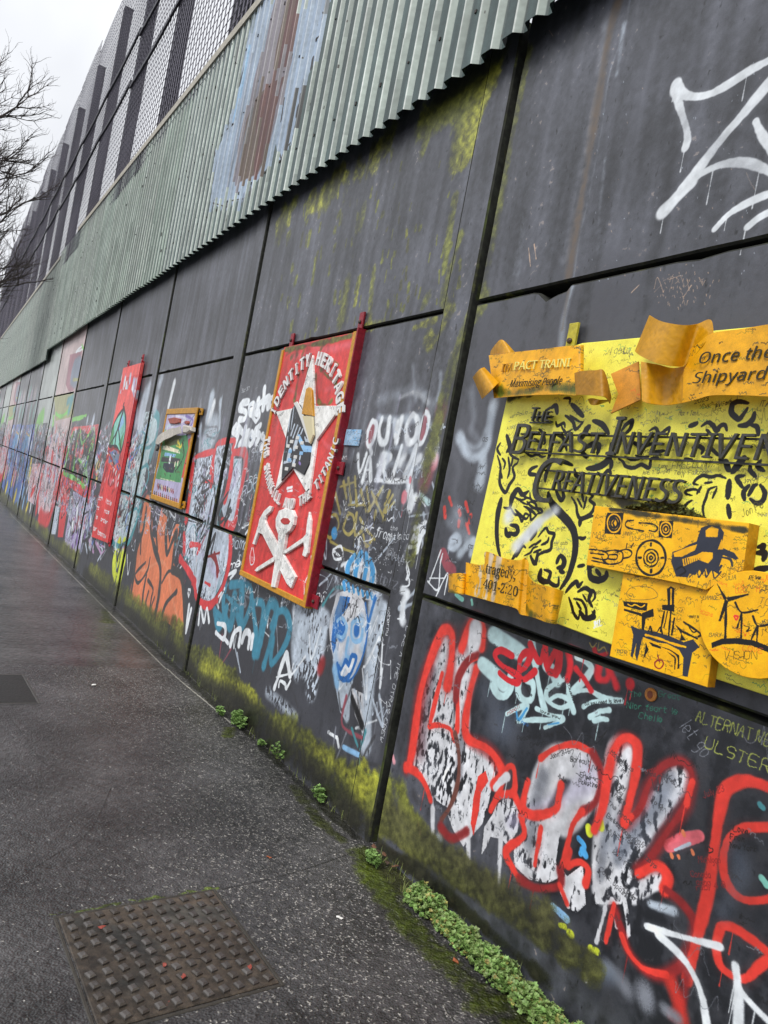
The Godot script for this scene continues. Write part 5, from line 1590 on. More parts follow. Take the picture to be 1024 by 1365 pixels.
const PAINT_PRIG := """
f black 2 0.2 1 -1440 1394 -1354 1407 -1352 1385 -1375 1382 -1434 1381
f black 2 0.2 1 -1432 1372 -1369 1372 -1364 1365 -1431 1367
s amber 4 0.2 1 -1422 1389 -1407 1387 -1395 1394 -1374 1391 -1362 1400
f black 2 0.2 1 -1366 1373 -1331 1395 -1324 1374 -1350 1362 -1348 1323 -1356 1327
f black 2 0.2 1 -1297 1462 -1287 1472 -1274 1469 -1265 1416 -1283 1412
s amber 5 0.2 1 -1284 1464 -1274 1414
f black 2 0.2 1 -1303 1413 -1264 1422 -1261 1403 -1300 1400
s black 6 0.2 1 -1292 1396 -1292 1337
s black 6 0.2 1 -1271 1400 -1263 1328
s black 6 0.2 1 -1256 1385 -1254 1336
s black 4 0.2 1 -1282 1398 -1283 1351
f navy 2 0.2 1 -1397 1328 -1365 1324 -1307 1331 -1256 1330 -1212 1325 -1186 1340 -1164 1325 -1181 1304 -1181 1275 -1181 1235 -1196 1233 -1204 1284 -1222 1301 -1264 1308 -1294 1303 -1348 1306 -1350 1271 -1351 1231 -1361 1245 -1366 1290 -1369 1237 -1376 1238 -1381 1303
s amber 7 0.2 1 -1339 1314 -1291 1315 -1240 1312 -1204 1314
f black 2 0.2 1 -1334 1290 -1320 1274 -1331 1245 -1331 1276
f black 2 0.2 1 -1322 1296 -1286 1294 -1248 1293 -1219 1285 -1211 1250 -1225 1243 -1231 1274 -1266 1289 -1310 1288
s amber 6 0.2 1 -1279 1291 -1246 1286 -1225 1276 -1220 1247
f black 2 0.2 1 -1249 1367 -1225 1357 -1225 1327 -1208 1332
s black 6 0.2 1 -1224 1381 -1170 1363 -1171 1352
s black 6 0.2 1 -1225 1354 -1175 1346
s black 4 0.2 1 -1204 1370 -1190 1360 -1180 1366
s black 5 0.2 1 -1332 1327 -1329 1342 -1319 1325
s black 5 0.2 1 -1301 1335 -1295 1348 -1285 1331
s dred 4 0.3 1 -1286 1266 -1276 1250
s dred 4 0.3 1 -1291 1243 -1283 1253 -1268 1255 -1263 1245 -1272 1231 -1287 1233 -1291 1243
s dgrey 2 0.2 1 -1426 1438 -1394 1452 -1348 1454 -1324 1436 -1353 1419 -1412 1407 -1434 1419 -1426 1438
t black 2 0.15 13 7 29 -1209 1396|MARTIN
t dgrey 2 0.15 16 15 41 -1426 1227|RER
"""
const PAINT_PDISC := """
f black 2 0.2 1 -1130 1509 -1097 1477 -1096 1469 -1102 1471
f black 2 0.2 1 -1095 1477 -1039 1499 -1038 1497 -1088 1468
f black 2 0.2 1 -1099 1471 -1089 1468 -1100 1412 -1105 1411
s black 7 0.2 1 -1094 1462 -1078 1372
s black 5 0.2 1 -1070 1470 -1047 1448 -1007 1464
s black 5 0.2 1 -1047 1448 -1051 1407
s black 5 0.2 1 -1046 1443 -1036 1383
s black 5 0.2 1 -1016 1445 -1000 1424 -972 1434
s black 5 0.2 1 -1000 1424 -1009 1385
s black 5 0.2 1 -999 1422 -994 1384
f black 2 0.2 1 -1113 1348 -1086 1367 -1046 1379 -1002 1384 -965 1380 -926 1367 -925 1358 -962 1366 -1004 1371 -1048 1364 -1083 1353 -1109 1336
s black 3 0.3 1 -1035 1416 -1020 1414 -1025 1403 -1014 1409
s red 5 0.4 1 -1065 1433 -1058 1425 -1055 1435 -1063 1435
t black 2 0.15 16 20 93 -1070 1316|VISION
t orange2 2 0.15 16 15 68 -1074 1494|U2C & H
t dgrey 2 0.15 0 17 0 -1008 1481|TC
t orange2 2 0.15 5 12 54 -1026 1354|LOVE
t dgrey 2 0.15 12 10 44 -1160 1458|DAMAGE
t black 2 0.15 11 9 34 -1047 1537|JEFF Segun
t orange2 2 0.15 -6 9 46 -1169 1420|2024
t dgrey 2 0.15 15 10 37 -1123 1363|GARY
t dgrey 2 0.15 15 11 31 -1107 1523|DUA
"""
const PAINT_HULL := """
s pale 14 0.3 1 -4201 2031 -4196 1970 -4186 1895
s pale 13 0.3 1 -4166 2053 -4156 1970 -4148 1910
s pale 19 0.3 1 -4108 1940 -4131 1873
s pale 18 0.3 1 -4061 1933 -4093 1859
s pale 16 0.3 1 -4016 1919 -4041 1867
s pale 14 0.3 1 -3973 1912 -3989 1882
s pale 19 0.3 1 -4178 1857 -4169 1804
s pale 41 0.3 1 -4034 1830 -4043 1793
s pale 42 0.3 1 -4103 1769 -4106 1716
s pale 22 0.3 1 -3936 1760 -3937 1724
s pale 33 0.3 1 -4006 1728 -4016 1691
s pale 17 0.3 1 -4158 1691 -4056 1704
s pale 13 0.3 1 -3922 1862 -3868 1813
s lblue 30 0.3 1 -4016 1867 -3944 1818 -3898 1787
s lilac2 16 0.3 1 -3936 1702 -3915 1693
"""
const PAINT_MURAL := """
s dgrey 2 0.3 0.7 -4190 1154 -4171 1163 -4151 1155 -4133 1166
s pale 2 0.3 0.7 -4053 1531 -4035 1539 -4016 1530 -3999 1539
s dgrey 3 0.3 0.7 -4518 1977 -4496 1984 -4475 1972 -4454 1980
s pale 2 0.3 0.7 -4050 1423 -4032 1431 -4014 1422 -3996 1432
s dgrey 2 0.3 0.7 -4101 934 -4083 944 -4064 937 -4046 948
s pale 2 0.3 0.7 -4036 1690 -4018 1697 -3999 1688 -3982 1696
s dgrey 2 0.3 0.7 -3895 1753 -3878 1760 -3861 1750 -3844 1758
s pale 2 0.3 0.7 -3794 1303 -3778 1311 -3761 1303 -3745 1313
s dgrey 2 0.3 0.7 -3562 1320 -3547 1328 -3532 1320 -3518 1329
s rose 2 0.3 0.7 -3784 1743 -3768 1750 -3751 1741 -3735 1749
s pale 2 0.3 0.7 -3972 1568 -3954 1575 -3937 1566 -3920 1575
s pale 2 0.3 0.7 -3765 1903 -3748 1909 -3732 1899 -3716 1906
s black 2 0.3 0.7 -3583 1290 -3568 1297 -3552 1290 -3538 1299
s pale 2 0.3 0.7 -3670 1418 -3654 1426 -3638 1418 -3623 1426
s dgrey 2 0.3 0.7 -3531 1032 -3516 1041 -3501 1034 -3487 1044
s dgrey 3 0.3 0.7 -4468 1495 -4446 1503 -4425 1493 -4405 1503
s dgrey 2 0.3 0.7 -3713 1169 -3697 1177 -3681 1170 -3665 1179
s rose 2 0.3 0.7 -3528 1181 -3513 1189 -3498 1182 -3484 1191
s rose 3 0.3 0.7 -4240 1595 -4220 1603 -4201 1593 -4182 1603
s dgrey 2 0.3 0.7 -3978 1755 -3961 1761 -3943 1752 -3926 1760
s rose 2 0.3 0.7 -4010 1702 -3992 1709 -3974 1699 -3957 1708
s black 2 0.3 0.7 -3653 1510 -3637 1517 -3622 1509 -3607 1517
s dgrey 2 0.3 0.7 -3872 1212 -3854 1221 -3837 1213 -3821 1223
s pale 3 0.3 0.7 -4840 1862 -4816 1870 -4792 1858 -4769 1867
s rose 2 0.3 0.7 -3918 1147 -3900 1156 -3883 1148 -3866 1158
s dgrey 3 0.3 0.7 -4542 1930 -4520 1936 -4498 1925 -4477 1933
s pale 3 0.3 0.7 -4384 1274 -4364 1283 -4343 1274 -4323 1285
s black 2 0.3 0.7 -4218 1096 -4199 1106 -4179 1098 -4160 1109
s dgrey 2 0.3 0.7 -4080 1334 -4062 1342 -4043 1334 -4026 1344
s dgrey 3 0.3 0.7 -4245 1973 -4225 1979 -4205 1968 -4187 1976
s dgrey 2 0.3 0.7 -3925 1159 -3907 1168 -3890 1160 -3873 1171
s black 2 0.3 0.7 -3775 1200 -3759 1209 -3742 1201 -3727 1211
s dgrey 2 0.3 0.7 -4126 1605 -4108 1613 -4089 1603 -4071 1612
s pale 2 0.3 0.7 -3976 1964 -3958 1970 -3940 1959 -3923 1967
s black 2 0.3 0.7 -4131 1756 -4112 1763 -4093 1753 -4076 1762
s black 2 0.3 0.7 -4204 1245 -4185 1254 -4165 1245 -4147 1256
s pale 2 0.3 0.7 -3695 1009 -3680 1017 -3664 1011 -3648 1021
s dgrey 2 0.3 0.7 -3847 1200 -3830 1209 -3813 1201 -3797 1211
s black 2 0.3 0.7 -3533 1037 -3518 1045 -3503 1038 -3489 1048
s pale 2 0.3 0.7 -3567 1095 -3552 1104 -3537 1097 -3523 1106
s rose 3 0.3 0.7 -4380 1644 -4360 1652 -4339 1642 -4319 1651
s pale 3 0.3 0.7 -4422 1199 -4401 1208 -4380 1200 -4360 1211
s rose 2 0.3 0.7 -3907 1298 -3890 1306 -3873 1298 -3856 1307
s rose 2 0.3 0.7 -3525 1315 -3510 1322 -3495 1315 -3481 1324
s dgrey 2 0.3 0.7 -4220 1312 -4201 1320 -4181 1312 -4163 1322
s dgrey 3 0.3 0.7 -4270 1693 -4250 1700 -4230 1690 -4211 1699
s rose 2 0.3 0.7 -4016 1888 -3998 1895 -3980 1884 -3963 1892
s dgrey 3 0.3 0.7 -4518 1504 -4497 1512 -4475 1502 -4454 1512
s black 3 0.3 0.7 -4492 1312 -4470 1321 -4449 1312 -4428 1323
s pale 2 0.3 0.7 -4138 1761 -4119 1768 -4100 1758 -4082 1766
s black 2 0.3 0.7 -3855 1869 -3838 1875 -3821 1865 -3805 1873
s dgrey 3 0.3 0.7 -4327 1971 -4306 1978 -4286 1967 -4267 1975
s black 2 0.3 0.7 -4168 1310 -4149 1319 -4130 1310 -4111 1320
s rose 3 0.3 0.7 -4438 1145 -4417 1155 -4396 1146 -4376 1157
s dgrey 3 0.3 0.7 -4540 1595 -4518 1603 -4496 1593 -4475 1603
s dgrey 2 0.3 0.7 -4062 910 -4044 920 -4025 913 -4008 924
s pale 2 0.3 0.7 -3990 1489 -3972 1497 -3954 1488 -3937 1497
s black 2 0.3 0.7 -3946 1298 -3929 1306 -3911 1298 -3894 1307
s black 3 0.3 0.7 -4517 1333 -4495 1342 -4473 1333 -4453 1344
s black 2 0.3 0.7 -3826 1109 -3809 1118 -3792 1110 -3776 1120
s dgrey 2 0.3 0.7 -4129 1702 -4110 1709 -4091 1699 -4073 1707
s rose 2 0.3 0.7 -3622 1032 -3606 1041 -3591 1034 -3576 1044
s dgrey 2 0.3 0.7 -3536 1108 -3521 1116 -3507 1109 -3492 1118
s dgrey 2 0.3 0.7 -4053 1454 -4035 1461 -4017 1453 -3999 1462
s rose 2 0.3 0.7 -3688 1721 -3672 1728 -3656 1719 -3641 1727
s black 2 0.3 0.7 -3756 1372 -3740 1379 -3723 1371 -3708 1380
s dgrey 3 0.3 0.7 -4464 1693 -4443 1700 -4422 1690 -4401 1699
s black 2 0.3 0.7 -4178 1905 -4158 1911 -4139 1900 -4121 1908
s dgrey 3 0.3 0.7 -4394 1906 -4373 1913 -4353 1902 -4333 1910
s rose 2 0.3 0.7 -3674 1078 -3658 1086 -3642 1079 -3627 1089
s white 8 0.3 1 -4481 1083 -4485 1024 -4449 973 -4402 989 -4414 1036 -4461 1086
t white 4 0.15 0 49 0 -4460 996|me
s white 6 0.3 1 -3591 942 -3607 1016 -3570 1079 -3594 1173
t white 3 0.15 44 55 77 -3602 968|M
s white 21 0.6 1 -4091 1530 -4021 1544
s white 14 0.6 1 -4079 1512 -4011 1522
s pale 4 0.3 1 -4174 1516 -4133 1507
s pale 3 0.3 1 -3980 1532 -3915 1523
m moss 37 1 1 -4540 2471 -4270 2467 -4001 2468 -3758 2469 -3606 2474
m moss 36 1 0.6 -4511 2428 -4443 2447
m oliveg 49 1 0.5 -4425 2405 -4325 2429 -4353 2369
m moss 42 1 0.5 -4225 2443 -4237 2391 -4202 2350
m moss 42 1 0.6 -3933 2454 -3983 2422
m moss 60 1 0.65 -4233 2299 -4232 2214 -4235 2099
m moss 32 1 0.75 -3931 2295 -3782 2229 -3681 2196
m moss 37 1 0.75 -3879 2091 -3774 2060 -3698 2093
m moss 38 1 0.7 -3984 2269 -3925 2164 -3879 2091
m moss 27 1 0.6 -4106 2366 -4120 2277
m moss 23 1 0.4 -3834 2359 -3696 2307
g rose 66 1 0.1 -4093 2454 -3762 2403 -3629 2425 -4425 2405
g rose 58 1 0.08 -3814 2160 -3630 2139 -3616 1812 -4325 2179 -4450 1865
"""
const PAINT_FARRED := """
f lred 4 0.3 1 -10134 2702 -8885 2706 -8853 2564 -9823 2559
s rose 57 0.6 0.8 -9214 2324 -9238 2291
s pale 75 0.6 0.8 -9857 2386 -9868 2333
s pale 57 0.6 0.8 -8883 2342 -8903 2308
s rose 66 0.6 0.8 -9275 2385 -9263 2306
s pale 60 0.6 0.8 -9162 2502 -9119 2386
s lilac 64 0.6 0.8 -9224 2521 -9202 2431
s pale 70 0.6 0.8 -9494 2428 -9503 2375
s rose 74 0.6 0.8 -9762 2578 -9760 2510
s lilac 53 0.6 0.8 -9190 2489 -9217 2461
s pale 60 0.6 0.8 -9055 2503 -9024 2402
s rose 62 0.6 0.8 -8928 2303 -8941 2259
s white 70 0.6 0.8 -9740 2515 -9720 2425
s white 72 0.6 0.8 -9630 2308 -9640 2255
s lilac 72 0.6 0.8 -9584 2469 -9584 2404
s white 64 0.6 0.8 -9031 2350 -9029 2286
s rose 77 0.6 0.8 -9982 2500 -9988 2440
s white 65 0.6 0.8 -9594 2483 -9553 2368
s white 62 0.6 0.8 -9338 2338 -9296 2223
s rose 72 0.6 0.8 -9722 2593 -9715 2519
s rose 67 0.6 0.8 -9736 2563 -9691 2443
s rose 53 0.6 0.8 -8984 2424 -9009 2394
s pale 69 0.6 0.8 -9739 2552 -9713 2455
s pale 66 0.6 0.8 -9597 2328 -9618 2288
s white 69 0.6 0.8 -9717 2553 -9691 2456
s pale 65 0.6 0.8 -9538 2362 -9498 2249
s white 66 0.6 0.8 -9218 2423 -9213 2354
s white 63 0.6 0.8 -9179 2459 -9154 2365
s rose 64 0.6 0.8 -9046 2310 -9039 2240
s rose 72 0.6 0.8 -9654 2362 -9648 2290
s lilac 71 0.6 0.8 -10067 2601 -10090 2560
s pale 63 0.6 0.8 -8896 2340 -8896 2280
s lilac 68 0.6 0.8 -9634 2320 -9654 2279
s white 76 0.6 0.8 -9983 2592 -9978 2519
s lilac 65 0.6 0.8 -9437 2574 -9409 2475
s pale 70 0.6 0.8 -9455 2574 -9460 2516
s lilac 62 0.6 0.8 -9120 2424 -9092 2328
s pale 61 0.6 0.8 -8917 2350 -8905 2274
s lilac 60 0.6 0.8 -9058 2306 -9026 2204
s pale 63 0.6 0.8 -8964 2416 -8976 2370
s lilac 65 0.6 0.8 -9138 2488 -9152 2444
f lred 5 0.6 1 -9997 2091 -10000 2319 -9596 2397 -9228 2373 -9021 2270 -8953 1929 -9708 1763 -9949 1924
f mint 5 0.4 1 -9466 2154 -9253 2005 -9160 1851 -9194 1599 -9566 1656 -9959 1655 -9975 1841 -9794 2027
f green2 4 0.5 1 -9212 1850 -9194 1599 -9408 1690
f lblue 4 0.5 1 -9551 2126 -9309 1966 -9543 1846
f green2 5 0.5 1 -9975 1841 -9887 1966 -9733 1681 -9968 1665
s dark 31 0.3 1 -9466 2154 -9556 2186 -9517 2215
s dark 43 0.3 1 -9466 2154 -9253 2005 -9160 1851 -9194 1599 -9566 1656 -9959 1655 -9975 1841 -9794 2027 -9466 2154
s dark 57 0.3 1 -9477 2125 -9636 1845 -9603 1645
s dark 42 0.3 1 -9546 1926 -9696 1804
s dark 36 0.3 1 -9577 1886 -9210 1618
s dark 34 0.3 1 -9647 1825 -9908 1677
f bluegrey 5 0.5 1 -9578 1615 -9238 1598 -9218 1501 -9429 1393 -9809 1434 -9868 1554
s dred 42 0.4 1 -9689 1632 -10017 1549 -10107 1419 -9881 1513
s dred 25 0.4 1 -9689 1632 -9281 1596 -9115 1506
s dred 41 0.4 1 -9868 1554 -9429 1393 -9325 1223 -9517 1169
s dred 72 0.4 1 -9870 1390 -9922 1221
s dred 55 0.4 1 -9549 1367 -9598 1203 -9409 1157
s blue 21 0.4 0.8 -9672 1468 -9595 1448
s purple 20 0.4 0.8 -9284 1484 -9212 1464
s white 21 0.4 0.8 -10022 1562 -9940 1540
s purple 21 0.4 0.8 -9825 1509 -9746 1488
s purple 20 0.4 0.8 -9335 1447 -9262 1427
s dark 20 0.4 0.8 -9265 1597 -9193 1576
s blue 20 0.4 0.8 -9335 1475 -9262 1455
s purple 21 0.4 0.8 -9866 1581 -9786 1559
s orange 21 0.4 0.8 -9615 1444 -9539 1424
s orange 20 0.4 0.8 -9593 1376 -9517 1356
s teal 19 0.4 0.8 -9100 1413 -9031 1394
s dark 20 0.4 0.8 -9559 1539 -9483 1518
s blue 21 0.4 0.8 -9694 1576 -9617 1554
s dark 21 0.4 0.8 -9901 1559 -9821 1538
s dark 20 0.4 0.8 -9499 1447 -9424 1427
s orange 20 0.4 0.8 -9388 1593 -9315 1572
s white 20 0.4 0.8 -9477 1388 -9402 1369
s orange 20 0.4 0.8 -9383 1415 -9310 1395
s orange 21 0.4 0.8 -9690 1431 -9612 1410
s white 20 0.4 0.8 -9611 1567 -9534 1546
s blue 20 0.4 0.8 -9266 1424 -9194 1405
s orange 20 0.4 0.8 -9256 1446 -9185 1426
s dark 20 0.4 0.8 -9521 1576 -9446 1555
s orange 21 0.4 0.8 -9869 1545 -9789 1524
s blue 20 0.4 0.8 -9185 1395 -9114 1376
s purple 20 0.4 0.8 -9453 1597 -9379 1576
s blue 20 0.4 0.8 -9255 1414 -9184 1394
s blue 20 0.4 0.8 -9391 1492 -9318 1472
s purple 20 0.4 0.8 -9623 1581 -9547 1559
s dark 20 0.4 0.8 -9183 1445 -9112 1425
s dred 57 0.5 0.6 -10344 1229 -10373 1188
s rose 54 0.5 0.6 -9975 1328 -10001 1289
s rose 50 0.5 0.6 -9439 1198 -9463 1161
s white 49 0.5 0.6 -9321 1228 -9345 1191
s dred 48 0.5 0.6 -9255 1221 -9279 1184
s pink 52 0.5 0.6 -9801 1221 -9827 1182
s dred 46 0.5 0.6 -8979 1207 -9001 1171
s rose 48 0.5 0.6 -9181 1348 -9204 1312
s rose 54 0.5 0.6 -10037 1258 -10064 1219
s pink 47 0.5 0.6 -9138 1248 -9161 1211
s white 49 0.5 0.6 -9379 1366 -9403 1329
s rose 50 0.5 0.6 -9490 1227 -9515 1189
s white 48 0.5 0.6 -9234 1346 -9258 1309
s dred 46 0.5 0.6 -8970 1116 -8992 1080
s dred 49 0.5 0.6 -9280 1299 -9303 1263
s dred 50 0.5 0.6 -9419 1317 -9443 1280
s rose 49 0.5 0.6 -9291 1418 -9314 1382
s white 47 0.5 0.6 -9047 1311 -9070 1275
s rose 53 0.5 0.6 -9961 997 -9987 957
s dred 53 0.5 0.6 -9921 1219 -9947 1180
s pink 49 0.5 0.6 -9407 1216 -9431 1179
s pink 48 0.5 0.6 -9176 1300 -9199 1264
s rose 50 0.5 0.6 -9433 1226 -9457 1189
s pink 47 0.5 0.6 -9113 1197 -9136 1161
s dred 47 0.5 0.6 -9154 1142 -9177 1106
s white 46 0.5 0.6 -9014 1223 -9036 1187
s dred 48 0.5 0.6 -9237 1107 -9260 1070
s dred 53 0.5 0.6 -9848 1083 -9875 1044
s dred 54 0.5 0.6 -10057 969 -10085 929
s dred 50 0.5 0.6 -9434 1371 -9458 1334
s rose 57 0.5 0.6 -10374 1284 -10403 1243
s white 57 0.5 0.6 -10286 1267 -10314 1227
s dred 49 0.5 0.6 -9338 1202 -9362 1165
s dred 48 0.5 0.6 -9176 1353 -9199 1317
s dred 53 0.5 0.6 -9785 1365 -9811 1327
s rose 57 0.5 0.6 -10286 1262 -10314 1222
s rose 51 0.5 0.6 -9640 1263 -9665 1225
s rose 53 0.5 0.6 -9884 1093 -9910 1054
s rose 48 0.5 0.6 -9200 1268 -9223 1231
s white 55 0.5 0.6 -10115 1058 -10142 1018
t white 17 0.15 3 54 416 -10146 911|Each
t white 16 0.15 0 51 386 -9543 927|little
t white 17 0.15 4 46 268 -10110 783|act
t white 16 0.15 2 47 316 -9506 801|has
t white 17 0.15 3 50 341 -10169 659|this
t white 16 0.15 1 52 465 -9635 676|order
t white 17 0.15 3 54 499 -10238 497|better
t white 16 0.15 2 56 532 -9676 499|tomorrow
"""
const PAINT_FRAMED := """
f lilac 2 0.3 1 -7409 2062 -6454 2065 -6456 1739 -6384 1233 -7425 1195 -7445 1396 -7454 1856
f rustl 2 0.5 1 -7453 1681 -7314 1704 -7351 1512 -7398 1454 -7428 1397 -7403 1289 -7452 1257
f red2 2 0.4 1 -6501 1812 -6417 1830 -6368 1468 -6499 1455 -6495 1582
f green2 2 0.4 1 -7370 1784 -7008 1827 -6553 1852 -6456 1739 -6490 1575 -6498 1410 -7368 1388 -7330 1531
f oliveg 2 0.4 1 -7361 1821 -6958 1845 -6711 1832 -6813 1762 -7222 1716
f lblue 2 0.4 1 -7202 1663 -6806 1660 -6805 1635 -7204 1631
f dgrey 2 0.4 1 -7286 1614 -6636 1625 -6667 1582 -6966 1576 -7288 1569
f navy 2 0.4 1 -7179 1557 -6811 1575 -6754 1535 -6780 1483 -7026 1477 -7181 1512
f cream 2 0.3 1 -7296 1727 -7202 1734 -6746 1705 -6682 1674 -7308 1695
s yellow 31 0.4 1 -6829 1788 -6705 1732 -6674 1774
s yellow 10 0.4 1 -6861 1744 -6699 1723
s white 46 0.3 1 -6985 1619 -6975 1580
s dark 17 0.3 1 -6679 1783 -6551 1670 -6628 1567 -6733 1503
s cream 28 0.3 1 -6784 1581 -6780 1555
s cream 28 0.3 1 -6696 1591 -6698 1568
s cream 8 0.4 1 -7190 1404 -7008 1403 -6701 1408
s green2 10 0.4 0.6 -7095 1429 -7061 1417
s dark 10 0.4 0.6 -6611 1601 -6580 1589
s brown 10 0.4 0.6 -6820 1636 -6788 1624
s green2 10 0.4 0.6 -6881 1472 -6849 1460
s green2 11 0.4 0.6 -7454 1785 -7417 1771
s brown 10 0.4 0.6 -6668 1624 -6637 1612
s dark 10 0.4 0.6 -6883 1456 -6850 1445
s oliveg 9 0.4 0.6 -6614 1712 -6584 1700
s green2 11 0.4 0.6 -7383 1792 -7346 1778
s brown 10 0.4 0.6 -7113 1727 -7079 1714
s green2 11 0.4 0.6 -7287 1450 -7251 1438
s brown 10 0.4 0.6 -7248 1634 -7213 1621
s green2 10 0.4 0.6 -6840 1648 -6807 1635
s brown 10 0.4 0.6 -6620 1692 -6589 1680
s dark 10 0.4 0.6 -6941 1656 -6908 1644
s green2 10 0.4 0.6 -6587 1513 -6556 1501
s brown 10 0.4 0.6 -6954 1637 -6921 1625
s oliveg 10 0.4 0.6 -7277 1521 -7241 1509
s green2 10 0.4 0.6 -6778 1450 -6746 1439
s green2 10 0.4 0.6 -7007 1807 -6973 1794
s green2 9 0.4 0.6 -6481 1600 -6452 1589
s green2 10 0.4 0.6 -7242 1529 -7207 1516
s dark 10 0.4 0.6 -6789 1757 -6757 1744
s oliveg 10 0.4 0.6 -6678 1505 -6647 1493
s green2 10 0.4 0.6 -7126 1521 -7092 1508
s oliveg 10 0.4 0.6 -6696 1547 -6664 1536
s brown 11 0.4 0.6 -7418 1799 -7381 1785
s brown 9 0.4 0.6 -6419 1544 -6390 1533
s brown 10 0.4 0.6 -6635 1508 -6605 1497
s brown 10 0.4 0.6 -6920 1628 -6887 1616
s brown 10 0.4 0.6 -7225 1428 -7189 1416
s brown 10 0.4 0.6 -7083 1461 -7049 1449
s oliveg 10 0.4 0.6 -6581 1580 -6551 1568
s brown 10 0.4 0.6 -6943 1523 -6910 1511
s green2 11 0.4 0.6 -7367 1704 -7331 1691
s green2 10 0.4 0.6 -6765 1698 -6733 1685
s green2 10 0.4 0.6 -6749 1586 -6718 1574
s dark 10 0.4 0.6 -7066 1453 -7032 1441
s dark 10 0.4 0.6 -7050 1635 -7016 1622
s dark 10 0.4 0.6 -6662 1803 -6631 1791
s oliveg 10 0.4 0.6 -6592 1506 -6562 1494
s green2 9 0.4 0.6 -6584 1773 -6554 1761
s green2 10 0.4 0.6 -6684 1654 -6653 1642
s oliveg 10 0.4 0.6 -6870 1584 -6838 1572
s dark 10 0.4 0.6 -6721 1498 -6689 1486
s dark 10 0.4 0.6 -6658 1779 -6628 1767
s oliveg 10 0.4 0.6 -6994 1590 -6961 1577
s green2 11 0.4 0.6 -7348 1697 -7312 1684
s dark 9 0.4 0.6 -6471 1595 -6442 1584
s dark 10 0.4 0.6 -6997 1804 -6964 1790
s green2 10 0.4 0.6 -7257 1731 -7221 1717
s brown 10 0.4 0.6 -6795 1534 -6764 1522
s oliveg 10 0.4 0.6 -7063 1457 -7029 1445
s green2 10 0.4 0.6 -6884 1524 -6851 1512
s green2 11 0.4 0.6 -7374 1548 -7337 1535
s brown 10 0.4 0.6 -6988 1803 -6954 1790
s brown 10 0.4 0.6 -6679 1705 -6648 1692
s green2 11 0.4 0.6 -7458 1659 -7421 1646
s green2 10 0.4 0.6 -6602 1626 -6571 1614
s green2 10 0.4 0.6 -6733 1550 -6701 1538
s dred 32 0.3 1 -7242 1333 -7202 1301
s cream 4 0.3 1 -7242 1333 -7201 1323
s dark 31 0.3 1 -7170 1333 -7131 1301
s cream 4 0.3 1 -7170 1333 -7129 1322
s gold 31 0.3 1 -7099 1332 -7061 1301
s cream 4 0.3 1 -7099 1332 -7059 1322
s dred 30 0.3 1 -7030 1331 -6993 1302
s cream 4 0.3 1 -7030 1331 -6990 1321
s dred 30 0.3 1 -6961 1330 -6926 1302
s cream 4 0.3 1 -6961 1330 -6922 1320
s dark 29 0.3 1 -6894 1330 -6860 1302
s cream 4 0.3 1 -6894 1330 -6856 1320
s gold 29 0.3 1 -6828 1329 -6794 1303
s cream 4 0.3 1 -6828 1329 -6790 1319
s dred 28 0.3 1 -6762 1328 -6730 1303
s cream 4 0.3 1 -6762 1328 -6725 1318
s dred 28 0.3 1 -6698 1327 -6667 1303
s cream 4 0.3 1 -6698 1327 -6662 1318
s dred 29 0.3 1 -7412 1252 -7367 1219
s cream 4 0.3 1 -7411 1250 -7359 1238
s dark 28 0.3 1 -7330 1251 -7286 1220
s cream 4 0.3 1 -7329 1250 -7278 1238
s brown 28 0.3 1 -7249 1251 -7207 1220
s cream 4 0.3 1 -7248 1249 -7198 1237
s dred 27 0.3 1 -7170 1251 -7129 1221
s cream 4 0.3 1 -7169 1249 -7120 1237
s dred 27 0.3 1 -7092 1250 -7053 1222
s cream 4 0.3 1 -7091 1249 -7043 1237
s dark 26 0.3 1 -7016 1250 -6978 1223
s cream 4 0.3 1 -7015 1248 -6968 1237
s brown 26 0.3 1 -6941 1249 -6904 1223
s cream 4 0.3 1 -6940 1248 -6894 1236
s dred 25 0.3 1 -6867 1249 -6832 1224
s cream 4 0.3 1 -6866 1248 -6821 1236
s dred 25 0.3 1 -6795 1249 -6761 1225
s cream 4 0.3 1 -6794 1247 -6750 1236
s dark 24 0.3 1 -6724 1249 -6691 1226
s cream 4 0.3 1 -6723 1247 -6679 1236
s brown 24 0.3 1 -6655 1248 -6622 1226
s cream 4 0.3 1 -6654 1247 -6611 1236
s dred 23 0.3 1 -6586 1248 -6555 1227
s cream 4 0.3 1 -6585 1246 -6543 1235
s dred 23 0.3 1 -6519 1248 -6488 1228
s cream 4 0.3 1 -6518 1246 -6476 1235
s bluegrey 17 0.4 1 -6452 2040 -6530 1992 -6582 1942
g white 39 1 0.2 -7053 2037 -6703 2001 -7134 1922
s lilac2 24 0.6 0.7 -6724 2034 -6476 1992 -6517 1926
s dark 33 0.5 0.6 -6600 1926 -6546 1885 -6581 1851
s pale 35 0.6 0.8 -7152 1949 -7329 1921
s lgreen 30 0.5 1 -7338 1885 -7373 1839
"""
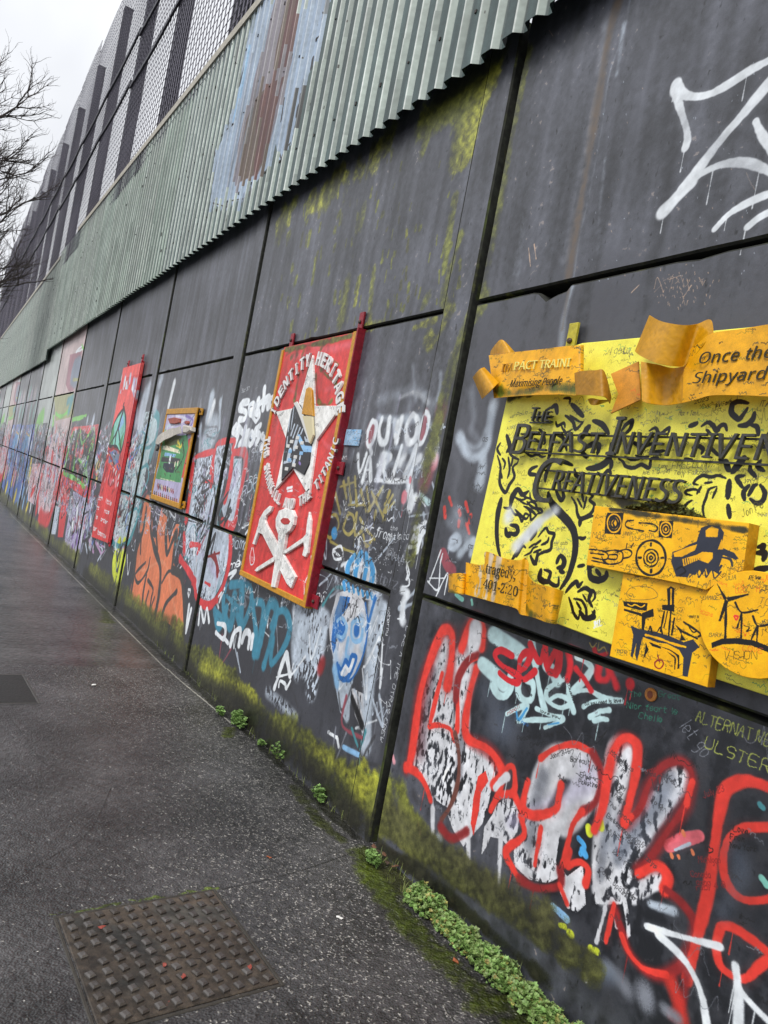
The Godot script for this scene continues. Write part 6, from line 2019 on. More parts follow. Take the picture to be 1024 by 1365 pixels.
const PAINT_CLAD := """
f steelblue 3 0.3 1 -6316 5833 -6586 5692 -6667 5538 -6677 5153 -6772 4767 -7088 4595 -6897 4087 -6601 3964 -5939 3862 -5564 3955 -5478 3980 -5367 4146 -5258 3974 -5195 3967 -5055 4042 -5026 4292 -5037 4510 -4821 4615 -4861 4897 -4769 5033
s steelblue 61 0.6 0.8 -6681 5590 -6685 5552
s steelblue 41 0.6 0.8 -7063 4648 -7049 4573
s steelblue 22 0.6 0.8 -6785 4891 -6778 4828
s steelblue 39 0.6 0.8 -7023 4394 -6998 4300
s steelblue 54 0.6 0.8 -6813 4783 -6797 4704
s char 20 0.6 0.8 -6605 5744 -6589 5664
s char 38 0.6 0.8 -6501 5778 -6500 5730
s steelblue 35 0.6 0.8 -6627 5717 -6612 5640
s steelblue 19 0.6 0.8 -6521 5781 -6502 5694
s char 20 0.6 0.8 -6692 5506 -6669 5411
s steelblue 42 0.6 0.8 -6712 5130 -6715 5088
s steelblue 61 0.6 0.8 -6680 5520 -6686 5483
s bluegrey 20 0.6 0.8 -6658 5668 -6638 5580
s steelblue 39 0.6 0.8 -6693 5331 -6689 5275
s bluegrey 63 0.6 0.8 -7028 4412 -7029 4363
s steelblue 24 0.6 0.8 -6931 4165 -6928 4110
s bluegrey 63 0.6 0.8 -6661 5586 -6676 5569
s steelblue 22 0.6 0.8 -6901 4763 -6882 4678
s char 66 0.6 0.8 -6991 4321 -7000 4287
s bluegrey 42 0.6 0.8 -7009 4366 -7004 4307
s steelblue 25 0.6 0.8 -6845 4754 -6852 4717
s steelblue 24 0.6 0.8 -6693 5158 -6699 5121
s char 21 0.6 0.8 -6690 5226 -6681 5159
s bluegrey 38 0.6 0.8 -6681 5456 -6674 5394
s steelblue 20 0.6 0.8 -6667 5647 -6651 5566
s steelblue 45 0.6 0.8 -6686 5350 -6696 5322
s steelblue 37 0.6 0.8 -6526 3991 -6517 3926
s steelblue 42 0.6 0.8 -6837 4090 -6839 4044
s steelblue 33 0.6 0.8 -6367 3961 -6347 3877
s steelblue 18 0.6 0.8 -5774 3920 -5771 3871
s char 22 0.6 0.8 -6807 4084 -6796 4015
s char 17 0.6 0.8 -5693 3951 -5691 3906
s steelblue 37 0.6 0.8 -6784 4072 -6763 3985
s char 42 0.6 0.8 -5795 3921 -5785 3858
s bluegrey 46 0.6 0.8 -5939 3903 -5935 3851
s steelblue 40 0.6 0.8 -6742 4034 -6738 3978
s steelblue 35 0.6 0.8 -6202 3943 -6198 3891
s bluegrey 54 0.6 0.8 -6249 3921 -6257 3891
s char 30 0.6 0.8 -5984 3908 -5960 3817
s char 54 0.6 0.8 -6379 3946 -6380 3901
s char 33 0.6 0.8 -4852 4962 -4851 4923
s steelblue 15 0.6 0.8 -5041 4485 -5045 4455
s steelblue 39 0.6 0.8 -5053 4111 -5063 4096
s steelblue 28 0.6 0.8 -5035 4263 -5044 4245
s steelblue 14 0.6 0.8 -5086 4049 -5083 4004
s steelblue 33 0.6 0.8 -4800 5049 -4799 5011
s char 36 0.6 0.8 -4870 4918 -4874 4891
s steelblue 14 0.6 0.8 -5043 4209 -5042 4170
s steelblue 13 0.6 0.8 -5040 4372 -5032 4317
s bluegrey 15 0.6 0.8 -4961 4576 -4964 4545
s steelblue 31 0.6 0.8 -4876 4923 -4868 4868
s bluegrey 35 0.6 0.8 -5039 4302 -5037 4257
s steelblue 34 0.6 0.8 -5059 4094 -5050 4036
s steelblue 26 0.6 0.8 -4849 4947 -4853 4921
s bluegrey 15 0.6 0.8 -4833 4674 -4838 4649
s char 13 0.6 0.8 -5044 4402 -5031 4333
s char 36 0.6 0.8 -4787 5033 -4791 5007
s steelblue 35 0.6 0.8 -4944 4566 -4945 4531
s char 27 0.6 0.8 -5173 3993 -5185 3980
s steelblue 32 0.6 0.8 -4883 4606 -4877 4553
s steelblue 14 0.6 0.8 -4866 4885 -4870 4857
s steelblue 22 0.6 0.8 -4797 5010 -4794 4966
s steelblue 35 0.6 0.8 -5102 4062 -5098 4015
s bluegrey 13 0.6 0.8 -5040 4481 -5033 4429
f mauvegrey 3 0.5 1 -6041 5691 -6150 5329 -6250 5008 -6341 4730 -6372 4482 -6229 4052 -6073 4050 -5650 3993 -5515 4196 -5415 4590 -5355 4789 -5548 5436
f brown2 3 0.5 1 -5745 5538 -5798 5088 -5754 4777 -6102 4780 -6258 4642 -6242 4382 -6117 4063 -5689 4005 -5559 4082 -5548 4335 -5537 4587 -5417 4728 -5402 5098 -5398 5358
f maroon 3 0.5 1 -5665 5496 -5717 5051 -5733 4874 -5437 4775 -5404 5036 -5398 5358
f maroon 3 0.6 1 -5754 4777 -5484 4744 -5509 4525 -5626 4362 -5622 4076 -5778 4044 -5876 4316 -6041 4729
f mauvegrey 3 0.6 1 -5857 4926 -5401 4759 -5403 4698 -5754 4777
s dark 50 0.3 0.85 -6617 5277 -6667 5134
s dark 20 0.3 0.85 -6634 4748 -6906 4768
s dark 35 0.3 0.85 -7131 4672 -6988 4501
s dark 12 0.3 0.85 -6925 4094 -6352 3900
s dark 12 0.3 0.85 -6245 3929 -5939 3862
s dark 24 0.3 0.85 -5502 3962 -5596 3951
s dark 15 0.3 0.85 -5310 4090 -5188 3953 -5286 3971
s dark 23 0.3 0.85 -5374 4498 -5352 4315
s dark 27 0.3 0.85 -5150 4387 -5166 4164
s dark 44 0.3 0.85 -5032 4306 -5034 4248
s dark 16 0.3 0.85 -5055 4042 -5109 4036
s dark 31 0.3 0.85 -5375 4836 -5431 4759
s dark 22 0.3 0.85 -4879 4756 -4930 4756
s dark 12 0.3 0.85 -4904 4941 -4846 4890
s dark 34 0.3 0.85 -4922 4614 -4919 4542
s dark 43 0.3 0.85 -6978 4482 -6976 4310
s bluegrey 108 0.9 0.5 -6428 5370 -6456 4801 -6428 4356
s bluegrey 75 0.9 0.4 -6112 4951 -6237 4295
s char 115 0.8 0.3 -6932 5442 -6952 5605
s lblue 59 0.8 0.5 -6578 5438 -6653 4785
"""
const PLAQUE_TOP := "-1599 1480 -1261 1486 -1166 1484 -1074 1555 -1082 1684 -1610 1677"
const PLAQUE_RIG := "-1452 1216 -1119 1224 -1133 1497 -1460 1479"
const DISC := "-1164 1410 -1061 1559 -1046 1428 -990 1310"
const RIBBON_IMPACT_FACE := "-2323 2242 -2239 2059 100 -2138 2235 -2090 2058 120 -1984 2230 -1954 2056 130 -1865 2227 -1820 2051 140 -1797 2226 -1756 2049 135 -1795 2232 -1763 2097 115"
const RIBBON_IMPACT_TAIL := "-1856 2118 -1803 2052 120 -1763 2128 -1740 2046 145 -1670 2122 -1645 2035 165 -1646 2119 -1619 2032 150 -1650 2048 -1651 2027 90"
const RIBBON_IMPACT_CURL := "-2416 2157 -2327 2061 90 -2340 2161 -2248 2064 135 -2306 2172 -2205 2085 145 -2321 2187 -2212 2118 115"
const RIBBON_IMPACT_ROLL := "-2353 2272 -2353 2255 70 -2284 2287 -2247 2242 105 -2243 2296 -2186 2239 110 -2195 2252 -2183 2244 80"
const RIBBON_IMPACT_UNDER := "-1759 2048 -1754 2040 80 -1702 2039 -1703 2017 120 -1658 2030 -1673 2013 130 -1651 2037 -1678 2030 90"
const TAB_YELLOW := "-2172 2268 -2125 2267 -2125 2324 -2173 2326"
const RIBBON_SHIPYARD_FACE := "-1383 2170 -1358 2018 108 -1336 2194 -1305 2024 120 -1287 2216 -1251 2032 130 -1199 2218 -1162 2029 132 -1125 2223 -1087 2024 130 -1039 2227 -1000 2019 120 -976 2222 -938 2011 130"
const RIBBON_SHIPYARD_FOLD := "-1489 2137 -1456 2011 170 -1468 2133 -1443 2007 160 -1454 2135 -1432 2009 130 -1425 2131 -1416 2014 100 -1373 2132 -1358 2018 106"
const RIBBON_SHIPYARD_FLAP := "-1531 2304 -1561 2189 120 -1456 2265 -1499 2157 160 -1389 2240 -1417 2123 185 -1360 2240 -1380 2118 160 -1352 2257 -1372 2131 115 -1310 2262 -1334 2163 120 -1287 2217 -1313 2182 128"
const PENNANT := "-1611 2055 -1626 1989 -1518 2032 -1554 2160 -1658 2125"
const RIBBON_TRAGEDY_FACE := "-2225 1384 -2193 1259 95 -2104 1395 -2070 1264 105 -2107 1445 -2038 1265 107 -1984 1438 -1938 1270 120 -1905 1444 -1874 1271 118 -1894 1457 -1868 1253 100 -1882 1437 -1848 1254 90"
const RIBBON_TRAGEDY_DRUM := "-1880 1400 -1850 1253 90 -1796 1380 -1765 1262 130 -1705 1383 -1681 1264 155 -1678 1379 -1673 1263 130 -1692 1375 -1696 1259 95"
const RIBBON_TRAGEDY_CURL := "-2364 1313 -2344 1240 60 -2289 1325 -2268 1248 105 -2228 1336 -2206 1255 125 -2208 1340 -2190 1258 110 -2227 1336 -2211 1258 80"
const STAR := "-4134 2054 -4466 2029 -4211 1840 -4241 1504 -4027 1659 -3739 1507 -3772 1846 -3539 2054 -3891 2059 -4054 2391"
const HULL := "-4199 2029 -4206 1863 -4192 1727 -4150 1570 -4009 1663 -3839 1629 -3798 1700 -3820 1825 -3960 1961 -4080 2065 -4156 2086"
const FUNNEL := "-4018 2108 -4013 2006 -3853 1993 -3940 2156 -3981 2176 -4018 2166"
const BOW := "-3812 1821 -3788 1876 -3849 1987 -3989 1993"
const SUPER := "-4114 2044 -4025 1976 -3837 1823 -3825 1834 -4022 2028 -4125 2089 -4173 2079"
const HAMMER := "-4351 1353 -4405 1290 -4406 1249 -4429 1163 -4447 1112 -4410 1113 -4382 1199 -4308 1197 -3809 960 -3742 946 -3709 1023 -4269 1266 -4309 1293 -4311 1323 -4244 1361 -4234 1391 -4279 1394"
const SPANNER := "-4130 1322 -4106 1271 -4050 1232 -4028 1174 -4019 993 -4010 900 -3952 908 -3942 1007 -3933 1189 -3942 1247 -3893 1276 -3859 1318 -3861 1369 -3914 1404 -4021 1403 -4103 1379"
const SPANNER_EYE := "-4030 1310 -3981 1303 -3922 1313 -3905 1333 -3946 1347 -4017 1342 -4049 1323"
const PICK := "-3695 1354 -3682 1284 -3712 1259 -3936 1144 -3945 1124 -3896 1136 -3692 1233 -3673 1207 -3676 1157 -3634 1154 -3614 1182 -3629 1292 -3655 1373 -3695 1418"
const PICK_HANDLE := "-4303 973 -4329 948 -4291 947 -4053 1056 -4044 1077 -4075 1083"
const SHIP_WINDOWS := "-4098 1827 -4021 1853 -4093 1765 -4016 1792 -3943 1822 -4080 1709 -4001 1731 -4099 1650 -3926 1758 -4000 1680 -4142 1797 -3872 1778"
const SCROLL := "-7525 1788 -7528 1741 60 -7348 1823 -7303 1733 85 -7210 1862 -7123 1783 80 -7026 1896 -6940 1814 75 -6830 1905 -6759 1842 80 -6630 1921 -6574 1855 90"
const SCROLL_KNOB := "-6555 1857 -6442 1855 -6331 1884 -6348 1920 -6477 1932 -6605 1935"
const SUNBURST := "-7165 1954 -6974 1950 -6831 1964 -6841 2002 -7048 2016 -7263 2004"
const MEDALLION := "-6657 1954 -6591 1947 -6543 1960 -6568 1979 -6639 1980 -6674 1968"

var rng := RandomNumberGenerator.new()
var fine := PackedByteArray()
var streak := PackedByteArray()
var coarse := PackedByteArray()
var flakes := PackedByteArray()
var grit := PackedByteArray()
var brushes := {}
var mats := {}
var ink := {
	"white": Color8(224, 230, 236), "offw": Color8(206, 208, 214), "pale": Color8(178, 190, 204), "paleb": Color8(190, 202, 218), "palet": Color8(176, 196, 202),
	"aqua": Color8(188, 218, 222), "teal": Color8(72, 140, 150), "tealb": Color8(62, 132, 158), "mint": Color8(130, 200, 186), "grey": Color8(122, 126, 136), "dgrey": Color8(58, 58, 62),
	"bluegrey": Color8(112, 124, 144), "char": Color8(66, 64, 64), "dark": Color8(36, 36, 38), "black": Color8(24, 24, 26), "red": Color8(222, 62, 52), "bred": Color8(196, 52, 44),
	"cred": Color8(208, 38, 48), "red2": Color8(206, 62, 66), "lred": Color8(226, 92, 88), "dred": Color8(138, 38, 40), "rose": Color8(220, 104, 116), "dpink": Color8(150, 72, 84), "pink": Color8(214, 150, 160),
	"lpink": Color8(214, 186, 194), "pinkgrey": Color8(186, 166, 166), "mauve": Color8(150, 98, 112), "mauvegrey": Color8(118, 112, 122), "lilac": Color8(178, 172, 204), "lilac2": Color8(128, 112, 176),
	"lilacd": Color8(176, 140, 180), "purple": Color8(120, 88, 160), "blue": Color8(38, 104, 178), "azure": Color8(72, 152, 208), "lblue": Color8(136, 182, 222), "blue2": Color8(84, 116, 188),
	"steelblue": Color8(146, 164, 186), "navy": Color8(44, 48, 62), "orange": Color8(214, 122, 84), "lorange": Color8(226, 150, 116), "orange2": Color8(228, 84, 30), "amber": Color8(242, 176, 16),
	"gold": Color8(190, 170, 88), "goldd": Color8(160, 148, 84), "yellow": Color8(226, 206, 70), "lime": Color8(200, 212, 56), "lolive": Color8(170, 180, 84), "olive": Color8(98, 96, 34),
	"oliveg": Color8(86, 92, 52), "olivel": Color8(150, 152, 104), "lgreen": Color8(116, 190, 84), "green": Color8(44, 138, 108), "green2": Color8(76, 146, 92), "paleg": Color8(164, 172, 170),
	"cream": Color8(226, 220, 192), "tan": Color8(190, 160, 136), "brown": Color8(104, 62, 54), "brown2": Color8(84, 66, 56), "maroon": Color8(80, 38, 36), "rust": Color8(98, 84, 72), "rustl": Color8(190, 130, 104),
	"moss": Color8(102, 106, 42), "ymoss": Color8(148, 150, 50), "algae": Color8(40, 40, 28), "pinkw": Color8(220, 200, 205), "ink": Color8(30, 32, 38), "mossd": Color8(76, 76, 44), "mossr": Color8(90, 92, 44), "mossy": Color8(66, 78, 24),
}


# ------------------------------------------------------------------ painting in wall metres
class Sheet:
	var x0: float
	var y1: float
	var ppm: float
	var w: int
	var h: int
	var stain: Image
	var old: Image
	var fresh: Image
	var growth: Image
	func _init(left: float, bottom: float, right: float, top: float, per_metre: float) -> void:
		x0 = left
		y1 = top
		ppm = per_metre
		w = int(ceil((right - left) * ppm))
		h = int(ceil((top - bottom) * ppm))
		stain = Image.create_empty(w, h, false, Image.FORMAT_RGBA8)
		old = Image.create_empty(w, h, false, Image.FORMAT_RGBA8)
		fresh = Image.create_empty(w, h, false, Image.FORMAT_RGBA8)
		growth = Image.create_empty(w, h, false, Image.FORMAT_RGBA8)
	func rect() -> Rect2:
		return Rect2(x0, y1, w / ppm, h / ppm)


func noise_bytes(kind: int, frequency: float, octaves: int, w: int, h: int, seed_: int) -> PackedByteArray:
	var n := FastNoiseLite.new()
	n.noise_type = kind
	n.frequency = frequency
	n.fractal_octaves = octaves
	n.seed = seed_
	var im := n.get_seamless_image(w, h)
	im.convert(Image.FORMAT_L8)
	if w != 512 or h != 512:
		im.resize(512, 512, Image.INTERPOLATE_CUBIC)
	return im.get_data()


func brush(r: float, soft: float, col: Color, a: float, grain: int) -> Image:
	var key := "%.1f %.2f %s %.2f %d" % [r, soft, col.to_html(), a, grain]
	if brushes.has(key):
		return brushes[key]
	var n := int(ceil(r)) * 2 + 1
	var im := Image.create_empty(n, n, false, Image.FORMAT_RGBA8)
	var c := (n - 1) / 2.0
	var edge := maxf(soft, minf(1.0, 1.0 / maxf(r, 0.5)))
	var top := a * minf(1.0, r / 0.6)
	for y in n:
		for x in n:
			var d := Vector2(x - c, y - c).length() / maxf(r, 0.3)
			if n == 1:
				d = 0.0
			var v := clampf((1.0 - d) / edge, 0.0, 1.0)
			v = v * v * (3.0 - 2.0 * v)
			if soft > 0.5 and v < 0.95:
				v *= 0.35 + 1.1 * rng.randf()
			im.set_pixel(x, y, Color(col.r, col.g, col.b, clampf(v * top, 0.0, 1.0)))
	brushes[key] = im
	return im


func curve_points(p: PackedVector2Array, step: float) -> PackedVector2Array:
	var out := PackedVector2Array()
	if p.size() == 1:
		return p
	for i in p.size() - 1:
		var a := p[maxi(i - 1, 0)]
		var b := p[i]
		var c := p[i + 1]
		var d := p[mini(i + 2, p.size() - 1)]
		var n := maxi(1, int(ceil(b.distance_to(c) / step)))
		for k in n:
			out.append(b.cubic_interpolate(c, a, d, float(k) / n))
	out.append(p[p.size() - 1])
	return out


func stamp_line(im: Image, p: PackedVector2Array, r: float, soft: float, col: Color, a: float, bend := true, spacing := 0.3) -> void:
	var q := curve_points(p, maxf(0.7, r * spacing)) if bend else PackedVector2Array()
	if not bend:
		for i in p.size() - 1:
			var n := maxi(1, int(ceil(p[i].distance_to(p[i + 1]) / maxf(0.7, r * spacing))))
			for k in n:
				q.append(p[i].lerp(p[i + 1], float(k) / n))
		q.append(p[p.size() - 1])
	var set_ := []
	for g in 3:
		set_.append(brush(snappedf(r * (0.86 + 0.14 * g), 0.1), soft, col, a, g))
	var phase := p[0].x * 0.37 + p[0].y * 0.61
	var area := Rect2i(Vector2i.ZERO, im.get_size()).grow(int(r) + 2)
	var i := 0
	for v in q:
		var at := Vector2i(roundi(v.x), roundi(v.y))
		if area.has_point(at):
			var b: Image = set_[int(1.5 + 1.49 * sin(i * 0.13 + phase))]
			im.blend_rect(b, Rect2i(Vector2i.ZERO, b.get_size()), at - b.get_size() / 2)
		i += 1


func fill_shape(im: Image, p: PackedVector2Array, col: Color) -> void:
	var lo := p[0].y
	var hi := p[0].y
	for v in p:
		lo = minf(lo, v.y)
		hi = maxf(hi, v.y)
	for y in range(maxi(0, int(lo)), mini(im.get_height() - 1, int(hi)) + 1):
		var xs := PackedFloat32Array()
		var yy := y + 0.5
		for i in p.size():
			var a := p[i]
			var b := p[(i + 1) % p.size()]
			if (a.y <= yy) != (b.y <= yy):
				xs.append(a.x + (yy - a.y) / (b.y - a.y) * (b.x - a.x))
		xs.sort()
		for k in range(0, xs.size() - 1, 2):
			var x := roundi(xs[k])
			var n := roundi(xs[k + 1]) - x
			if n > 0:
				im.fill_rect(Rect2i(x, y, n, 1), col)


const GLYPHS := {
	"A": "022842 1535", "B": "02083847463505 3544433202", "C": "4738180703123243", "D": "02082847433202", "E": "48080242 0535", "F": "480802 0535", "G": "47381807031232434525", "H": "0802 4842 0545",
	"I": "2822", "J": "3833221203", "K": "0802 480542", "L": "080242", "M": "0208254842", "N": "02084248", "O": "180703123243473818", "P": "02083847463505", "Q": "180703123243473818 2441", "R": "02083847463505 2542",
	"S": "4738180706153544433212 03", "T": "0848 2822", "U": "080312324348", "V": "082248", "W": "0812253248", "X": "0842 4802", "Y": "0825 4825 2522", "Z": "08480242",
	"0": "180703123243473818", "1": "172822", "2": "07183847460242", "3": "0718384746254443321203", "4": "32380444", "5": "4808053544433212", "6": "38180703123243443505", "7": "084822", "8": "15060718384746351504031232434435", "9": "45150607183847433212",
	"a": "361605031232 3632", "b": "0802 05163645433202", "c": "45361605031232", "d": "3832 361605031232", "e": "04343526160503122233", "f": "38271722 0636", "g": "361605041333 36312010", "h": "0802 0516263532",
	"i": "1612 1817", "j": "161100 1817", "k": "0802 360432", "l": "1812", "m": "0602 051625 2522 25364542", "n": "0602 0516263532", "o": "160503122233352616", "p": "0600 05162635332203", "q": "3630 361605031232", "r": "0602 04162636",
	"s": "3616053433221203", "t": "18132232 0636", "u": "06031222 3632 2233", "v": "061236", "w": "0612243246", "x": "0632 3602", "y": "0613 3610", "z": "06360232", "!": "2825 2322", "'": "2827", "-": "0535", ".": "1212", ":": "1515 1212",
	"+": "2723 0545", "*": "230506172637464523",
}


func letter(im: Image, text: String, at: Vector2, height: float, length: float, angle: float, slant: float, r: float, col: Color) -> void:
	var k := height / 6.0
	var total := 0.0
	for c in text:
		total += advance(c)
	var wide := k if length <= 0.0 else length / total
	var turn := Vector2.from_angle(-angle)
	var up := Vector2(-turn.y, turn.x) * -1.0
	var pen := 0.0
	for c in text:
		if GLYPHS.has(c):
			var jig := rng.randf_range(-0.35, 0.35)
			for line: String in GLYPHS[c].split(" "):
				var p := PackedVector2Array()
				for i in range(0, line.length() - 1, 2):
					var gx := float(line[i]) + rng.randf_range(-0.22, 0.22)
					var gy := float(line[i + 1]) - 2.0 + jig + rng.randf_range(-0.22, 0.22)
					p.append(at + turn * ((pen + gx) * wide + gy * k * slant) + up * (gy * k))
				if p.size() > 1:
					stamp_line(im, p, r, 0.3, col, 0.95, true, 0.5)
		pen += advance(c)


func advance(c: String) -> float:
	if c in "il.!':I":
		return 2.6
	if c == " ":
		return 3.2
	return 5.6 if c == c.to_upper() else 4.7


func paint(s: Sheet, script: String, spray := false) -> void:
	for line in script.split("\n", false):
		var half := line.split("|")
		var f := half[0].split(" ", false)
		var col: Color = ink[f[1]]
		var r := maxf(0.45, float(f[2]) / 2000.0 * s.ppm)
		if half.size() > 1:
			letter(s.fresh, half[1], Vector2((float(f[7]) / 1000.0 - s.x0) * s.ppm, (s.y1 - float(f[8]) / 1000.0) * s.ppm), float(f[5]) / 1000.0 * s.ppm, float(f[6]) / 1000.0 * s.ppm, deg_to_rad(float(f[4])), float(f[3]), r, col)
			continue
		var p := PackedVector2Array()
		for i in range(5, f.size() - 1, 2):
			p.append(Vector2((float(f[i]) / 1000.0 - s.x0) * s.ppm, (s.y1 - float(f[i + 1]) / 1000.0) * s.ppm))
		var soft := float(f[3])
		var a := float(f[4])
		if f[0] in "so":
			r /= 1.0 - 0.42 * soft
		match f[0]:
			"s":
				if soft >= 0.45 and spray:
					stamp_line(s.fresh, p, r * 1.0 + 0.022 * s.ppm, 1.0, col, 0.05 * a)
				stamp_line(s.fresh, p, r, soft, col, a)
				if spray and soft > 0.4 and r > 0.012 * s.ppm and a > 0.7:
					for d in 2:
						if rng.randf() < 0.5:
							var from := p[rng.randi() % p.size()] + Vector2(rng.randf_range(-0.5, 0.5) * r, r * 0.6)
							stamp_line(s.fresh, PackedVector2Array([from, from + Vector2(0, rng.randf_range(0.03, 0.12) * s.ppm)]), maxf(0.6, 0.0028 * s.ppm), 0.3, col, 0.75)
			"v":
				var q := curve_points(p, maxf(0.7, r * 0.3))
				for i in q.size():
					var k := sin(PI * (i + 0.5) / q.size())
					var br := brush(snappedf(maxf(0.5, r * (0.3 + 0.95 * sqrt(k))), 0.5), 0.15, col, a, 0)
					s.fresh.blend_rect(br, Rect2i(Vector2i.ZERO, br.get_size()), Vector2i(roundi(q[i].x), roundi(q[i].y)) - br.get_size() / 2)
			"o":
				stamp_line(s.old, p, r, soft, col, a)
			"r":
				stamp_line(s.stain, p, r, soft, col, a * 0.3)
			"g":
				stamp_line(s.fresh, p, r, 1.0, col, minf(0.3, a * 2.0), true, 0.25)
			"m", "k":
				stamp_line(s.growth, p, r * 1.7, soft, col, a * 0.6)
			"f":
				fill_shape(s.fresh, p, col)
				p.append(p[0])
				stamp_line(s.fresh, p, maxf(r, 0.8), soft, col, a, false)
			"p":
				fill_shape(s.old, p, col)
				p.append(p[0])
				stamp_line(s.old, p, maxf(r, 0.8), soft, col, a, false)


# marks of hundreds of marker pens: small unreadable squiggles
func squiggles(s: Sheet, n: int, box: Rect2, colours: Array, size: float, wide := 0.0018) -> void:
	for i in n:
		var at := Vector2(rng.randf_range(box.position.x, box.end.x), rng.randf_range(box.position.y, box.end.y))
		var ang := rng.randf_range(-0.25, 0.35)
		var sz := size * (rng.randf_range(0.45, 1.2) if rng.randf() < 0.85 else rng.randf_range(1.5, 2.8))
		var pen := wide * rng.randf_range(0.6, 1.5)
		var col: Color = ink[colours[rng.randi() % colours.size()]]
		var p := PackedVector2Array()
		var x := 0.0
		for k in rng.randi_range(6, 18):
			x += sz * rng.randf_range(0.04, 0.36) * (3.0 if rng.randf() < 0.08 else 1.0)
			var y := sz * (rng.randf_range(-0.36, 0.36) if rng.randf() < 0.8 else rng.randf_range(-0.9, 0.9))
			var v := Vector2(x, y).rotated(ang) + at
			p.append(Vector2((v.x - s.x0) * s.ppm, (s.y1 - v.y) * s.ppm))
		stamp_line(s.fresh, p, maxf(0.5, pen * 0.5 * s.ppm), 0.3, col, rng.randf_range(0.4, 0.95), true, 0.6)


# lays stain, old flaking paint, fresh paint and growth over a mottled base; gives [albedo, height]
func finish(s: Sheet, base: Color, k_streak: float, k_coarse: float, k_fine: float, flaky: float, specks := 0.0, k_grit := 0.06, lean := 0.0) -> Array:
	var w := s.w
	var h := s.h
	var st := s.stain.get_data()
	var ol := s.old.get_data()
	var fr := s.fresh.get_data()
	var gr := s.growth.get_data()
	var out := PackedByteArray()
	out.resize(w * h * 3)
	var hm := PackedByteArray()
	hm.resize(w * h)
	var br := base.r * 255.0
	var bg := base.g * 255.0
	var bb := base.b * 255.0
	var xf := PackedInt32Array()
	var xs := PackedInt32Array()
	var xc := PackedInt32Array()
	for x in w:
		var wx := s.x0 + x / s.ppm
		xf.append(int(floor(wx * 400.0)) & 511)
		xs.append(int(floor(wx * 230.0)) & 511)
		xc.append(int(floor(wx * 110.0)) & 511)
	for y in h:
		var wy := s.y1 - y / s.ppm
		var rf := (int(floor(wy * 400.0)) & 511) * 512
		var rs := (int(floor(wy * 160.0)) & 511) * 512
		var rc := (int(floor(wy * 110.0)) & 511) * 512
		var i := y * w
		for x in w:
			var nf := int(fine[rf + xf[x]]) - 128
			var ns := int(streak[rs + xs[x]]) - 128
			var nc := int(coarse[rc + xc[x]]) - 128
			var ng := int(grit[((y & 511) << 9) | (x & 511)]) - 128
			var m := 1.0 + (ns * k_streak + nc * k_coarse + nf * k_fine + ng * k_grit) * 0.0078
			var r := br * m
			var g := bg * m
			var b := bb * m
			var j := i * 4
			var ht := 110 + nf * 0.22 + ns * 0.14 + ng * k_grit * 0.7
			var a := 0.0
			if specks > 0.0 and flakes[rf + xf[x]] < 62:
				a = (62.0 - flakes[rf + xf[x]]) * 0.016
				r *= 1.0 - a
				g *= 1.0 - a
				b *= 1.0 - a
				ht -= 60.0 * a
			if specks > 0.0 and nf > 78 and ns > 18:
				a = specks
				r += (176.0 - r) * a
				g += (160.0 - g) * a
				b += (150.0 - b) * a
			if st[j + 3] > 0:
				a = clampf(st[j + 3] * (1.0 + ns * 0.011 + nf * 0.006) / 255.0, 0.0, 1.0)
				r += (st[j] - r) * a
				g += (st[j + 1] - g) * a
				b += (st[j + 2] - b) * a
			if ol[j + 3] > 0:
				var fl := int(flakes[rf + xf[x]]) + (nf >> 2) + (ng >> 4)
				var t := flaky + nc * 1.0 + lean * (0.5 - float(x) / w) + lean * 0.6 * (float(y) / h - 0.75)
				a = clampf((fl - t) * 0.032, 0.0, 1.0) * ol[j + 3] / 255.0
				m = 1.0 + (nc * 0.0012 + nf * 0.0010 + ns * 0.0012)
				r += (ol[j] * m - r) * a
				g += (ol[j + 1] * m - g) * a
				b += (ol[j + 2] * m - b) * a
				ht += 50.0 * a
			if fr[j + 3] > 0:
				a = fr[j + 3] / 255.0
				m = 1.0 + (nc * 0.0008 + nf * 0.0007 + ns * 0.0007)
				r += (fr[j] * m - r) * a
				g += (fr[j + 1] * m - g) * a
				b += (fr[j + 2] * m - b) * a
				ht += 12.0 * a
			if gr[j + 3] > 6:
				var t2: float = gr[j + 3] + nc * 0.6 + ns * 0.75 + nf * 0.45
				if t2 > 84.0:
					a = minf((t2 - 84.0) * 0.0085, 0.92)
					m = 0.86 + nf * 0.0034 + nc * 0.0036 + ns * 0.002 + ng * 0.0012
					r += (gr[j] * m - r) * a
					g += (gr[j + 1] * m - g) * a
					b += (gr[j + 2] * m - b) * a
					ht += a * (20.0 + nf * 0.4)
			var o := i * 3
			out[o] = clampi(int(r), 4, 250)
			out[o + 1] = clampi(int(g), 4, 250)
			out[o + 2] = clampi(int(b), 4, 250)
			hm[i] = clampi(int(ht), 0, 255)
			i += 1
	return [ImageTexture.create_from_image(Image.create_from_data(w, h, false, Image.FORMAT_RGB8, out)), ImageTexture.create_from_image(Image.create_from_data(w, h, false, Image.FORMAT_L8, hm))]


func painted(name_: String, tex: Array, rough: float, relief: float) -> StandardMaterial3D:
	var m := StandardMaterial3D.new()
	m.resource_name = name_
	m.albedo_texture = tex[0]
	m.roughness = rough
	m.metallic_specular = 0.5
	m.texture_repeat = false
	if relief > 0.0:
		m.heightmap_enabled = true
		m.heightmap_texture = tex[1]
		m.heightmap_scale = relief
	return m


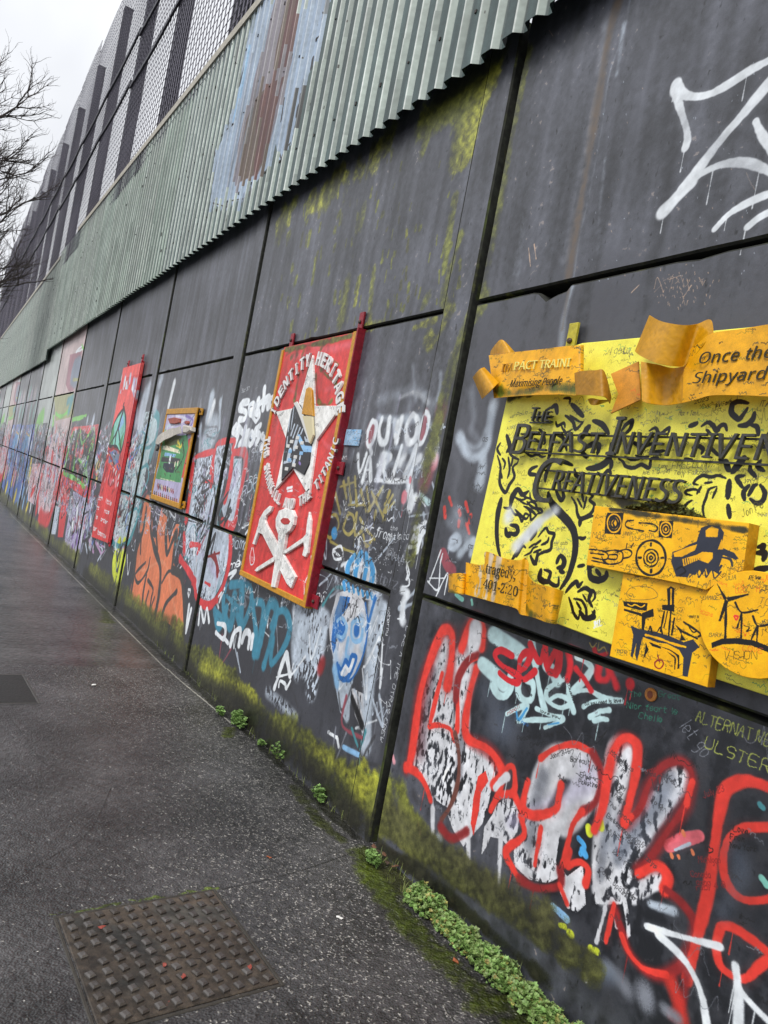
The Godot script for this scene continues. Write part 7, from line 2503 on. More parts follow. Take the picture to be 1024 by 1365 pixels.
func plain(name_: String, c: Color, rough := 0.6, metal := 0.0) -> StandardMaterial3D:
	if mats.has(name_):
		return mats[name_]
	var m := StandardMaterial3D.new()
	m.resource_name = name_
	m.albedo_color = c
	m.roughness = rough
	m.metallic = metal
	mats[name_] = m
	return m


# a plain colour with a worn, mottled surface (one shared grain texture laid in object space)
var grain_tex: Texture2D
var grain_rough: Texture2D
func worn(name_: String, c: Color, rough := 0.55, metal := 0.0, scale := 1.6) -> StandardMaterial3D:
	if mats.has(name_):
		return mats[name_]
	var m := plain(name_, c, rough, metal)
	m.albedo_texture = grain_tex
	m.uv1_triplanar = true
	m.uv1_world_triplanar = true
	m.uv1_scale = Vector3.ONE * scale
	m.heightmap_enabled = true
	m.heightmap_texture = grain_rough
	m.heightmap_scale = 0.15
	return m


# ------------------------------------------------------------------ shapes
func mesh_of(st: SurfaceTool) -> ArrayMesh:
	return st.commit()


func begin() -> SurfaceTool:
	var st := SurfaceTool.new()
	st.begin(Mesh.PRIMITIVE_TRIANGLES)
	return st


func face(st: SurfaceTool, a: Vector3, b: Vector3, c: Vector3, d: Vector3, ua := Vector2.ZERO, ub := Vector2.ZERO, uc := Vector2.ZERO, ud := Vector2.ZERO) -> void:
	# corners clockwise as seen from the front
	var n := (c - a).cross(b - a)
	if n.length() < 1e-12:
		n = (d - a).cross(c - a)
	n = n.normalized()
	for t in [[a, ua], [b, ub], [c, uc], [a, ua], [c, uc], [d, ud]]:
		st.set_normal(n)
		st.set_uv(t[1])
		st.add_vertex(t[0])


func box(st: SurfaceTool, lo: Vector3, hi: Vector3) -> void:
	var p := func(x: int, y: int, z: int) -> Vector3: return Vector3(hi.x if x else lo.x, hi.y if y else lo.y, hi.z if z else lo.z)
	face(st, p.call(0, 1, 1), p.call(1, 1, 1), p.call(1, 0, 1), p.call(0, 0, 1))
	face(st, p.call(1, 1, 0), p.call(0, 1, 0), p.call(0, 0, 0), p.call(1, 0, 0))
	face(st, p.call(1, 1, 1), p.call(1, 1, 0), p.call(1, 0, 0), p.call(1, 0, 1))
	face(st, p.call(0, 1, 0), p.call(0, 1, 1), p.call(0, 0, 1), p.call(0, 0, 0))
	face(st, p.call(0, 1, 0), p.call(1, 1, 0), p.call(1, 1, 1), p.call(0, 1, 1))
	face(st, p.call(0, 0, 1), p.call(1, 0, 1), p.call(1, 0, 0), p.call(0, 0, 0))


# a flat piece cut to an outline (counter-clockwise, in wall metres) with a bevelled front edge
func slab(p: PackedVector2Array, z0: float, z1: float, bevel: float, uv := Rect2(0, 0, 1, 1), back := true, side: Material = null, front: Material = null) -> ArrayMesh:
	var st := begin()
	var n := p.size()
	var inner := PackedVector2Array()
	for i in n:
		var e0 := (p[i] - p[(i + n - 1) % n]).normalized()
		var e1 := (p[(i + 1) % n] - p[i]).normalized()
		var m := (Vector2(-e0.y, e0.x) + Vector2(-e1.y, e1.x)).normalized()
		var c := maxf(0.45, m.dot(Vector2(-e1.y, e1.x)))
		inner.append(p[i] + m * (bevel / c))
	var u := func(v: Vector2) -> Vector2: return Vector2((v.x - uv.position.x) / uv.size.x, (uv.position.y - v.y) / uv.size.y)
	var tri := Geometry2D.triangulate_polygon(inner)
	if tri.is_empty():
		inner = p.duplicate()
		tri = Geometry2D.triangulate_polygon(inner)
	for k in range(0, tri.size(), 3):
		var a := inner[tri[k]]
		var b := inner[tri[k + 1]]
		var c := inner[tri[k + 2]]
		if (b - a).cross(c - a) > 0.0:
			var t := b
			b = c
			c = t
		for v: Vector2 in [a, b, c]:
			st.set_normal(Vector3.BACK)
			st.set_uv(u.call(v))
			st.add_vertex(Vector3(v.x, v.y, z1))
		if back:
			for v: Vector2 in [a, c, b]:
				st.set_normal(Vector3.FORWARD)
				st.set_uv(u.call(v))
				st.add_vertex(Vector3(v.x, v.y, z0))
	var am: ArrayMesh = null
	if side:
		am = st.commit()
		st = begin()
	for i in n:
		var j := (i + 1) % n
		var zb := z1 - bevel
		face(st, Vector3(inner[i].x, inner[i].y, z1), Vector3(inner[j].x, inner[j].y, z1), Vector3(p[j].x, p[j].y, zb), Vector3(p[i].x, p[i].y, zb), u.call(inner[i]), u.call(inner[j]), u.call(p[j]), u.call(p[i]))
		face(st, Vector3(p[i].x, p[i].y, zb), Vector3(p[j].x, p[j].y, zb), Vector3(p[j].x, p[j].y, z0), Vector3(p[i].x, p[i].y, z0), u.call(p[i]), u.call(p[j]), u.call(p[j]), u.call(p[i]))
	if am:
		st.commit(am)
		am.surface_set_material(0, front)
		am.surface_set_material(1, side)
		return am
	return st.commit()


func scaled(points: Array, k: Vector2) -> PackedVector2Array:
	var p := PackedVector2Array()
	for v: Vector2 in points:
		p.append(v * k)
	return p


func outline(t: String) -> PackedVector2Array:
	var f := t.split(" ", false)
	var p := PackedVector2Array()
	for i in range(0, f.size() - 1, 2):
		p.append(Vector2(float(f[i]), float(f[i + 1])) / 1000.0)
	return p


func rect_outline(x0: float, y0: float, x1: float, y1: float) -> PackedVector2Array:
	return PackedVector2Array([Vector2(x0, y0), Vector2(x1, y0), Vector2(x1, y1), Vector2(x0, y1)])


# a rectangle whose edges are slightly worn and chipped
func chipped(o: PackedVector2Array, step: float, amount: float) -> PackedVector2Array:
	var p := PackedVector2Array()
	for i in o.size():
		var a := o[i]
		var b := o[(i + 1) % o.size()]
		var n := maxi(1, int(a.distance_to(b) / step))
		var side := Vector2(-(b - a).y, (b - a).x).normalized()
		for k in n:
			var deep := amount * (rng.randf() * 0.6 if rng.randf() < 0.93 else 2.4)
			p.append(a.lerp(b, float(k) / n) + (side * deep if k > 0 else Vector2.ZERO))
	return p


func round_outline(c: Vector2, rx: float, ry: float, n := 28) -> PackedVector2Array:
	var p := PackedVector2Array()
	for i in n:
		p.append(c + Vector2(cos(TAU * i / n) * rx, sin(TAU * i / n) * ry))
	return p


# a bent metal strip from stations «top x, top y, bottom x, bottom y, z» in millimetres
func strip(t: String, thick: float) -> ArrayMesh:
	var f := t.split(" ", false)
	var top := PackedVector3Array()
	var low := PackedVector3Array()
	for i in range(0, f.size() - 4, 5):
		top.append(Vector3(float(f[i]), float(f[i + 1]), float(f[i + 4])) / 1000.0)
		low.append(Vector3(float(f[i + 2]), float(f[i + 3]), float(f[i + 4])) / 1000.0)
	var a := PackedVector3Array()
	var b := PackedVector3Array()
	for i in top.size() - 1:
		for k in 6:
			var q := k / 6.0
			a.append(top[i].cubic_interpolate(top[i + 1], top[maxi(i - 1, 0)], top[mini(i + 2, top.size() - 1)], q))
			b.append(low[i].cubic_interpolate(low[i + 1], low[maxi(i - 1, 0)], low[mini(i + 2, low.size() - 1)], q))
	a.append(top[top.size() - 1])
	b.append(low[low.size() - 1])
	var n := a.size()
	var nor := PackedVector3Array()
	for i in n:
		var along := (a[mini(i + 1, n - 1)] - a[maxi(i - 1, 0)]) + (b[mini(i + 1, n - 1)] - b[maxi(i - 1, 0)])
		var v := along.cross(a[i] - b[i]).normalized()
		nor.append(v)
	var st := begin()
	var quad_ := func(p: Array, q: Array) -> void:
		for k in [0, 1, 2, 0, 2, 3]:
			st.set_normal(q[k])
			st.set_uv(Vector2(p[k].x, p[k].y))
			st.add_vertex(p[k])
	for i in n - 1:
		var h0 := nor[i] * thick * 0.5
		var h1 := nor[i + 1] * thick * 0.5
		quad_.call([a[i] + h0, a[i + 1] + h1, b[i + 1] + h1, b[i] + h0], [nor[i], nor[i + 1], nor[i + 1], nor[i]])
		quad_.call([a[i + 1] - h1, a[i] - h0, b[i] - h0, b[i + 1] - h1], [-nor[i + 1], -nor[i], -nor[i], -nor[i + 1]])
		face(st, a[i] - h0, a[i + 1] - h1, a[i + 1] + h1, a[i] + h0)
		face(st, b[i] + h0, b[i + 1] + h1, b[i + 1] - h1, b[i] - h0)
	for i in [0, n - 1]:
		var hh := nor[i] * thick * 0.5
		face(st, a[i] - hh, a[i] + hh, b[i] + hh, b[i] - hh)
	return st.commit()


func tube(st: SurfaceTool, path: PackedVector3Array, radii: PackedFloat32Array, sides := 6) -> void:
	var rings := []
	for i in path.size():
		var d := (path[mini(i + 1, path.size() - 1)] - path[maxi(i - 1, 0)]).normalized()
		var u := d.cross(Vector3.UP if absf(d.y) < 0.9 else Vector3.RIGHT).normalized()
		var v := d.cross(u)
		var ring := PackedVector3Array()
		for k in sides:
			ring.append(u * cos(TAU * k / sides) + v * sin(TAU * k / sides))
		rings.append(ring)
	for i in path.size() - 1:
		for k in sides:
			var l := (k + 1) % sides
			var q := [[i, k], [i + 1, k], [i + 1, l], [i, l]]
			for t in [0, 1, 2, 0, 2, 3]:
				var e: Array = q[t]
				var nn: Vector3 = rings[e[0]][e[1]]
				st.set_normal(nn)
				st.set_uv(Vector2.ZERO)
				st.add_vertex(path[e[0]] + nn * radii[e[0]])


# ------------------------------------------------------------------ nodes
var taken := {}
func numbered(called: String) -> String:
	var n: int = taken.get(called, 0)
	taken[called] = n + 1
	return called if n == 0 else "%s_%03d" % [called, n]


func thing(called: String, label: String, category: String, at := Vector3.ZERO, group := "") -> Node3D:
	var o := Node3D.new()
	o.name = numbered(called)
	add_child(o)
	o.position = at
	return tag(o, label, category, group)


func tag(o: Node3D, label: String, category: String, group := "") -> Node3D:
	o.set_meta("label", label)
	o.set_meta("category", category)
	if group:
		o.set_meta("group", group)
	return o


# one named mesh; shapes are given in world metres and moved to the parent's own axes
func part(called: String, m: Mesh, mat: Material, parent: Node3D = self, shift := true) -> MeshInstance3D:
	var o := MeshInstance3D.new()
	o.name = called if parent != self else numbered(called)
	o.mesh = m
	o.material_override = mat
	if shift and parent != self:
		var at := Vector3.ZERO
		var p: Node = parent
		while p != self:
			at += (p as Node3D).position
			p = p.get_parent()
		o.position = -at
	parent.add_child(o, true)
	return o


func words(parent: Node3D, called: String, text: String, font_name: String, where: Vector3, height: float, length: float, angle: float, depth: float, mat: Material, slant := 0.0, weight := 400) -> MeshInstance3D:
	var f := SystemFont.new()
	f.font_names = PackedStringArray([font_name])
	f.font_weight = weight
	var t := TextMesh.new()
	t.text = text
	t.font = f
	t.font_size = 64
	t.pixel_size = 0.01
	t.depth = 0.1
	t.curve_step = 1.0
	t.horizontal_alignment = HORIZONTAL_ALIGNMENT_LEFT
	t.vertical_alignment = VERTICAL_ALIGNMENT_BOTTOM
	var cap := TextMesh.new()
	cap.text = "E"
	cap.font = f
	cap.font_size = 64
	cap.pixel_size = 0.01
	cap.depth = 0.1
	cap.vertical_alignment = VERTICAL_ALIGNMENT_BOTTOM
	var bb := t.get_aabb()
	var eb := cap.get_aabb()
	var ky := height / eb.size.y
	var kx := (length / bb.size.x) if length > 0.0 else ky
	var st := begin()
	var a := t.surface_get_arrays(0) if t.get_surface_count() else []
	var v: PackedVector3Array = t.get_mesh_arrays()[Mesh.ARRAY_VERTEX]
	var nrm: PackedVector3Array = t.get_mesh_arrays()[Mesh.ARRAY_NORMAL]
	var idx: PackedInt32Array = t.get_mesh_arrays()[Mesh.ARRAY_INDEX] if t.get_mesh_arrays()[Mesh.ARRAY_INDEX] != null else PackedInt32Array(range(v.size()))
	for i in idx:
		var p := v[i]
		var q := Vector2((p.x - bb.position.x) * kx + (p.y - eb.position.y) * ky * slant, (p.y - eb.position.y) * ky).rotated(angle)
		st.set_normal(nrm[i])
		st.set_uv(Vector2.ZERO)
		st.add_vertex(Vector3(q.x, q.y, p.z / 0.1 * depth))
	var m := st.commit()
	var o := MeshInstance3D.new()
	o.name = called
	o.mesh = m
	o.material_override = mat
	var at := Vector3.ZERO
	var par: Node = parent
	while par != self:
		at += (par as Node3D).position
		par = par.get_parent()
	o.position = where - at
	parent.add_child(o, true)
	return o


func ground_y(x: float) -> float:
	return 0.023 * (x + 2.62)


# ------------------------------------------------------------------ the scene
func _ready() -> void:
	rng.seed = 11
	make_camera()
	make_sky()
	make_noise()
	make_ground()
	make_concrete_wall()
	make_cladding()
	make_fence()
	make_yellow_board()
	make_mural_board()
	make_far_board()
	make_framed_board()
	make_manhole()
	make_small_things()
	make_plants()
	make_tree()


func make_camera() -> void:
	var f0 := Vector3(-cos(CAM_TURN), 0, -sin(CAM_TURN))
	var right := Vector3(sin(CAM_TURN), 0, -cos(CAM_TURN))
	var f := f0 * cos(CAM_PITCH) + Vector3.UP * sin(CAM_PITCH)
	var up := Vector3.UP * cos(CAM_PITCH) - f0 * sin(CAM_PITCH)
	var cx := right * cos(CAM_ROLL) + up * sin(CAM_ROLL)
	var cy := up * cos(CAM_ROLL) - right * sin(CAM_ROLL)
	var cam := Camera3D.new()
	cam.name = "camera"
	cam.transform = Transform3D(Basis(cx, cy, -f), CAM_POS)
	cam.fov = 71.62
	cam.near = 0.05
	cam.far = 400.0
	cam.current = true
	add_child(cam)


func make_sky() -> void:
	var n := FastNoiseLite.new()
	n.noise_type = FastNoiseLite.TYPE_SIMPLEX_SMOOTH
	n.frequency = 0.011
	n.fractal_octaves = 5
	n.seed = 5
	var im := n.get_seamless_image(1024, 512)
	im.convert(Image.FORMAT_L8)
	var d := im.get_data()
	var out := PackedByteArray()
	out.resize(1024 * 512 * 4)
	for i in 1024 * 512:
		var v := d[i] / 255.0
		out[i * 4] = 255
		out[i * 4 + 1] = 252
		out[i * 4 + 2] = 248
		out[i * 4 + 3] = int(clampf((v - 0.30) * 2.2, 0.0, 1.0) * 34.0)
	var sky := ProceduralSkyMaterial.new()
	sky.sky_top_color = Color(0.755, 0.765, 0.785)
	sky.sky_horizon_color = Color(0.785, 0.79, 0.80)
	sky.sky_curve = 0.15
	sky.ground_bottom_color = Color(0.25, 0.25, 0.26)
	sky.ground_horizon_color = Color(0.6, 0.61, 0.62)
	sky.sky_cover = ImageTexture.create_from_image(Image.create_from_data(1024, 512, false, Image.FORMAT_RGBA8, out))
	sky.sun_angle_max = 0.0
	var e := Environment.new()
	e.background_mode = Environment.BG_SKY
	e.sky = Sky.new()
	e.sky.sky_material = sky
	e.tonemap_mode = Environment.TONE_MAPPER_LINEAR
	e.tonemap_exposure = 1.64
	e.sdfgi_enabled = true
	e.ssao_enabled = true
	e.ssil_enabled = true
	var we := WorldEnvironment.new()
	we.name = "environment"
	we.environment = e
	add_child(we)
	var sun := DirectionalLight3D.new()
	sun.name = "sun"
	sun.light_energy = 0.5
	sun.light_angular_distance = 20.0
	sun.light_color = Color(1.0, 0.985, 0.96)
	sun.shadow_enabled = true
	sun.sky_mode = DirectionalLight3D.SKY_MODE_LIGHT_ONLY
	add_child(sun)
	sun.look_at_from_position(Vector3.ZERO, -Vector3(0.2, 0.8, 0.6))


func make_noise() -> void:
	fine = noise_bytes(FastNoiseLite.TYPE_VALUE_CUBIC, 0.12, 4, 512, 512, 1)
	coarse = noise_bytes(FastNoiseLite.TYPE_SIMPLEX_SMOOTH, 0.012, 4, 512, 512, 2)
	streak = noise_bytes(FastNoiseLite.TYPE_SIMPLEX_SMOOTH, 0.035, 4, 512, 64, 3)
	flakes = noise_bytes(FastNoiseLite.TYPE_SIMPLEX_SMOOTH, 0.085, 5, 512, 230, 4)
	grit.resize(512 * 512)
	for i in 512 * 512:
		grit[i] = rng.randi() & 255
	var n := 512 * 512
	var a := PackedByteArray()
	a.resize(n)
	for i in n:
		a[i] = clampi(218 + (int(coarse[i]) - 128) / 6 + (int(fine[i]) - 128) / 5, 0, 255)
	grain_tex = ImageTexture.create_from_image(Image.create_from_data(512, 512, false, Image.FORMAT_L8, a))
	grain_rough = ImageTexture.create_from_image(Image.create_from_data(512, 512, false, Image.FORMAT_L8, fine))


# ---- pavement
func asphalt(x0: float, z0: float, x1: float, z1: float, ppm: float, tone := Color8(63, 62, 63)) -> Array:
	# columns run along x, rows along z (top row = z1)
	var s := Sheet.new(x0, z0, x1, z1, ppm)
	var px := func(t: String) -> PackedVector2Array:
		var p := outline(t)
		for i in p.size():
			p[i] = Vector2((p[i].x - s.x0) * ppm, (s.y1 - p[i].y) * ppm)
		return p
	# repair patch, seams and cracks, moss by the wall, the pale joint along the foot of the wall
	for t: String in ["-5300 1225 -5050 1215 -4740 1190 -4640 1420", "-7200 760 -6430 740 -5840 760 -5300 1000 -5250 1220", "-9000 900 -7400 600 -6430 745", "-2630 1540 -2800 1360 -2990 1180 -3400 1010", "-2440 800 -2480 500 -2560 200 -2620 40", "-4640 1400 -4200 1330 -3700 1250 -3400 1030", "-12000 1000 -9000 905", "-30000 1100 -12000 1000"]:
		stamp_line(s.fresh, px.call(t), 0.006 * ppm, 0.9, Color8(40, 39, 39), 0.45)
		stamp_line(s.fresh, px.call(t), 0.0018 * ppm, 0.5, Color8(24, 24, 24), 0.55)
	stamp_line(s.fresh, px.call("-20000 130 -9000 140 -6450 140 -5400 125 -4770 92 -4300 70"), 0.007 * ppm, 0.4, Color8(160, 158, 150), 0.9)
	stamp_line(s.growth, px.call("-26000 40 -9000 50 -4700 40 -2700 40"), 0.05 * ppm, 1.0, Color8(34, 34, 28), 0.6)
	stamp_line(s.growth, px.call("-2560 60 -2350 150 -2000 200 -1600 180 -1200 160 -600 120"), 0.13 * ppm, 1.0, Color8(62, 72, 22), 0.5)
	stamp_line(s.growth, px.call("-2500 40 -2000 60 -1200 40 0 40"), 0.08 * ppm, 1.0, Color8(50, 52, 26), 0.6)
	stamp_line(s.growth, px.call("-4200 110 -4050 190"), 0.06 * ppm, 1.0, Color8(66, 74, 26), 0.5)
	stamp_line(s.growth, px.call("-3300 90 -2900 140 -2700 120"), 0.06 * ppm, 1.0, Color8(52, 56, 28), 0.45)
	stamp_line(s.growth, px.call("-8000 160 -7300 260"), 0.09 * ppm, 1.0, Color8(44, 48, 26), 0.5)
	for k in 60:
		var mz := rng.randf_range(0.80, 1.40)
		var mx := -2.452 + 0.045 * (mz - 0.8) + rng.randf_range(-0.014, 0.012)
		stamp_line(s.growth, PackedVector2Array([Vector2((mx - s.x0) * ppm, (s.y1 - mz) * ppm), Vector2((mx - s.x0 + rng.randf_range(-0.01, 0.01)) * ppm, (s.y1 - mz - 0.02) * ppm)]), rng.randf_range(0.004, 0.011) * ppm, 0.8, Color8(88, 104, 42), 0.45)
	# stone chips in the surface
	var chips := int((x1 - x0) * (z1 - z0) * 3400.0)
	if ppm > 150.0:
		for i in chips:
			var x := rng.randf_range(x0, x1)
			var z := rng.randf_range(z0, z1)
			var smooth := clampf((1.15 - z) * 1.4 + 0.35 * sin(x * 2.1), 0.08, 1.0)
			if rng.randf() > smooth:
				continue
			var v := rng.randf_range(0.45, 0.95)
			var l := rng.randf_range(0.6, 2.0) * ppm / 280.0
			var c := Vector2((x - x0) * ppm, (z1 - z) * ppm)
			var dir := Vector2.from_angle(rng.randf() * TAU) * l * 0.6
			stamp_line(s.old, PackedVector2Array([c - dir, c + dir]), 0.5 + 0.35 * rng.randf(), 0.3, Color8(int(v * 255), int(v * 250), int(v * 240)), 0.62, false, 0.9)
	return finish(s, tone, 0.0, 0.36, 0.28, 40.0, 0.0, 0.3)


func ground_sheet(x0: float, x1: float, z0: float, z1: float, lift := 0.0, nx := 1) -> ArrayMesh:
	var st := begin()
	for i in nx:
		var xa := lerpf(x0, x1, float(i) / nx)
		var xb := lerpf(x0, x1, float(i + 1) / nx)
		var ua := (xa - x0) / (x1 - x0)
		var ub := (xb - x0) / (x1 - x0)
		face(st, Vector3(xa, ground_y(xa) + lift, z0), Vector3(xb, ground_y(xb) + lift, z0), Vector3(xb, ground_y(xb) + lift, z1), Vector3(xa, ground_y(xa) + lift, z1), Vector2(ua, 1), Vector2(ub, 1), Vector2(ub, 0), Vector2(ua, 0))
	return st.commit()


func make_ground() -> void:
	var tile := asphalt(20.0, 20.0, 25.12, 25.12, 160.0)
	var gm := StandardMaterial3D.new()
	gm.resource_name = "worn tarmac"
	gm.albedo_texture = tile[0]
	gm.uv1_triplanar = true
	gm.uv1_world_triplanar = true
	gm.uv1_scale = Vector3.ONE / 5.12
	gm.heightmap_enabled = true
	gm.heightmap_texture = tile[1]
	gm.heightmap_scale = 0.5
	gm.roughness = 0.5
	var g := part("ground", ground_sheet(-160, 60, -0.25, 120, -0.008), gm)
	g.set_meta("kind", "structure")
	var near := painted("damp pavement tarmac with stone chips", asphalt(-5.6, -0.12, 1.4, 3.1, 290.0), 0.33, 2.0)
	var far := painted("damp pavement tarmac", asphalt(-30.0, -0.12, -5.6, 3.1, 82.0), 0.33, 1.4)
	var p := part("pavement", ground_sheet(-5.6, 1.4, -0.12, 3.1), near)
	p.set_meta("kind", "structure")
	p = part("pavement", ground_sheet(-30.0, -5.6, -0.12, 3.1), far)
	p.set_meta("kind", "structure")


# ---- concrete wall
func make_concrete_wall() -> void:
	var wall := thing("concrete_wall", "long charcoal concrete panel wall covered with graffiti beside the pavement", "wall")
	var base := Color8(71, 73, 81)
	var names := ["R", "B", "C", "D", "E", "F", "G", "H"]
	var scripts := {"R": PAINT_R, "B": PAINT_B, "C": PAINT_C, "D": PAINT_D, "E": PAINT_E, "F": PAINT_F, "G": PAINT_G, "H": PAINT_H}
	var density := [470.0, 400.0, 300.0, 260.0, 220.0, 180.0, 160.0, 150.0]
	var skins := []
	var rects := []
	for i in names.size():
		var s := Sheet.new(JOINTS[i + 1], -0.42, JOINTS[i], 3.88, density[i])
		# soft darker bands, at mid height on the first bay, low on the others
		for y: float in ([1.35, 1.65, 1.95, 2.25] if i == 0 else [0.15, 0.5, 0.85, 1.2, 1.5]):
			var p := PackedVector2Array()
			for k in 9:
				p.append(Vector2((k / 8.0) * s.w, (s.y1 - y + rng.randf_range(-0.12, 0.12)) * s.ppm))
			stamp_line(s.stain, p, 0.34 * s.ppm, 0.75, Color8(66, 67, 75) if i == 0 else Color8(56, 57, 63), 0.16 if i == 0 else 0.22)
		if i == 1 or i == 2:
			loose_marks(s, i)
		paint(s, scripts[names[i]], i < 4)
		if i >= 1:
			# thin spray haze and runs above the tags
			for k in [0, 110, 70, 50, 40, 40, 40, 40][i]:
				var x := rng.randf_range(0.05, 0.95) * s.w
				var top := (s.y1 - rng.randf_range(1.75, 2.25)) * s.ppm
				var col: Color = ink[["pale", "paleb", "white", "grey", "lilac"][rng.randi() % 5]]
				stamp_line(s.fresh, PackedVector2Array([Vector2(x, top + rng.randf_range(0.2, 0.7) * s.ppm), Vector2(x + rng.randf_range(-4, 4), top)]), rng.randf_range(0.012, 0.05) * s.ppm, 1.0, col, rng.randf_range(0.03, 0.12))
		if i >= 3:
			loose_marks(s, i)
		if i == 0:
			squiggles(s, 130, Rect2(-2.45, 0.35, 1.7, 0.8), ["black", "dgrey", "dgrey", "grey"], 0.02, 0.0028)
			squiggles(s, 40, Rect2(-2.5, 1.2, 0.35, 0.6), ["black", "dgrey", "pale"], 0.02, 0.003)
		elif i == 1:
			squiggles(s, 190, Rect2(-5.3, 0.6, 2.6, 1.45), ["white", "pale", "dgrey", "grey", "white", "paleb"], 0.045, 0.0065)
			squiggles(s, 60, Rect2(-3.5, 0.9, 0.7, 0.9), ["white", "dgrey", "black"], 0.04, 0.006)
		elif i == 2:
			squiggles(s, 170, Rect2(-8.0, 0.8, 2.4, 1.1), ["white", "pale", "dgrey", "teal", "lilac"], 0.06, 0.009)
		else:
			squiggles(s, 230, Rect2(JOINTS[i + 1], 0.4, 2.8, 1.5), ["white", "pale", "dgrey", "red2", "paleb", "lilac", "dark"], 0.10, 0.014)
		var skin := painted("painted concrete %s" % i, finish(s, base, 0.34, 0.24, 0.18, 38.0 if i == 0 else 66.0, 0.5 if i < 2 else 0.0, 0.07, 80.0 if i == 0 else 0.0), 0.38, 0.22)
		skin.metallic_specular = 0.6
		skins.append(skin)
		rects.append(s.rect())
	var es := Sheet.new(0.0, 0.0, 1.28, 1.28, 200.0)
	for k in 60:
		var ep := Vector2(rng.randf(), rng.randf()) * 256.0
		stamp_line(es.growth, PackedVector2Array([ep, ep + Vector2(rng.randf_range(-5, 5), rng.randf_range(5, 40))]), rng.randf_range(4, 14), 1.0, [ink["moss"], ink["mossy"], ink["mossd"]][k % 3], 0.4)
	var et := finish(es, Color8(40, 42, 36), 0.3, 0.4, 0.5, 60.0)
	var edge := StandardMaterial3D.new()
	edge.resource_name = "mossy joint concrete"
	edge.albedo_texture = et[0]
	edge.roughness = 0.9
	edge.uv1_triplanar = true
	edge.uv1_world_triplanar = true
	edge.uv1_scale = Vector3.ONE / 1.28
	for i in JOINTS.size() - 1:
		var k := i if i < 8 else 5 + (i % 3)
		var uv: Rect2 = rects[k]
		uv.position.x += JOINTS[i + 1] - JOINTS[k + 1]
		var x0: float = JOINTS[i + 1] + 0.016
		var x1: float = JOINTS[i] - 0.233
		var floor_ := minf(ground_y(x0), ground_y(x1)) - 0.12
		var ys := [floor_, 1.127, 1.140, 2.523, 2.535, 3.86]
		if i == 0:
			ys = [floor_, 1.167, 1.182, 2.527, 2.543, 3.86]
		for t in 3:
			var o := rect_outline(x0, ys[t * 2], x1, ys[t * 2 + 1])
			if i == 0 and t == 1:
				# a broken edge at the top of the middle panel
				o = PackedVector2Array([Vector2(x0, ys[2]), Vector2(x1, ys[2]), Vector2(x1, ys[3]), Vector2(-2.03, ys[3]), Vector2(-2.05, ys[3] - 0.022), Vector2(-2.10, ys[3] - 0.03), Vector2(-2.15, ys[3] - 0.045), Vector2(-2.20, ys[3] - 0.008), Vector2(-2.24, ys[3]), Vector2(x0, ys[3])])
			part("concrete_panel", slab(chipped(o, 0.09, 0.0035), -0.14, 0.0 + 0.002 * ((i * 3 + t) % 2), 0.008, uv, true, edge, skins[k]), null, wall)
		# the post that covers the left end of the next bay
		var post := rect_outline(JOINTS[i] - 0.23, floor_, JOINTS[i] - 0.022, 3.86)
		part("concrete_post", slab(chipped(post, 0.12, 0.0025), -0.14, 0.012, 0.008, uv, true, edge, skins[k]), null, wall)
	# one more plain bay past the last joint in view
	var last: Rect2 = rects[2]
	last.position.x += 0.42 - JOINTS[3]
	for y: Vector2 in [Vector2(-0.1, 1.167), Vector2(1.182, 2.527), Vector2(2.543, 3.86)]:
		part("concrete_panel", slab(rect_outline(0.436, y.x, 3.4, y.y), -0.14, 0.0, 0.008, last, true, edge, skins[2]), null, wall)
	var st := begin()
	box(st, Vector3(-49, -1.6, -0.34), Vector3(3.4, 3.8, -0.13))
	part("backing", st.commit(), edge, wall)


func loose_marks(s: Sheet, i: int) -> void:
	for k in (90 if i < 3 else 150):
		var at := Vector2(rng.randf() * s.w, (s.y1 - rng.randf_range(0.35, 1.9)) * s.ppm)
		var c2: Color = ink[(["pale", "dgrey", "grey", "white", "white", "dpink", "teal", "pale"] if i < 3 else ["dark", "dark", "white", "red2", "blue2", "dgrey", "pale", "dark"])[rng.randi() % 8]]
		stamp_line(s.fresh, PackedVector2Array([at, at + Vector2(rng.randf_range(-0.12, 0.12), rng.randf_range(0.02, 0.22)) * s.ppm, at + Vector2(rng.randf_range(-0.2, 0.25), rng.randf_range(-0.1, 0.2)) * s.ppm]), rng.randf_range(0.006, 0.016 if i < 3 else 0.04) * s.ppm, 0.8, c2, rng.randf_range(0.25, 0.7))


# ---- green cladding
const PITCH := 0.145
func clad_top(x: float) -> float:
	var y := 5.80 + 0.026 * (-6.3 - x)
	return y if x > -19.35 else 6.14 - 0.16


func clad_low(x: float) -> float:
	return 3.68 + maxf(0.0, x + 2.9) * 0.05 if x > -19.35 else 3.43


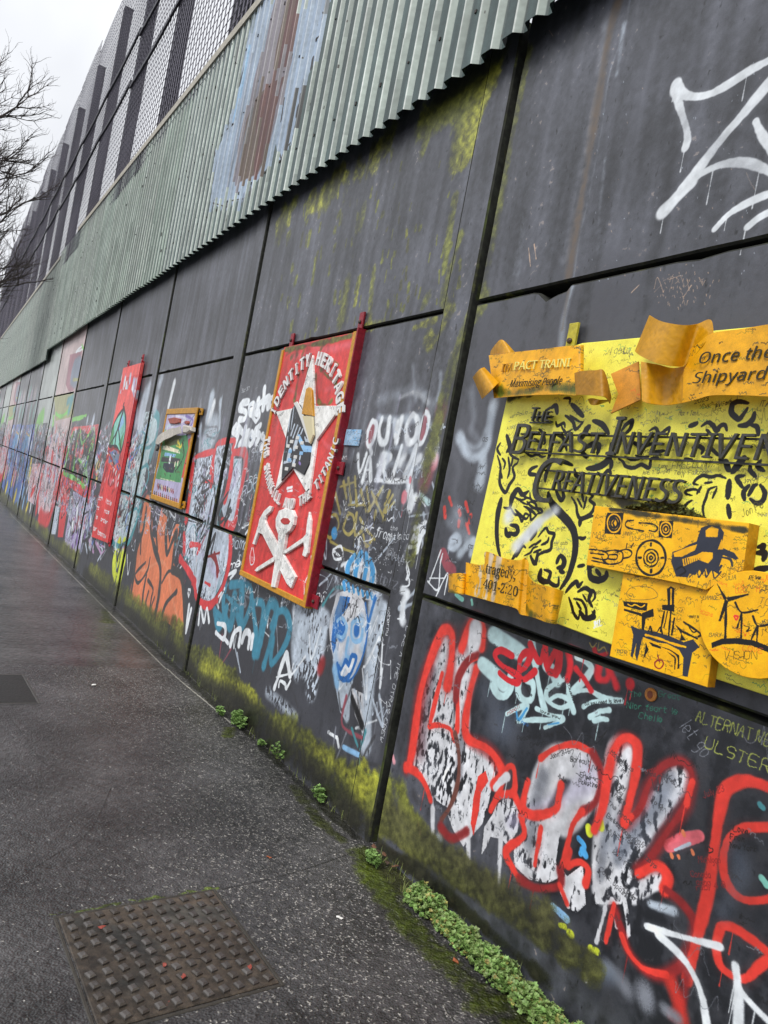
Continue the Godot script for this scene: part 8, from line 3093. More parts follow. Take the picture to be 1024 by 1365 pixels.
func clad_sheet(x0: float, ridges: int, uv: Rect2, dy: float) -> ArrayMesh:
	var st := begin()
	var prof := [Vector2(0.0, 0.12), Vector2(0.066, 0.12), Vector2(0.100, 0.083), Vector2(0.124, 0.083), Vector2(0.145, 0.12)]
	var u := func(x: float, y: float) -> Vector2: return Vector2((x - uv.position.x) / uv.size.x, (uv.position.y - y) / uv.size.y)
	for r in ridges:
		for k in 4:
			var xa: float = x0 + r * PITCH + prof[k].x
			var xb: float = x0 + r * PITCH + prof[k + 1].x
			var za: float = prof[k].y
			var zb: float = prof[k + 1].y
			var lo := clad_low(x0 + (r + 0.5) * PITCH if x0 > -10.0 else x0) + dy
			var ta := clad_top(xa)
			var tb := clad_top(xb)
			face(st, Vector3(xa, ta, za), Vector3(xb, tb, zb), Vector3(xb, lo, zb), Vector3(xa, lo, za), u.call(xa, ta), u.call(xb, tb), u.call(xb, lo), u.call(xa, lo))
			face(st, Vector3(xb, tb, zb - 0.003), Vector3(xa, ta, za - 0.003), Vector3(xa, lo, za - 0.003), Vector3(xb, lo, zb - 0.003), u.call(xb, tb), u.call(xa, ta), u.call(xa, lo), u.call(xb, lo))
			face(st, Vector3(xa, lo, za), Vector3(xb, lo, zb), Vector3(xb, lo, zb - 0.003), Vector3(xa, lo, za - 0.003), u.call(xa, lo), u.call(xb, lo), u.call(xb, lo), u.call(xa, lo))
	return st.commit()


func clad_skin(s: Sheet, first: float, count: int, base: Color, name_: String, side_tone: Color) -> StandardMaterial3D:
	# paler colour on one side of each rib
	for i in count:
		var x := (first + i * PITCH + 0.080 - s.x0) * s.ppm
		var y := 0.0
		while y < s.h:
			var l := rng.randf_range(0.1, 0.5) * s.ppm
			var c := side_tone if rng.randf() < 0.8 else side_tone.darkened(0.12)
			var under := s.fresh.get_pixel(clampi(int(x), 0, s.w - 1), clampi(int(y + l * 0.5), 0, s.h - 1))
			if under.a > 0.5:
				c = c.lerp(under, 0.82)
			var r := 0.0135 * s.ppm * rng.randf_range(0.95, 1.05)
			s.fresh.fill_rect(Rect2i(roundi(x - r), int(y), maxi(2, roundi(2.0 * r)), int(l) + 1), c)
			var rim := c.lightened(0.55) if under.a <= 0.5 else c.lightened(0.35)  # bright highlight painted as a thin line along the rib edge
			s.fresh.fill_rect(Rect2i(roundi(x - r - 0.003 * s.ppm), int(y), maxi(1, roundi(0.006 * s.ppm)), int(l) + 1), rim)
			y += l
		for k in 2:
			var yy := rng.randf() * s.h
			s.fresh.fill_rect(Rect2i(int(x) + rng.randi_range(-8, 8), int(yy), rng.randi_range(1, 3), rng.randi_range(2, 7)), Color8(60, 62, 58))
	return painted(name_, finish(s, base, 0.22, 0.12, 0.08, 80.0), 0.5, 0.0)


func make_cladding() -> void:
	var clad := thing("corrugated_cladding", "green corrugated metal cladding along the upper part of the wall", "cladding", Vector3(-10, 3.6, 0.1))
	var first := -8.426
	var near := Sheet.new(first, 3.5, -2.1, 6.2, 300.0)
	paint(near, PAINT_CLAD)
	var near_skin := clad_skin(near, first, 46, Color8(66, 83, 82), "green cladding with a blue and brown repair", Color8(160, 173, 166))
	var skins := []
	var rects := []
	for v in 3:
		var s := Sheet.new(first - 1.015, 3.3, first, 6.3, 150.0)
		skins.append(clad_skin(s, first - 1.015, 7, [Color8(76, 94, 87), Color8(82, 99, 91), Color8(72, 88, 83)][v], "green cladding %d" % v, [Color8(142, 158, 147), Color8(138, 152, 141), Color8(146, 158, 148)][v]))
		rects.append(s.rect())
	var rust := worn("rusty fixing", Color8(70, 62, 58), 0.6, 0.2)
	for i in 6:
		var fix := begin()
		for h: float in [3.95, 4.75, 5.45]:
			for k in 7:
				if (k + i) % 2 == 0:
					var cx := first + (i * 7 + k) * PITCH + 0.033
					box(fix, Vector3(cx - 0.007, h - 0.007 + rng.randf_range(-0.01, 0.01), 0.119), Vector3(cx + 0.007, h + 0.007, 0.126))
		var fo := part("fixings", fix.commit(), rust, clad)
		fo.set_meta("kind", "stuff")
		part("corrugated_sheet", clad_sheet(first + i * 7 * PITCH, 7, near.rect(), rng.randf_range(-0.006, 0.006)), near_skin, clad)
	var x := first + 42 * PITCH
	var n := 0
	while x < 3.0:
		var uv2: Rect2 = rects[n % 3]
		uv2.position.x += x - (first - 1.015)
		part("corrugated_sheet", clad_sheet(x, 7, uv2, rng.randf_range(-0.008, 0.008)), skins[n % 3], clad)
		x += 1.015
		n += 1
	x = first - 1.015
	n = 0
	while x > -48.0:
		var uv: Rect2 = rects[n % 3]
		uv.position.x += x - (first - 1.015)
		part("corrugated_sheet", clad_sheet(x, 7, uv, rng.randf_range(-0.008, 0.008)), skins[(n * 2 + n / 3) % 3], clad)
		x -= 1.015
		n += 1
	# the capping along the top, in lengths, and the rail that holds the foot of the sheets
	var cap := worn("beige capping", Color8(196, 190, 174), 0.5)
	x = 3.9
	while x > -47.0:
		var l := 2.95
		if x < -19.35 or x - l > -19.35:
			var st := begin()
			var ya := clad_top(x) - 0.02
			var yb := clad_top(x - l) - 0.02
			var q := [Vector2(0.135, 0.0), Vector2(0.135, 0.085), Vector2(-0.02, 0.11), Vector2(-0.02, 0.0)]
			for k in 4:
				var a: Vector2 = q[k]
				var b: Vector2 = q[(k + 1) % 4]
				face(st, Vector3(x - l, yb + b.y, b.x), Vector3(x, ya + b.y, b.x), Vector3(x, ya + a.y, a.x), Vector3(x - l, yb + a.y, a.x))
			face(st, Vector3(x, ya + 0.085, 0.135), Vector3(x, ya + 0.11, -0.02), Vector3(x, ya, -0.02), Vector3(x, ya, 0.135))
			part("capping", st.commit(), cap, clad)
			x -= l + 0.006
		else:
			x = -19.36
	var steel := worn("dark steel", Color8(44, 44, 48), 0.6, 0.3)
	var st2 := begin()
	box(st2, Vector3(-19.3, 3.92, -0.05), Vector3(3.6, 4.02, 0.079))
	box(st2, Vector3(-47, 3.92, -0.05), Vector3(-19.4, 4.02, 0.079))
	box(st2, Vector3(-47, 5.4, -0.05), Vector3(3.6, 5.5, 0.079))
	part("sheeting_rail", st2.commit(), steel, clad)


# ---- mesh fence on top
func make_fence() -> void:
	var fence := thing("mesh_fence", "tall dark steel post and wire mesh fence above the green cladding", "fence", Vector3(-10, 5.5, 0))
	var dark := worn("grey fence steel", Color8(66, 66, 76), 0.55, 0.2)
	var wire := plain("fence wire", Color8(92, 88, 102), 0.5, 0.3)
	var st := begin()
	# a steel section: two flanges and a web
	box(st, Vector3(-0.075, 0, 0.09), Vector3(0.075, 4.9, 0.105))
	box(st, Vector3(-0.075, 0, -0.06), Vector3(0.075, 4.9, -0.045))
	box(st, Vector3(-0.006, 0, -0.045), Vector3(0.006, 4.9, 0.09))
	box(st, Vector3(-0.08, 4.9, -0.065), Vector3(0.08, 4.912, 0.11))
	var post := st.commit()
	var panels := []
	for v in 2:
		st = begin()
		var wide := 2.88
		var tall := 5.22
		var n := 22
		for i in n:
			var x := (i + 0.5) / n * wide
			for k in 6:
				var ya := tall * k / 6.0
				var yb := tall * (k + 1) / 6.0
				var za := 0.02 * sin(PI * x / wide) * sin(ya * 1.3 + v)
				var zb := 0.02 * sin(PI * x / wide) * sin(yb * 1.3 + v)
				var w := 0.0165
				face(st, Vector3(x - w, yb, zb), Vector3(x + w, yb, zb), Vector3(x + w, ya, za), Vector3(x - w, ya, za))
				face(st, Vector3(x + w, yb, zb), Vector3(x + w, yb, zb - 0.004), Vector3(x + w, ya, za - 0.004), Vector3(x + w, ya, za))
				face(st, Vector3(x - w, yb, zb - 0.004), Vector3(x - w, yb, zb), Vector3(x - w, ya, za), Vector3(x - w, ya, za - 0.004))
		var m := 42
		for i in m:
			var y := (i + 0.5) / m * tall
			for k in 6:
				var xa := wide * k / 6.0
				var xb := wide * (k + 1) / 6.0
				var dip := 0.05 * (1.0 - pow(2.0 * (xa + xb) / 2.0 / wide - 1.0, 2.0)) * (2.2 if y > 4.5 else 1.2 if y > 4.0 else 0.0)
				box(st, Vector3(xa, y + dip, 0.004), Vector3(xb, y + dip + 0.006, 0.009))
		panels.append(st.commit())
	var rails := []
	for y: float in [1.72, 2.62]:
		st = begin()
		for k in 8:
			var xa := 2.88 * k / 8.0
			var xb := 2.88 * (k + 1) / 8.0
			var sag := -0.06 * sin(PI * (k + 0.5) / 8.0)
			box(st, Vector3(xa, y + sag, -0.012), Vector3(xb, y + sag + 0.06, 0.02))
		rails.append(st.commit())
	var x := 4.14
	var i := 0
	while x > -47.0:
		var lift := 0.03 * sin(i * 2.3) + minf(0.35, 0.012 * (-x - 7.0))
		var o := part("steel_post", post, dark, fence, false)
		o.position = Vector3(x, 5.5 + lift, 0.0) - fence.position
		o = part("mesh_panel", panels[i % 2], wire, fence, false)
		o.position = Vector3(x - 2.88, 5.62 + lift + [0.0, 0.16, -0.08, 0.2, 0.06][i % 5], 0.112) - fence.position
		o.set_meta("kind", "stuff")
		for rail: ArrayMesh in rails:
			o = part("mesh_rail", rail, dark, fence, false)
			o.position = Vector3(x - 2.88, 5.95 + lift, 0.13) - fence.position
		x -= 2.88
		i += 1


# ---- fixings
func bracket(parent: Node3D, at: Vector2, mat: Material, z := 0.0, w := 0.05, h := 0.07) -> void:
	var b := part("bracket", slab(rect_outline(at.x - w / 2, at.y - h / 2, at.x + w / 2, at.y + h / 2), z, z + 0.012, 0.003), mat, parent)
	part("bolt", slab(round_outline(at, 0.011, 0.011, 8), z + 0.012, z + 0.024, 0.004), worn("rusty bolt", Color8(92, 74, 66), 0.6, 0.4), b)


# ---- yellow board with orange ribbons
func make_yellow_board() -> void:
	var at := Vector3(-1.6, 1.25, 0.0)
	var board := thing("yellow_artwork_board", "bright yellow steel board with black cut-outs, orange ribbons and orange plaques", "wall sign", at)
	var s := Sheet.new(-2.27, 1.22, -0.5, 2.29, 760.0)
	squiggles(s, 1150, Rect2(-2.2, 1.26, 1.62, 0.98), ["dgrey", "olive", "olive", "grey", "dgrey", "green"], 0.011, 0.0014)
	paint(s, PAINT_YELLOW)
	stamp_line(s.growth, scaled([Vector2(0.66, 0.56), Vector2(0.80, 0.60), Vector2(0.92, 0.585)], Vector2.ONE * 760.0), 26.0, 1.0, ink["algae"], 0.5)
	stamp_line(s.growth, scaled([Vector2(0.08, 0.22), Vector2(0.20, 0.20)], Vector2.ONE * 760.0), 26.0, 1.0, ink["algae"], 0.5)
	var skin := painted("yellow sign paint", finish(s, Color8(240, 232, 86), 0.06, 0.05, 0.05, 60.0), 0.4, 0.08)
	var yellow := worn("yellow edge", Color8(214, 202, 60), 0.45)
	var o := PackedVector2Array([Vector2(-2.246, 1.34), Vector2(-1.723, 1.255), Vector2(-1.47, 1.245), Vector2(-0.52, 1.25), Vector2(-0.52, 2.262), Vector2(-1.16, 2.247), Vector2(-1.86, 2.262), Vector2(-2.205, 2.20)])
	part("board", slab(o, 0.035, 0.06, 0.003, s.rect()), skin, board)
	bracket(board, Vector2(-1.945, 2.285), yellow, 0.022, 0.045, 0.14)
	var st := begin()
	for x: float in [-1.9, -1.2, -0.7]:
		st = begin()
		box(st, Vector3(x, 1.4, 0.0), Vector3(x + 0.05, 2.15, 0.035))
		part("back_batten", st.commit(), worn("dark steel", Color8(44, 44, 48), 0.6, 0.3), board)
	# steel lettering on rails
	var steel := worn("grey lettering steel", Color8(84, 84, 82), 0.5, 0.35)
	var rails := [[-2.068, 1.920, -0.947, 1.919], [-2.065, 1.849, -0.938, 1.869], [-1.935, 1.786, -1.324, 1.790], [-1.940, 1.718, -1.336, 1.727], [-2.029, 1.990, -1.920, 1.984], [-2.031, 1.970, -1.919, 1.964]]
	for r in rails:
		st = begin()
		var a := Vector2(r[0], r[1])
		var b := Vector2(r[2], r[3])
		box(st, Vector3(a.x, minf(a.y, b.y) - 0.003, 0.072), Vector3(b.x, minf(a.y, b.y) + 0.003, 0.08))
		for k in 5:
			box(st, Vector3(lerpf(a.x, b.x, (k + 0.5) / 5.0), a.y - 0.002, 0.06), Vector3(lerpf(a.x, b.x, (k + 0.5) / 5.0) + 0.004, a.y + 0.002, 0.072))
		part("letter_rail", st.commit(), steel, board)
	var pieces := [["T", -2.022, 1.967, 0.052, 0.036], ["HE", -1.983, 1.967, 0.036, 0.068], ["B", -2.094, 1.838, 0.118, 0.078], ["ELFAST", -2.008, 1.855, 0.072, 0.352], ["I", -1.625, 1.852, 0.128, 0.036], ["NVENTIVENESS", -1.59, 1.858, 0.072, 0.70], ["C", -1.942, 1.665, 0.165, 0.112], ["REATIVENESS", -1.838, 1.715, 0.074, 0.52]]
	for p in pieces:
		words(board, "steel_letters", p[0], "Droid Sans", Vector3(p[1], p[2], 0.09), p[3], p[4], 0.0, 0.012, steel, 0.14, 400)
	# orange ribbons
	var orange := worn("orange ribbon paint", Color8(238, 172, 14), 0.34)
	var dull := worn("weathered orange paint", Color8(206, 146, 32), 0.5)
	var cut := plain("dark cut lettering", Color8(52, 46, 26), 0.7)
	var pale := plain("pale cut lettering", Color8(240, 226, 124), 0.6)
	var r1 := part("ribbon", strip(RIBBON_IMPACT_FACE, 0.004), orange_skin("impact", RIBBON_IMPACT_FACE, 110, 0), board)
	r1.set_meta("label", "orange ribbon with raised training words at the upper left")
	for t: String in [RIBBON_IMPACT_TAIL, RIBBON_IMPACT_CURL, RIBBON_IMPACT_ROLL, RIBBON_IMPACT_UNDER]:
		part("ribbon_fold", strip(t, 0.003), dull if t == RIBBON_IMPACT_TAIL else orange, r1)
	var r2 := part("ribbon", strip(RIBBON_SHIPYARD_FACE, 0.004), orange_skin("shipyard", RIBBON_SHIPYARD_FACE, 60, 1), board)
	r2.set_meta("label", "orange ribbon with words about a shipyard at the upper right")
	for t: String in [RIBBON_SHIPYARD_FOLD, RIBBON_SHIPYARD_FLAP]:
		part("ribbon_fold", strip(t, 0.003), orange, r2)
	var pn := outline(PENNANT)
	var ps := Sheet.new(-1.62, 1.9, -1.40, 2.2, 600.0)
	squiggles(ps, 22, Rect2(-1.6, 1.95, 0.16, 0.2), ["dgrey", "black", "orange2"], 0.018, 0.002)
	part("pennant", slab(pn, 0.10, 0.105, 0.001, ps.rect()), painted("pennant paint", finish(ps, Color8(206, 140, 44), 0.1, 0.12, 0.14, 60.0), 0.5, 0.0), r2)
	var r3 := part("ribbon", strip(RIBBON_TRAGEDY_FACE, 0.004), orange_skin("tragedy", RIBBON_TRAGEDY_FACE, 70, 2), board)
	r3.set_meta("label", "orange ribbon with a worn pale middle at the lower left")
	for t: String in [RIBBON_TRAGEDY_DRUM, RIBBON_TRAGEDY_CURL]:
		part("ribbon_fold", strip(t, 0.003), orange_skin("drum" + str(t.length()), t, 40, 0), r3)
	words(r1, "ribbon_words", "IM", "Droid Sans", Vector3(-2.205, 2.162, 0.118), 0.030, 0.062, -0.02, 0.006, dull)
	words(r1, "ribbon_words", "PACT", "Droid Sans", Vector3(-2.112, 2.158, 0.134), 0.032, 0.122, -0.02, 0.005, pale)
	words(r1, "ribbon_words", "TRAINI", "Droid Sans", Vector3(-1.962, 2.152, 0.145), 0.030, 0.15, -0.02, 0.005, pale)
	words(r1, "ribbon_words", "Maximising People", "Droid Sans", Vector3(-2.11, 2.088, 0.142), 0.028, 0.27, 0.0, 0.002, cut, 0.25)
	words(r2, "ribbon_words", "Once the largest", "Droid Sans", Vector3(-1.312, 2.126, 0.137), 0.034, 0.40, 0.012, 0.002, cut, 0.2)
	words(r2, "ribbon_words", "Shipyard in the", "Droid Sans", Vector3(-1.318, 2.068, 0.137), 0.033, 0.375, 0.012, 0.002, cut, 0.2)
	words(r3, "ribbon_words", "tragedy,", "Droid Serif", Vector3(-2.071, 1.366, 0.1225), 0.038, 0.168, 0.03, 0.002, cut)
	words(r3, "ribbon_words", "401-2:20", "Droid Serif", Vector3(-2.068, 1.308, 0.1225), 0.036, 0.19, 0.03, 0.002, cut)
	# orange plaques
	var side := worn("orange plaque side", Color8(214, 148, 14), 0.42)
	plaque(board, PLAQUE_TOP, 0.062, 0.115, "PTOP", PAINT_PTOP, 170, "orange box plaque with cut-out chain, rings and welder", side)
	plaque(board, PLAQUE_RIG, 0.062, 0.10, "PRIG", PAINT_PRIG, 150, "orange box plaque with cut-out drilling rig", side)
	var dm := round_outline(Vector2(-1.015, 1.425), 0.15, 0.138, 40)
	var dt := ""
	for v in dm:
		dt += "%d %d " % [v.x * 1000, v.y * 1000]
	plaque(board, dt, 0.105, 0.128, "PDISC", PAINT_PDISC, 80, "round orange plaque with cut-out wind turbines", side)
	# moss tuft on the top of the plaque
	var mm := MultiMesh.new()
	mm.transform_format = MultiMesh.TRANSFORM_3D
	mm.mesh = leaf_rosette(0.010)
	mm.instance_count = 260
	for k in 260:
		var x := rng.randf_range(-1.52, -1.24)
		mm.set_instance_transform(k, Transform3D(Basis(Vector3.UP, rng.randf() * TAU) * Basis(Vector3.RIGHT, rng.randf_range(0.2, 1.4)) * rng.randf_range(0.4, 1.0), Vector3(x, 1.684 + rng.randf() * 0.035 * sin(PI * (x + 1.52) / 0.28), rng.randf_range(0.062, 0.085)) - at))
	var mi := MultiMeshInstance3D.new()
	mi.name = "moss_tuft"
	mi.multimesh = mm
	mi.material_override = plain("dark moss", Color8(84, 88, 40), 0.9)
	mi.set_meta("kind", "stuff")
	board.add_child(mi, true)


func orange_skin(name_: String, t: String, n: int, kind: int) -> StandardMaterial3D:
	var f := outline_of_strip(t)
	var s := Sheet.new(f.position.x, f.position.y, f.end.x, f.end.y, 600.0)
	squiggles(s, n, f, ["dgrey", "black", "dgrey", "olive"], 0.010, 0.0014)
	var c := f.get_center()
	if kind == 0:
		stamp_line(s.growth, scaled([Vector2(0.1, 0.72), Vector2(0.4, 0.85), Vector2(0.7, 0.8), Vector2(0.98, 0.85)], Vector2(s.w, s.h)), 0.16 * s.h, 1.0, ink["mossy"], 0.3)
	elif kind == 2:
		for k in 3:
			stamp_line(s.old, scaled([Vector2(0.30 + k * 0.13, 0.1), Vector2(0.30 + k * 0.13, 0.85)], Vector2(s.w, s.h)), 0.055 * s.w, 0.7, Color8(216, 196, 170), 0.8)
	var m := painted(name_ + " ribbon paint", finish(s, Color8(232, 168, 18), 0.08, 0.10, 0.10, 70.0), 0.4, 0.0)
	m.uv1_scale = Vector3(1.0 / f.size.x, -1.0 / f.size.y, 1.0)
	m.uv1_offset = Vector3(-f.position.x / f.size.x, f.end.y / f.size.y, 0.0)
	return m


func outline_of_strip(t: String) -> Rect2:
	var f := t.split(" ", false)
	var r := Rect2(float(f[0]) / 1000.0, float(f[1]) / 1000.0, 0.001, 0.001)
	for i in range(0, f.size() - 4, 5):
		r = r.expand(Vector2(float(f[i]), float(f[i + 1])) / 1000.0)
		r = r.expand(Vector2(float(f[i + 2]), float(f[i + 3])) / 1000.0)
	return r.grow(0.012)


func plaque(board: Node3D, t: String, z0: float, z1: float, name_: String, script: String, n: int, label: String, side: Material) -> void:
	var o := outline(t)
	var r := Rect2(o[0], Vector2.ONE * 0.001)
	for v in o:
		r = r.expand(v)
	var s := Sheet.new(r.position.x, r.position.y, r.end.x, r.end.y, 900.0)
	squiggles(s, n, r, ["dgrey", "dgrey", "black", "olive", "orange2"] if name_ == "PDISC" else ["dgrey", "dgrey", "olive", "black"], 0.010, 0.0013)
	paint(s, script)
	if name_ == "PTOP":
		stamp_line(s.growth, scaled([Vector2(0.12, 0.03), Vector2(0.35, 0.06), Vector2(0.7, 0.08), Vector2(0.98, 0.10)], Vector2(s.w, s.h)), 16.0, 1.0, ink["algae"], 0.3)
	var b := part("plaque_box", slab(o, z0, z1 - 0.004, 0.0005), side, board)
	b.set_meta("label", label)
	part("plaque_face", slab(o, z1 - 0.0035, z1, 0.0015, s.rect()), painted(name_ + " face", finish(s, Color8(244, 180, 16), 0.05, 0.06, 0.08, 60.0), 0.38, 0.06), b)


# ---- red mural with the star
func make_mural_board() -> void:
	var at := Vector3(-4.05, 0.9, 0.0)
	var board := thing("star_mural_board", "tall red steel board with white star, ring of letters and crossed tools", "wall sign", at)
	var s := Sheet.new(-4.60, 0.86, -3.46, 2.54, 480.0)
	paint(s, PAINT_MURAL)
	var skin := painted("red sign paint", finish(s, Color8(206, 62, 60), 0.16, 0.10, 0.10, 60.0), 0.45, 0.1)
	var red := worn("dark red edge", Color8(158, 26, 46), 0.45)
	var yel := worn("yellow frame paint", Color8(226, 162, 44), 0.45)
	var white := sign_white("star", Rect2(-4.62, 0.85, 1.2, 1.75), 240)
	part("board", slab(rect_outline(-4.57, 0.89, -3.52, 2.49), 0.02, 0.08, 0.003, s.rect()), skin, board)
	part("edge_plate", slab(rect_outline(-3.53, 0.885, -3.517, 2.51), 0.02, 0.092, 0.002), red, board)
	part("frame_strip", slab(rect_outline(-4.588, 0.89, -4.555, 2.47), 0.018, 0.089, 0.003), yel, board)
	part("frame_strip", slab(rect_outline(-3.570, 0.90, -3.531, 2.49), 0.06, 0.091, 0.003), yel, board)
	part("frame_strip", slab(rect_outline(-4.588, 0.872, -3.531, 0.908), 0.016, 0.092, 0.003), yel, board)
	var hs := Sheet.new(-4.45, 1.1, -3.9, 2.2, 500.0)
	paint(hs, PAINT_HULL)
	squiggles(hs, 30, Rect2(-4.3, 1.2, 0.25, 0.8), ["pale", "grey"], 0.02, 0.003)
	var star := part("star", slab(outline(STAR), 0.081, 0.095, 0.002, Rect2(-4.62, 2.60, 1.2, 1.75)), white, board)
	part("ship_hull", slab(outline(HULL), 0.095, 0.104, 0.002, hs.rect()), painted("painted hull", finish(hs, Color8(46, 46, 50), 0.1, 0.1, 0.2, 60.0), 0.45, 0.0), star)
	part("ship_deck", slab(outline(SUPER), 0.104, 0.110, 0.0015), sign_white("deck", Rect2(-4.62, 0.85, 1.2, 1.75), 10), star)
	part("ship_bow", slab(outline(BOW), 0.104, 0.116, 0.0015), plain("cream bow", Color8(206, 196, 160), 0.5), star)
	part("ship_funnel", slab(outline(FUNNEL), 0.095, 0.112, 0.0015), yel, star)
	var k := 0
	for c in outline(SHIP_WINDOWS):
		k += 1
		part("ship_window", slab(rect_outline(c.x - 0.024, c.y - 0.010, c.x + 0.024, c.y + 0.012), 0.104, 0.107, 0.001), white if k % 3 else plain("pale blue paint", Color8(136, 182, 222), 0.5), star)
	part("hammer", slab(outline(HAMMER), 0.081, 0.097, 0.002, Rect2(-4.62, 2.60, 1.2, 1.75)), white, board)
	var sp := part("spanner", slab(outline(SPANNER), 0.081, 0.103, 0.002, Rect2(-4.62, 2.60, 1.2, 1.75)), white, board)
	part("spanner_eye", slab(outline(SPANNER_EYE), 0.103, 0.105, 0.0005), worn("red eye paint", Color8(206, 62, 60), 0.45), sp)
	part("pickaxe", slab(outline(PICK), 0.081, 0.096, 0.002, Rect2(-4.62, 2.60, 1.2, 1.75)), white, board)
	part("pickaxe_handle", slab(outline(PICK_HANDLE), 0.081, 0.0955, 0.002, Rect2(-4.62, 2.60, 1.2, 1.75)), white, board)
	# the ring of letters
	var lw := plain("white letters", Color8(222, 222, 222), 0.45)
	ring_words(board, "IDENTITY HERITAGE", 168.0, 12.0, false, lw)
	ring_words(board, "THE SHANKILL AND THE TITANIC", 186.0, 356.0, true, lw)
	board.position += Vector3(-0.085, 0.012, -0.04)
	bracket(board, Vector2(-4.60, 2.55), red, 0.008, 0.05, 0.10)
	bracket(board, Vector2(-3.65, 2.565), red, 0.008, 0.05, 0.12)
	bracket(board, Vector2(-3.572, 1.71), red, 0.012, 0.085, 0.075)
	bracket(board, Vector2(-3.572, 0.935), red, 0.012, 0.085, 0.075)


func sign_white(name_: String, r: Rect2, n: int) -> StandardMaterial3D:
	var s := Sheet.new(r.position.x, r.position.y, r.end.x, r.end.y, 380.0)
	squiggles(s, n, r, ["grey", "dgrey", "grey", "pale"], 0.03, 0.003)
	return painted("white sign paint " + name_, finish(s, Color8(226, 226, 224), 0.08, 0.08, 0.14, 60.0), 0.45, 0.0)


func ring_words(board: Node3D, text: String, from: float, to: float, under: bool, mat: Material) -> void:
	var centre := Vector2(-4.035, 1.905)
	var rx := 0.50
	var ry := 0.46
	var n := text.length()
	for i in n:
		if text[i] == " ":
			continue
		var ang := deg_to_rad(lerpf(from, to, (i + 0.5) / n))
		var c := centre + Vector2(cos(ang) * rx, sin(ang) * ry)
		var turn := ang - PI / 2 if not under else ang + PI / 2
		var wide := 0.060 if not under else 0.041
		if text[i] == "I":
			wide *= 0.4
		var start := c + Vector2(-wide / 2, -0.042).rotated(turn)
		words(board, "letter", text[i], "Droid Sans", Vector3(start.x, start.y, 0.088), 0.086 if not under else 0.066, wide, turn, 0.014, mat, 0.0, 700)


# ---- narrow red board further along
func make_far_board() -> void:
	var board := thing("narrow_red_board", "tall narrow red board with a green leaf shape and white words", "wall sign", Vector3(-9.4, 0.45, 0.0))
	var s := Sheet.new(-10.0, 0.42, -8.8, 2.76, 260.0)
	paint(s, PAINT_FARRED)
	var red := worn("bright red edge", Color8(186, 24, 46), 0.45)
	part("board", slab(PackedVector2Array([Vector2(-10.02, 0.41), Vector2(-8.93, 0.48), Vector2(-8.93, 2.70), Vector2(-9.97, 2.70)]), 0.012, 0.038, 0.003, s.rect()), painted("red board paint", finish(s, Color8(212, 66, 66), 0.12, 0.1, 0.1, 60.0), 0.45, 0.0), board)
	part("edge_plate", slab(rect_outline(-8.95, 0.47, -8.935, 2.72), 0.008, 0.046, 0.002), red, board)
	for p: Vector2 in [Vector2(-9.75, 2.74), Vector2(-8.99, 2.76), Vector2(-8.90, 1.72), Vector2(-8.93, 0.49)]:
		bracket(board, p, red, 0.02, 0.07, 0.09)


# ---- yellow framed relief
func make_framed_board() -> void:
	var board := thing("framed_relief_board", "small yellow framed board with a painted relief and curled scroll", "wall sign", Vector3(-6.9, 1.2, 0.0))
	var s := Sheet.new(-7.48, 1.16, -6.30, 2.12, 300.0)
	paint(s, PAINT_FRAMED)
	var yel := worn("ochre frame paint", Color8(216, 156, 30), 0.45)
	part("board", slab(rect_outline(-7.40, 1.19, -6.37, 2.095), 0.006, 0.036, 0.003, s.rect()), painted("relief board paint", finish(s, Color8(176, 170, 196), 0.06, 0.1, 0.12, 60.0), 0.5, 0.1), board)
	for r: Array in [[-7.40, 2.05, -6.37, 2.105], [-7.40, 1.175, -6.37, 1.225], [-7.405, 1.225, -7.375, 2.05], [-6.415, 1.225, -6.370, 2.05]]:
		part("frame_strip", slab(rect_outline(r[0], r[1], r[2], r[3]), 0.005, 0.045, 0.004), yel, board)
	part("scroll", strip(SCROLL, 0.006), worn("cream scroll paint", Color8(214, 208, 198), 0.5), board)
	part("scroll_knob", slab(outline(SCROLL_KNOB), 0.036, 0.085, 0.012), worn("cream scroll paint", Color8(214, 208, 198), 0.5), board)
	part("red_crest", slab(outline(SUNBURST), 0.036, 0.054, 0.004), worn("red crest paint", Color8(176, 84, 64), 0.5), board)
	part("rose_badge", slab(outline(MEDALLION), 0.036, 0.054, 0.004), worn("red crest paint", Color8(176, 84, 64), 0.5), board)
	part("scroll_end", slab(round_outline(Vector2(-7.51, 1.70), 0.045, 0.035, 12), 0.030, 0.056, 0.008), worn("grey stone paint", Color8(120, 120, 116), 0.6), board)
	for p: Vector2 in [Vector2(-6.325, 2.07), Vector2(-6.335, 1.22)]:
		bracket(board, p, yel, 0.012, 0.07, 0.06)


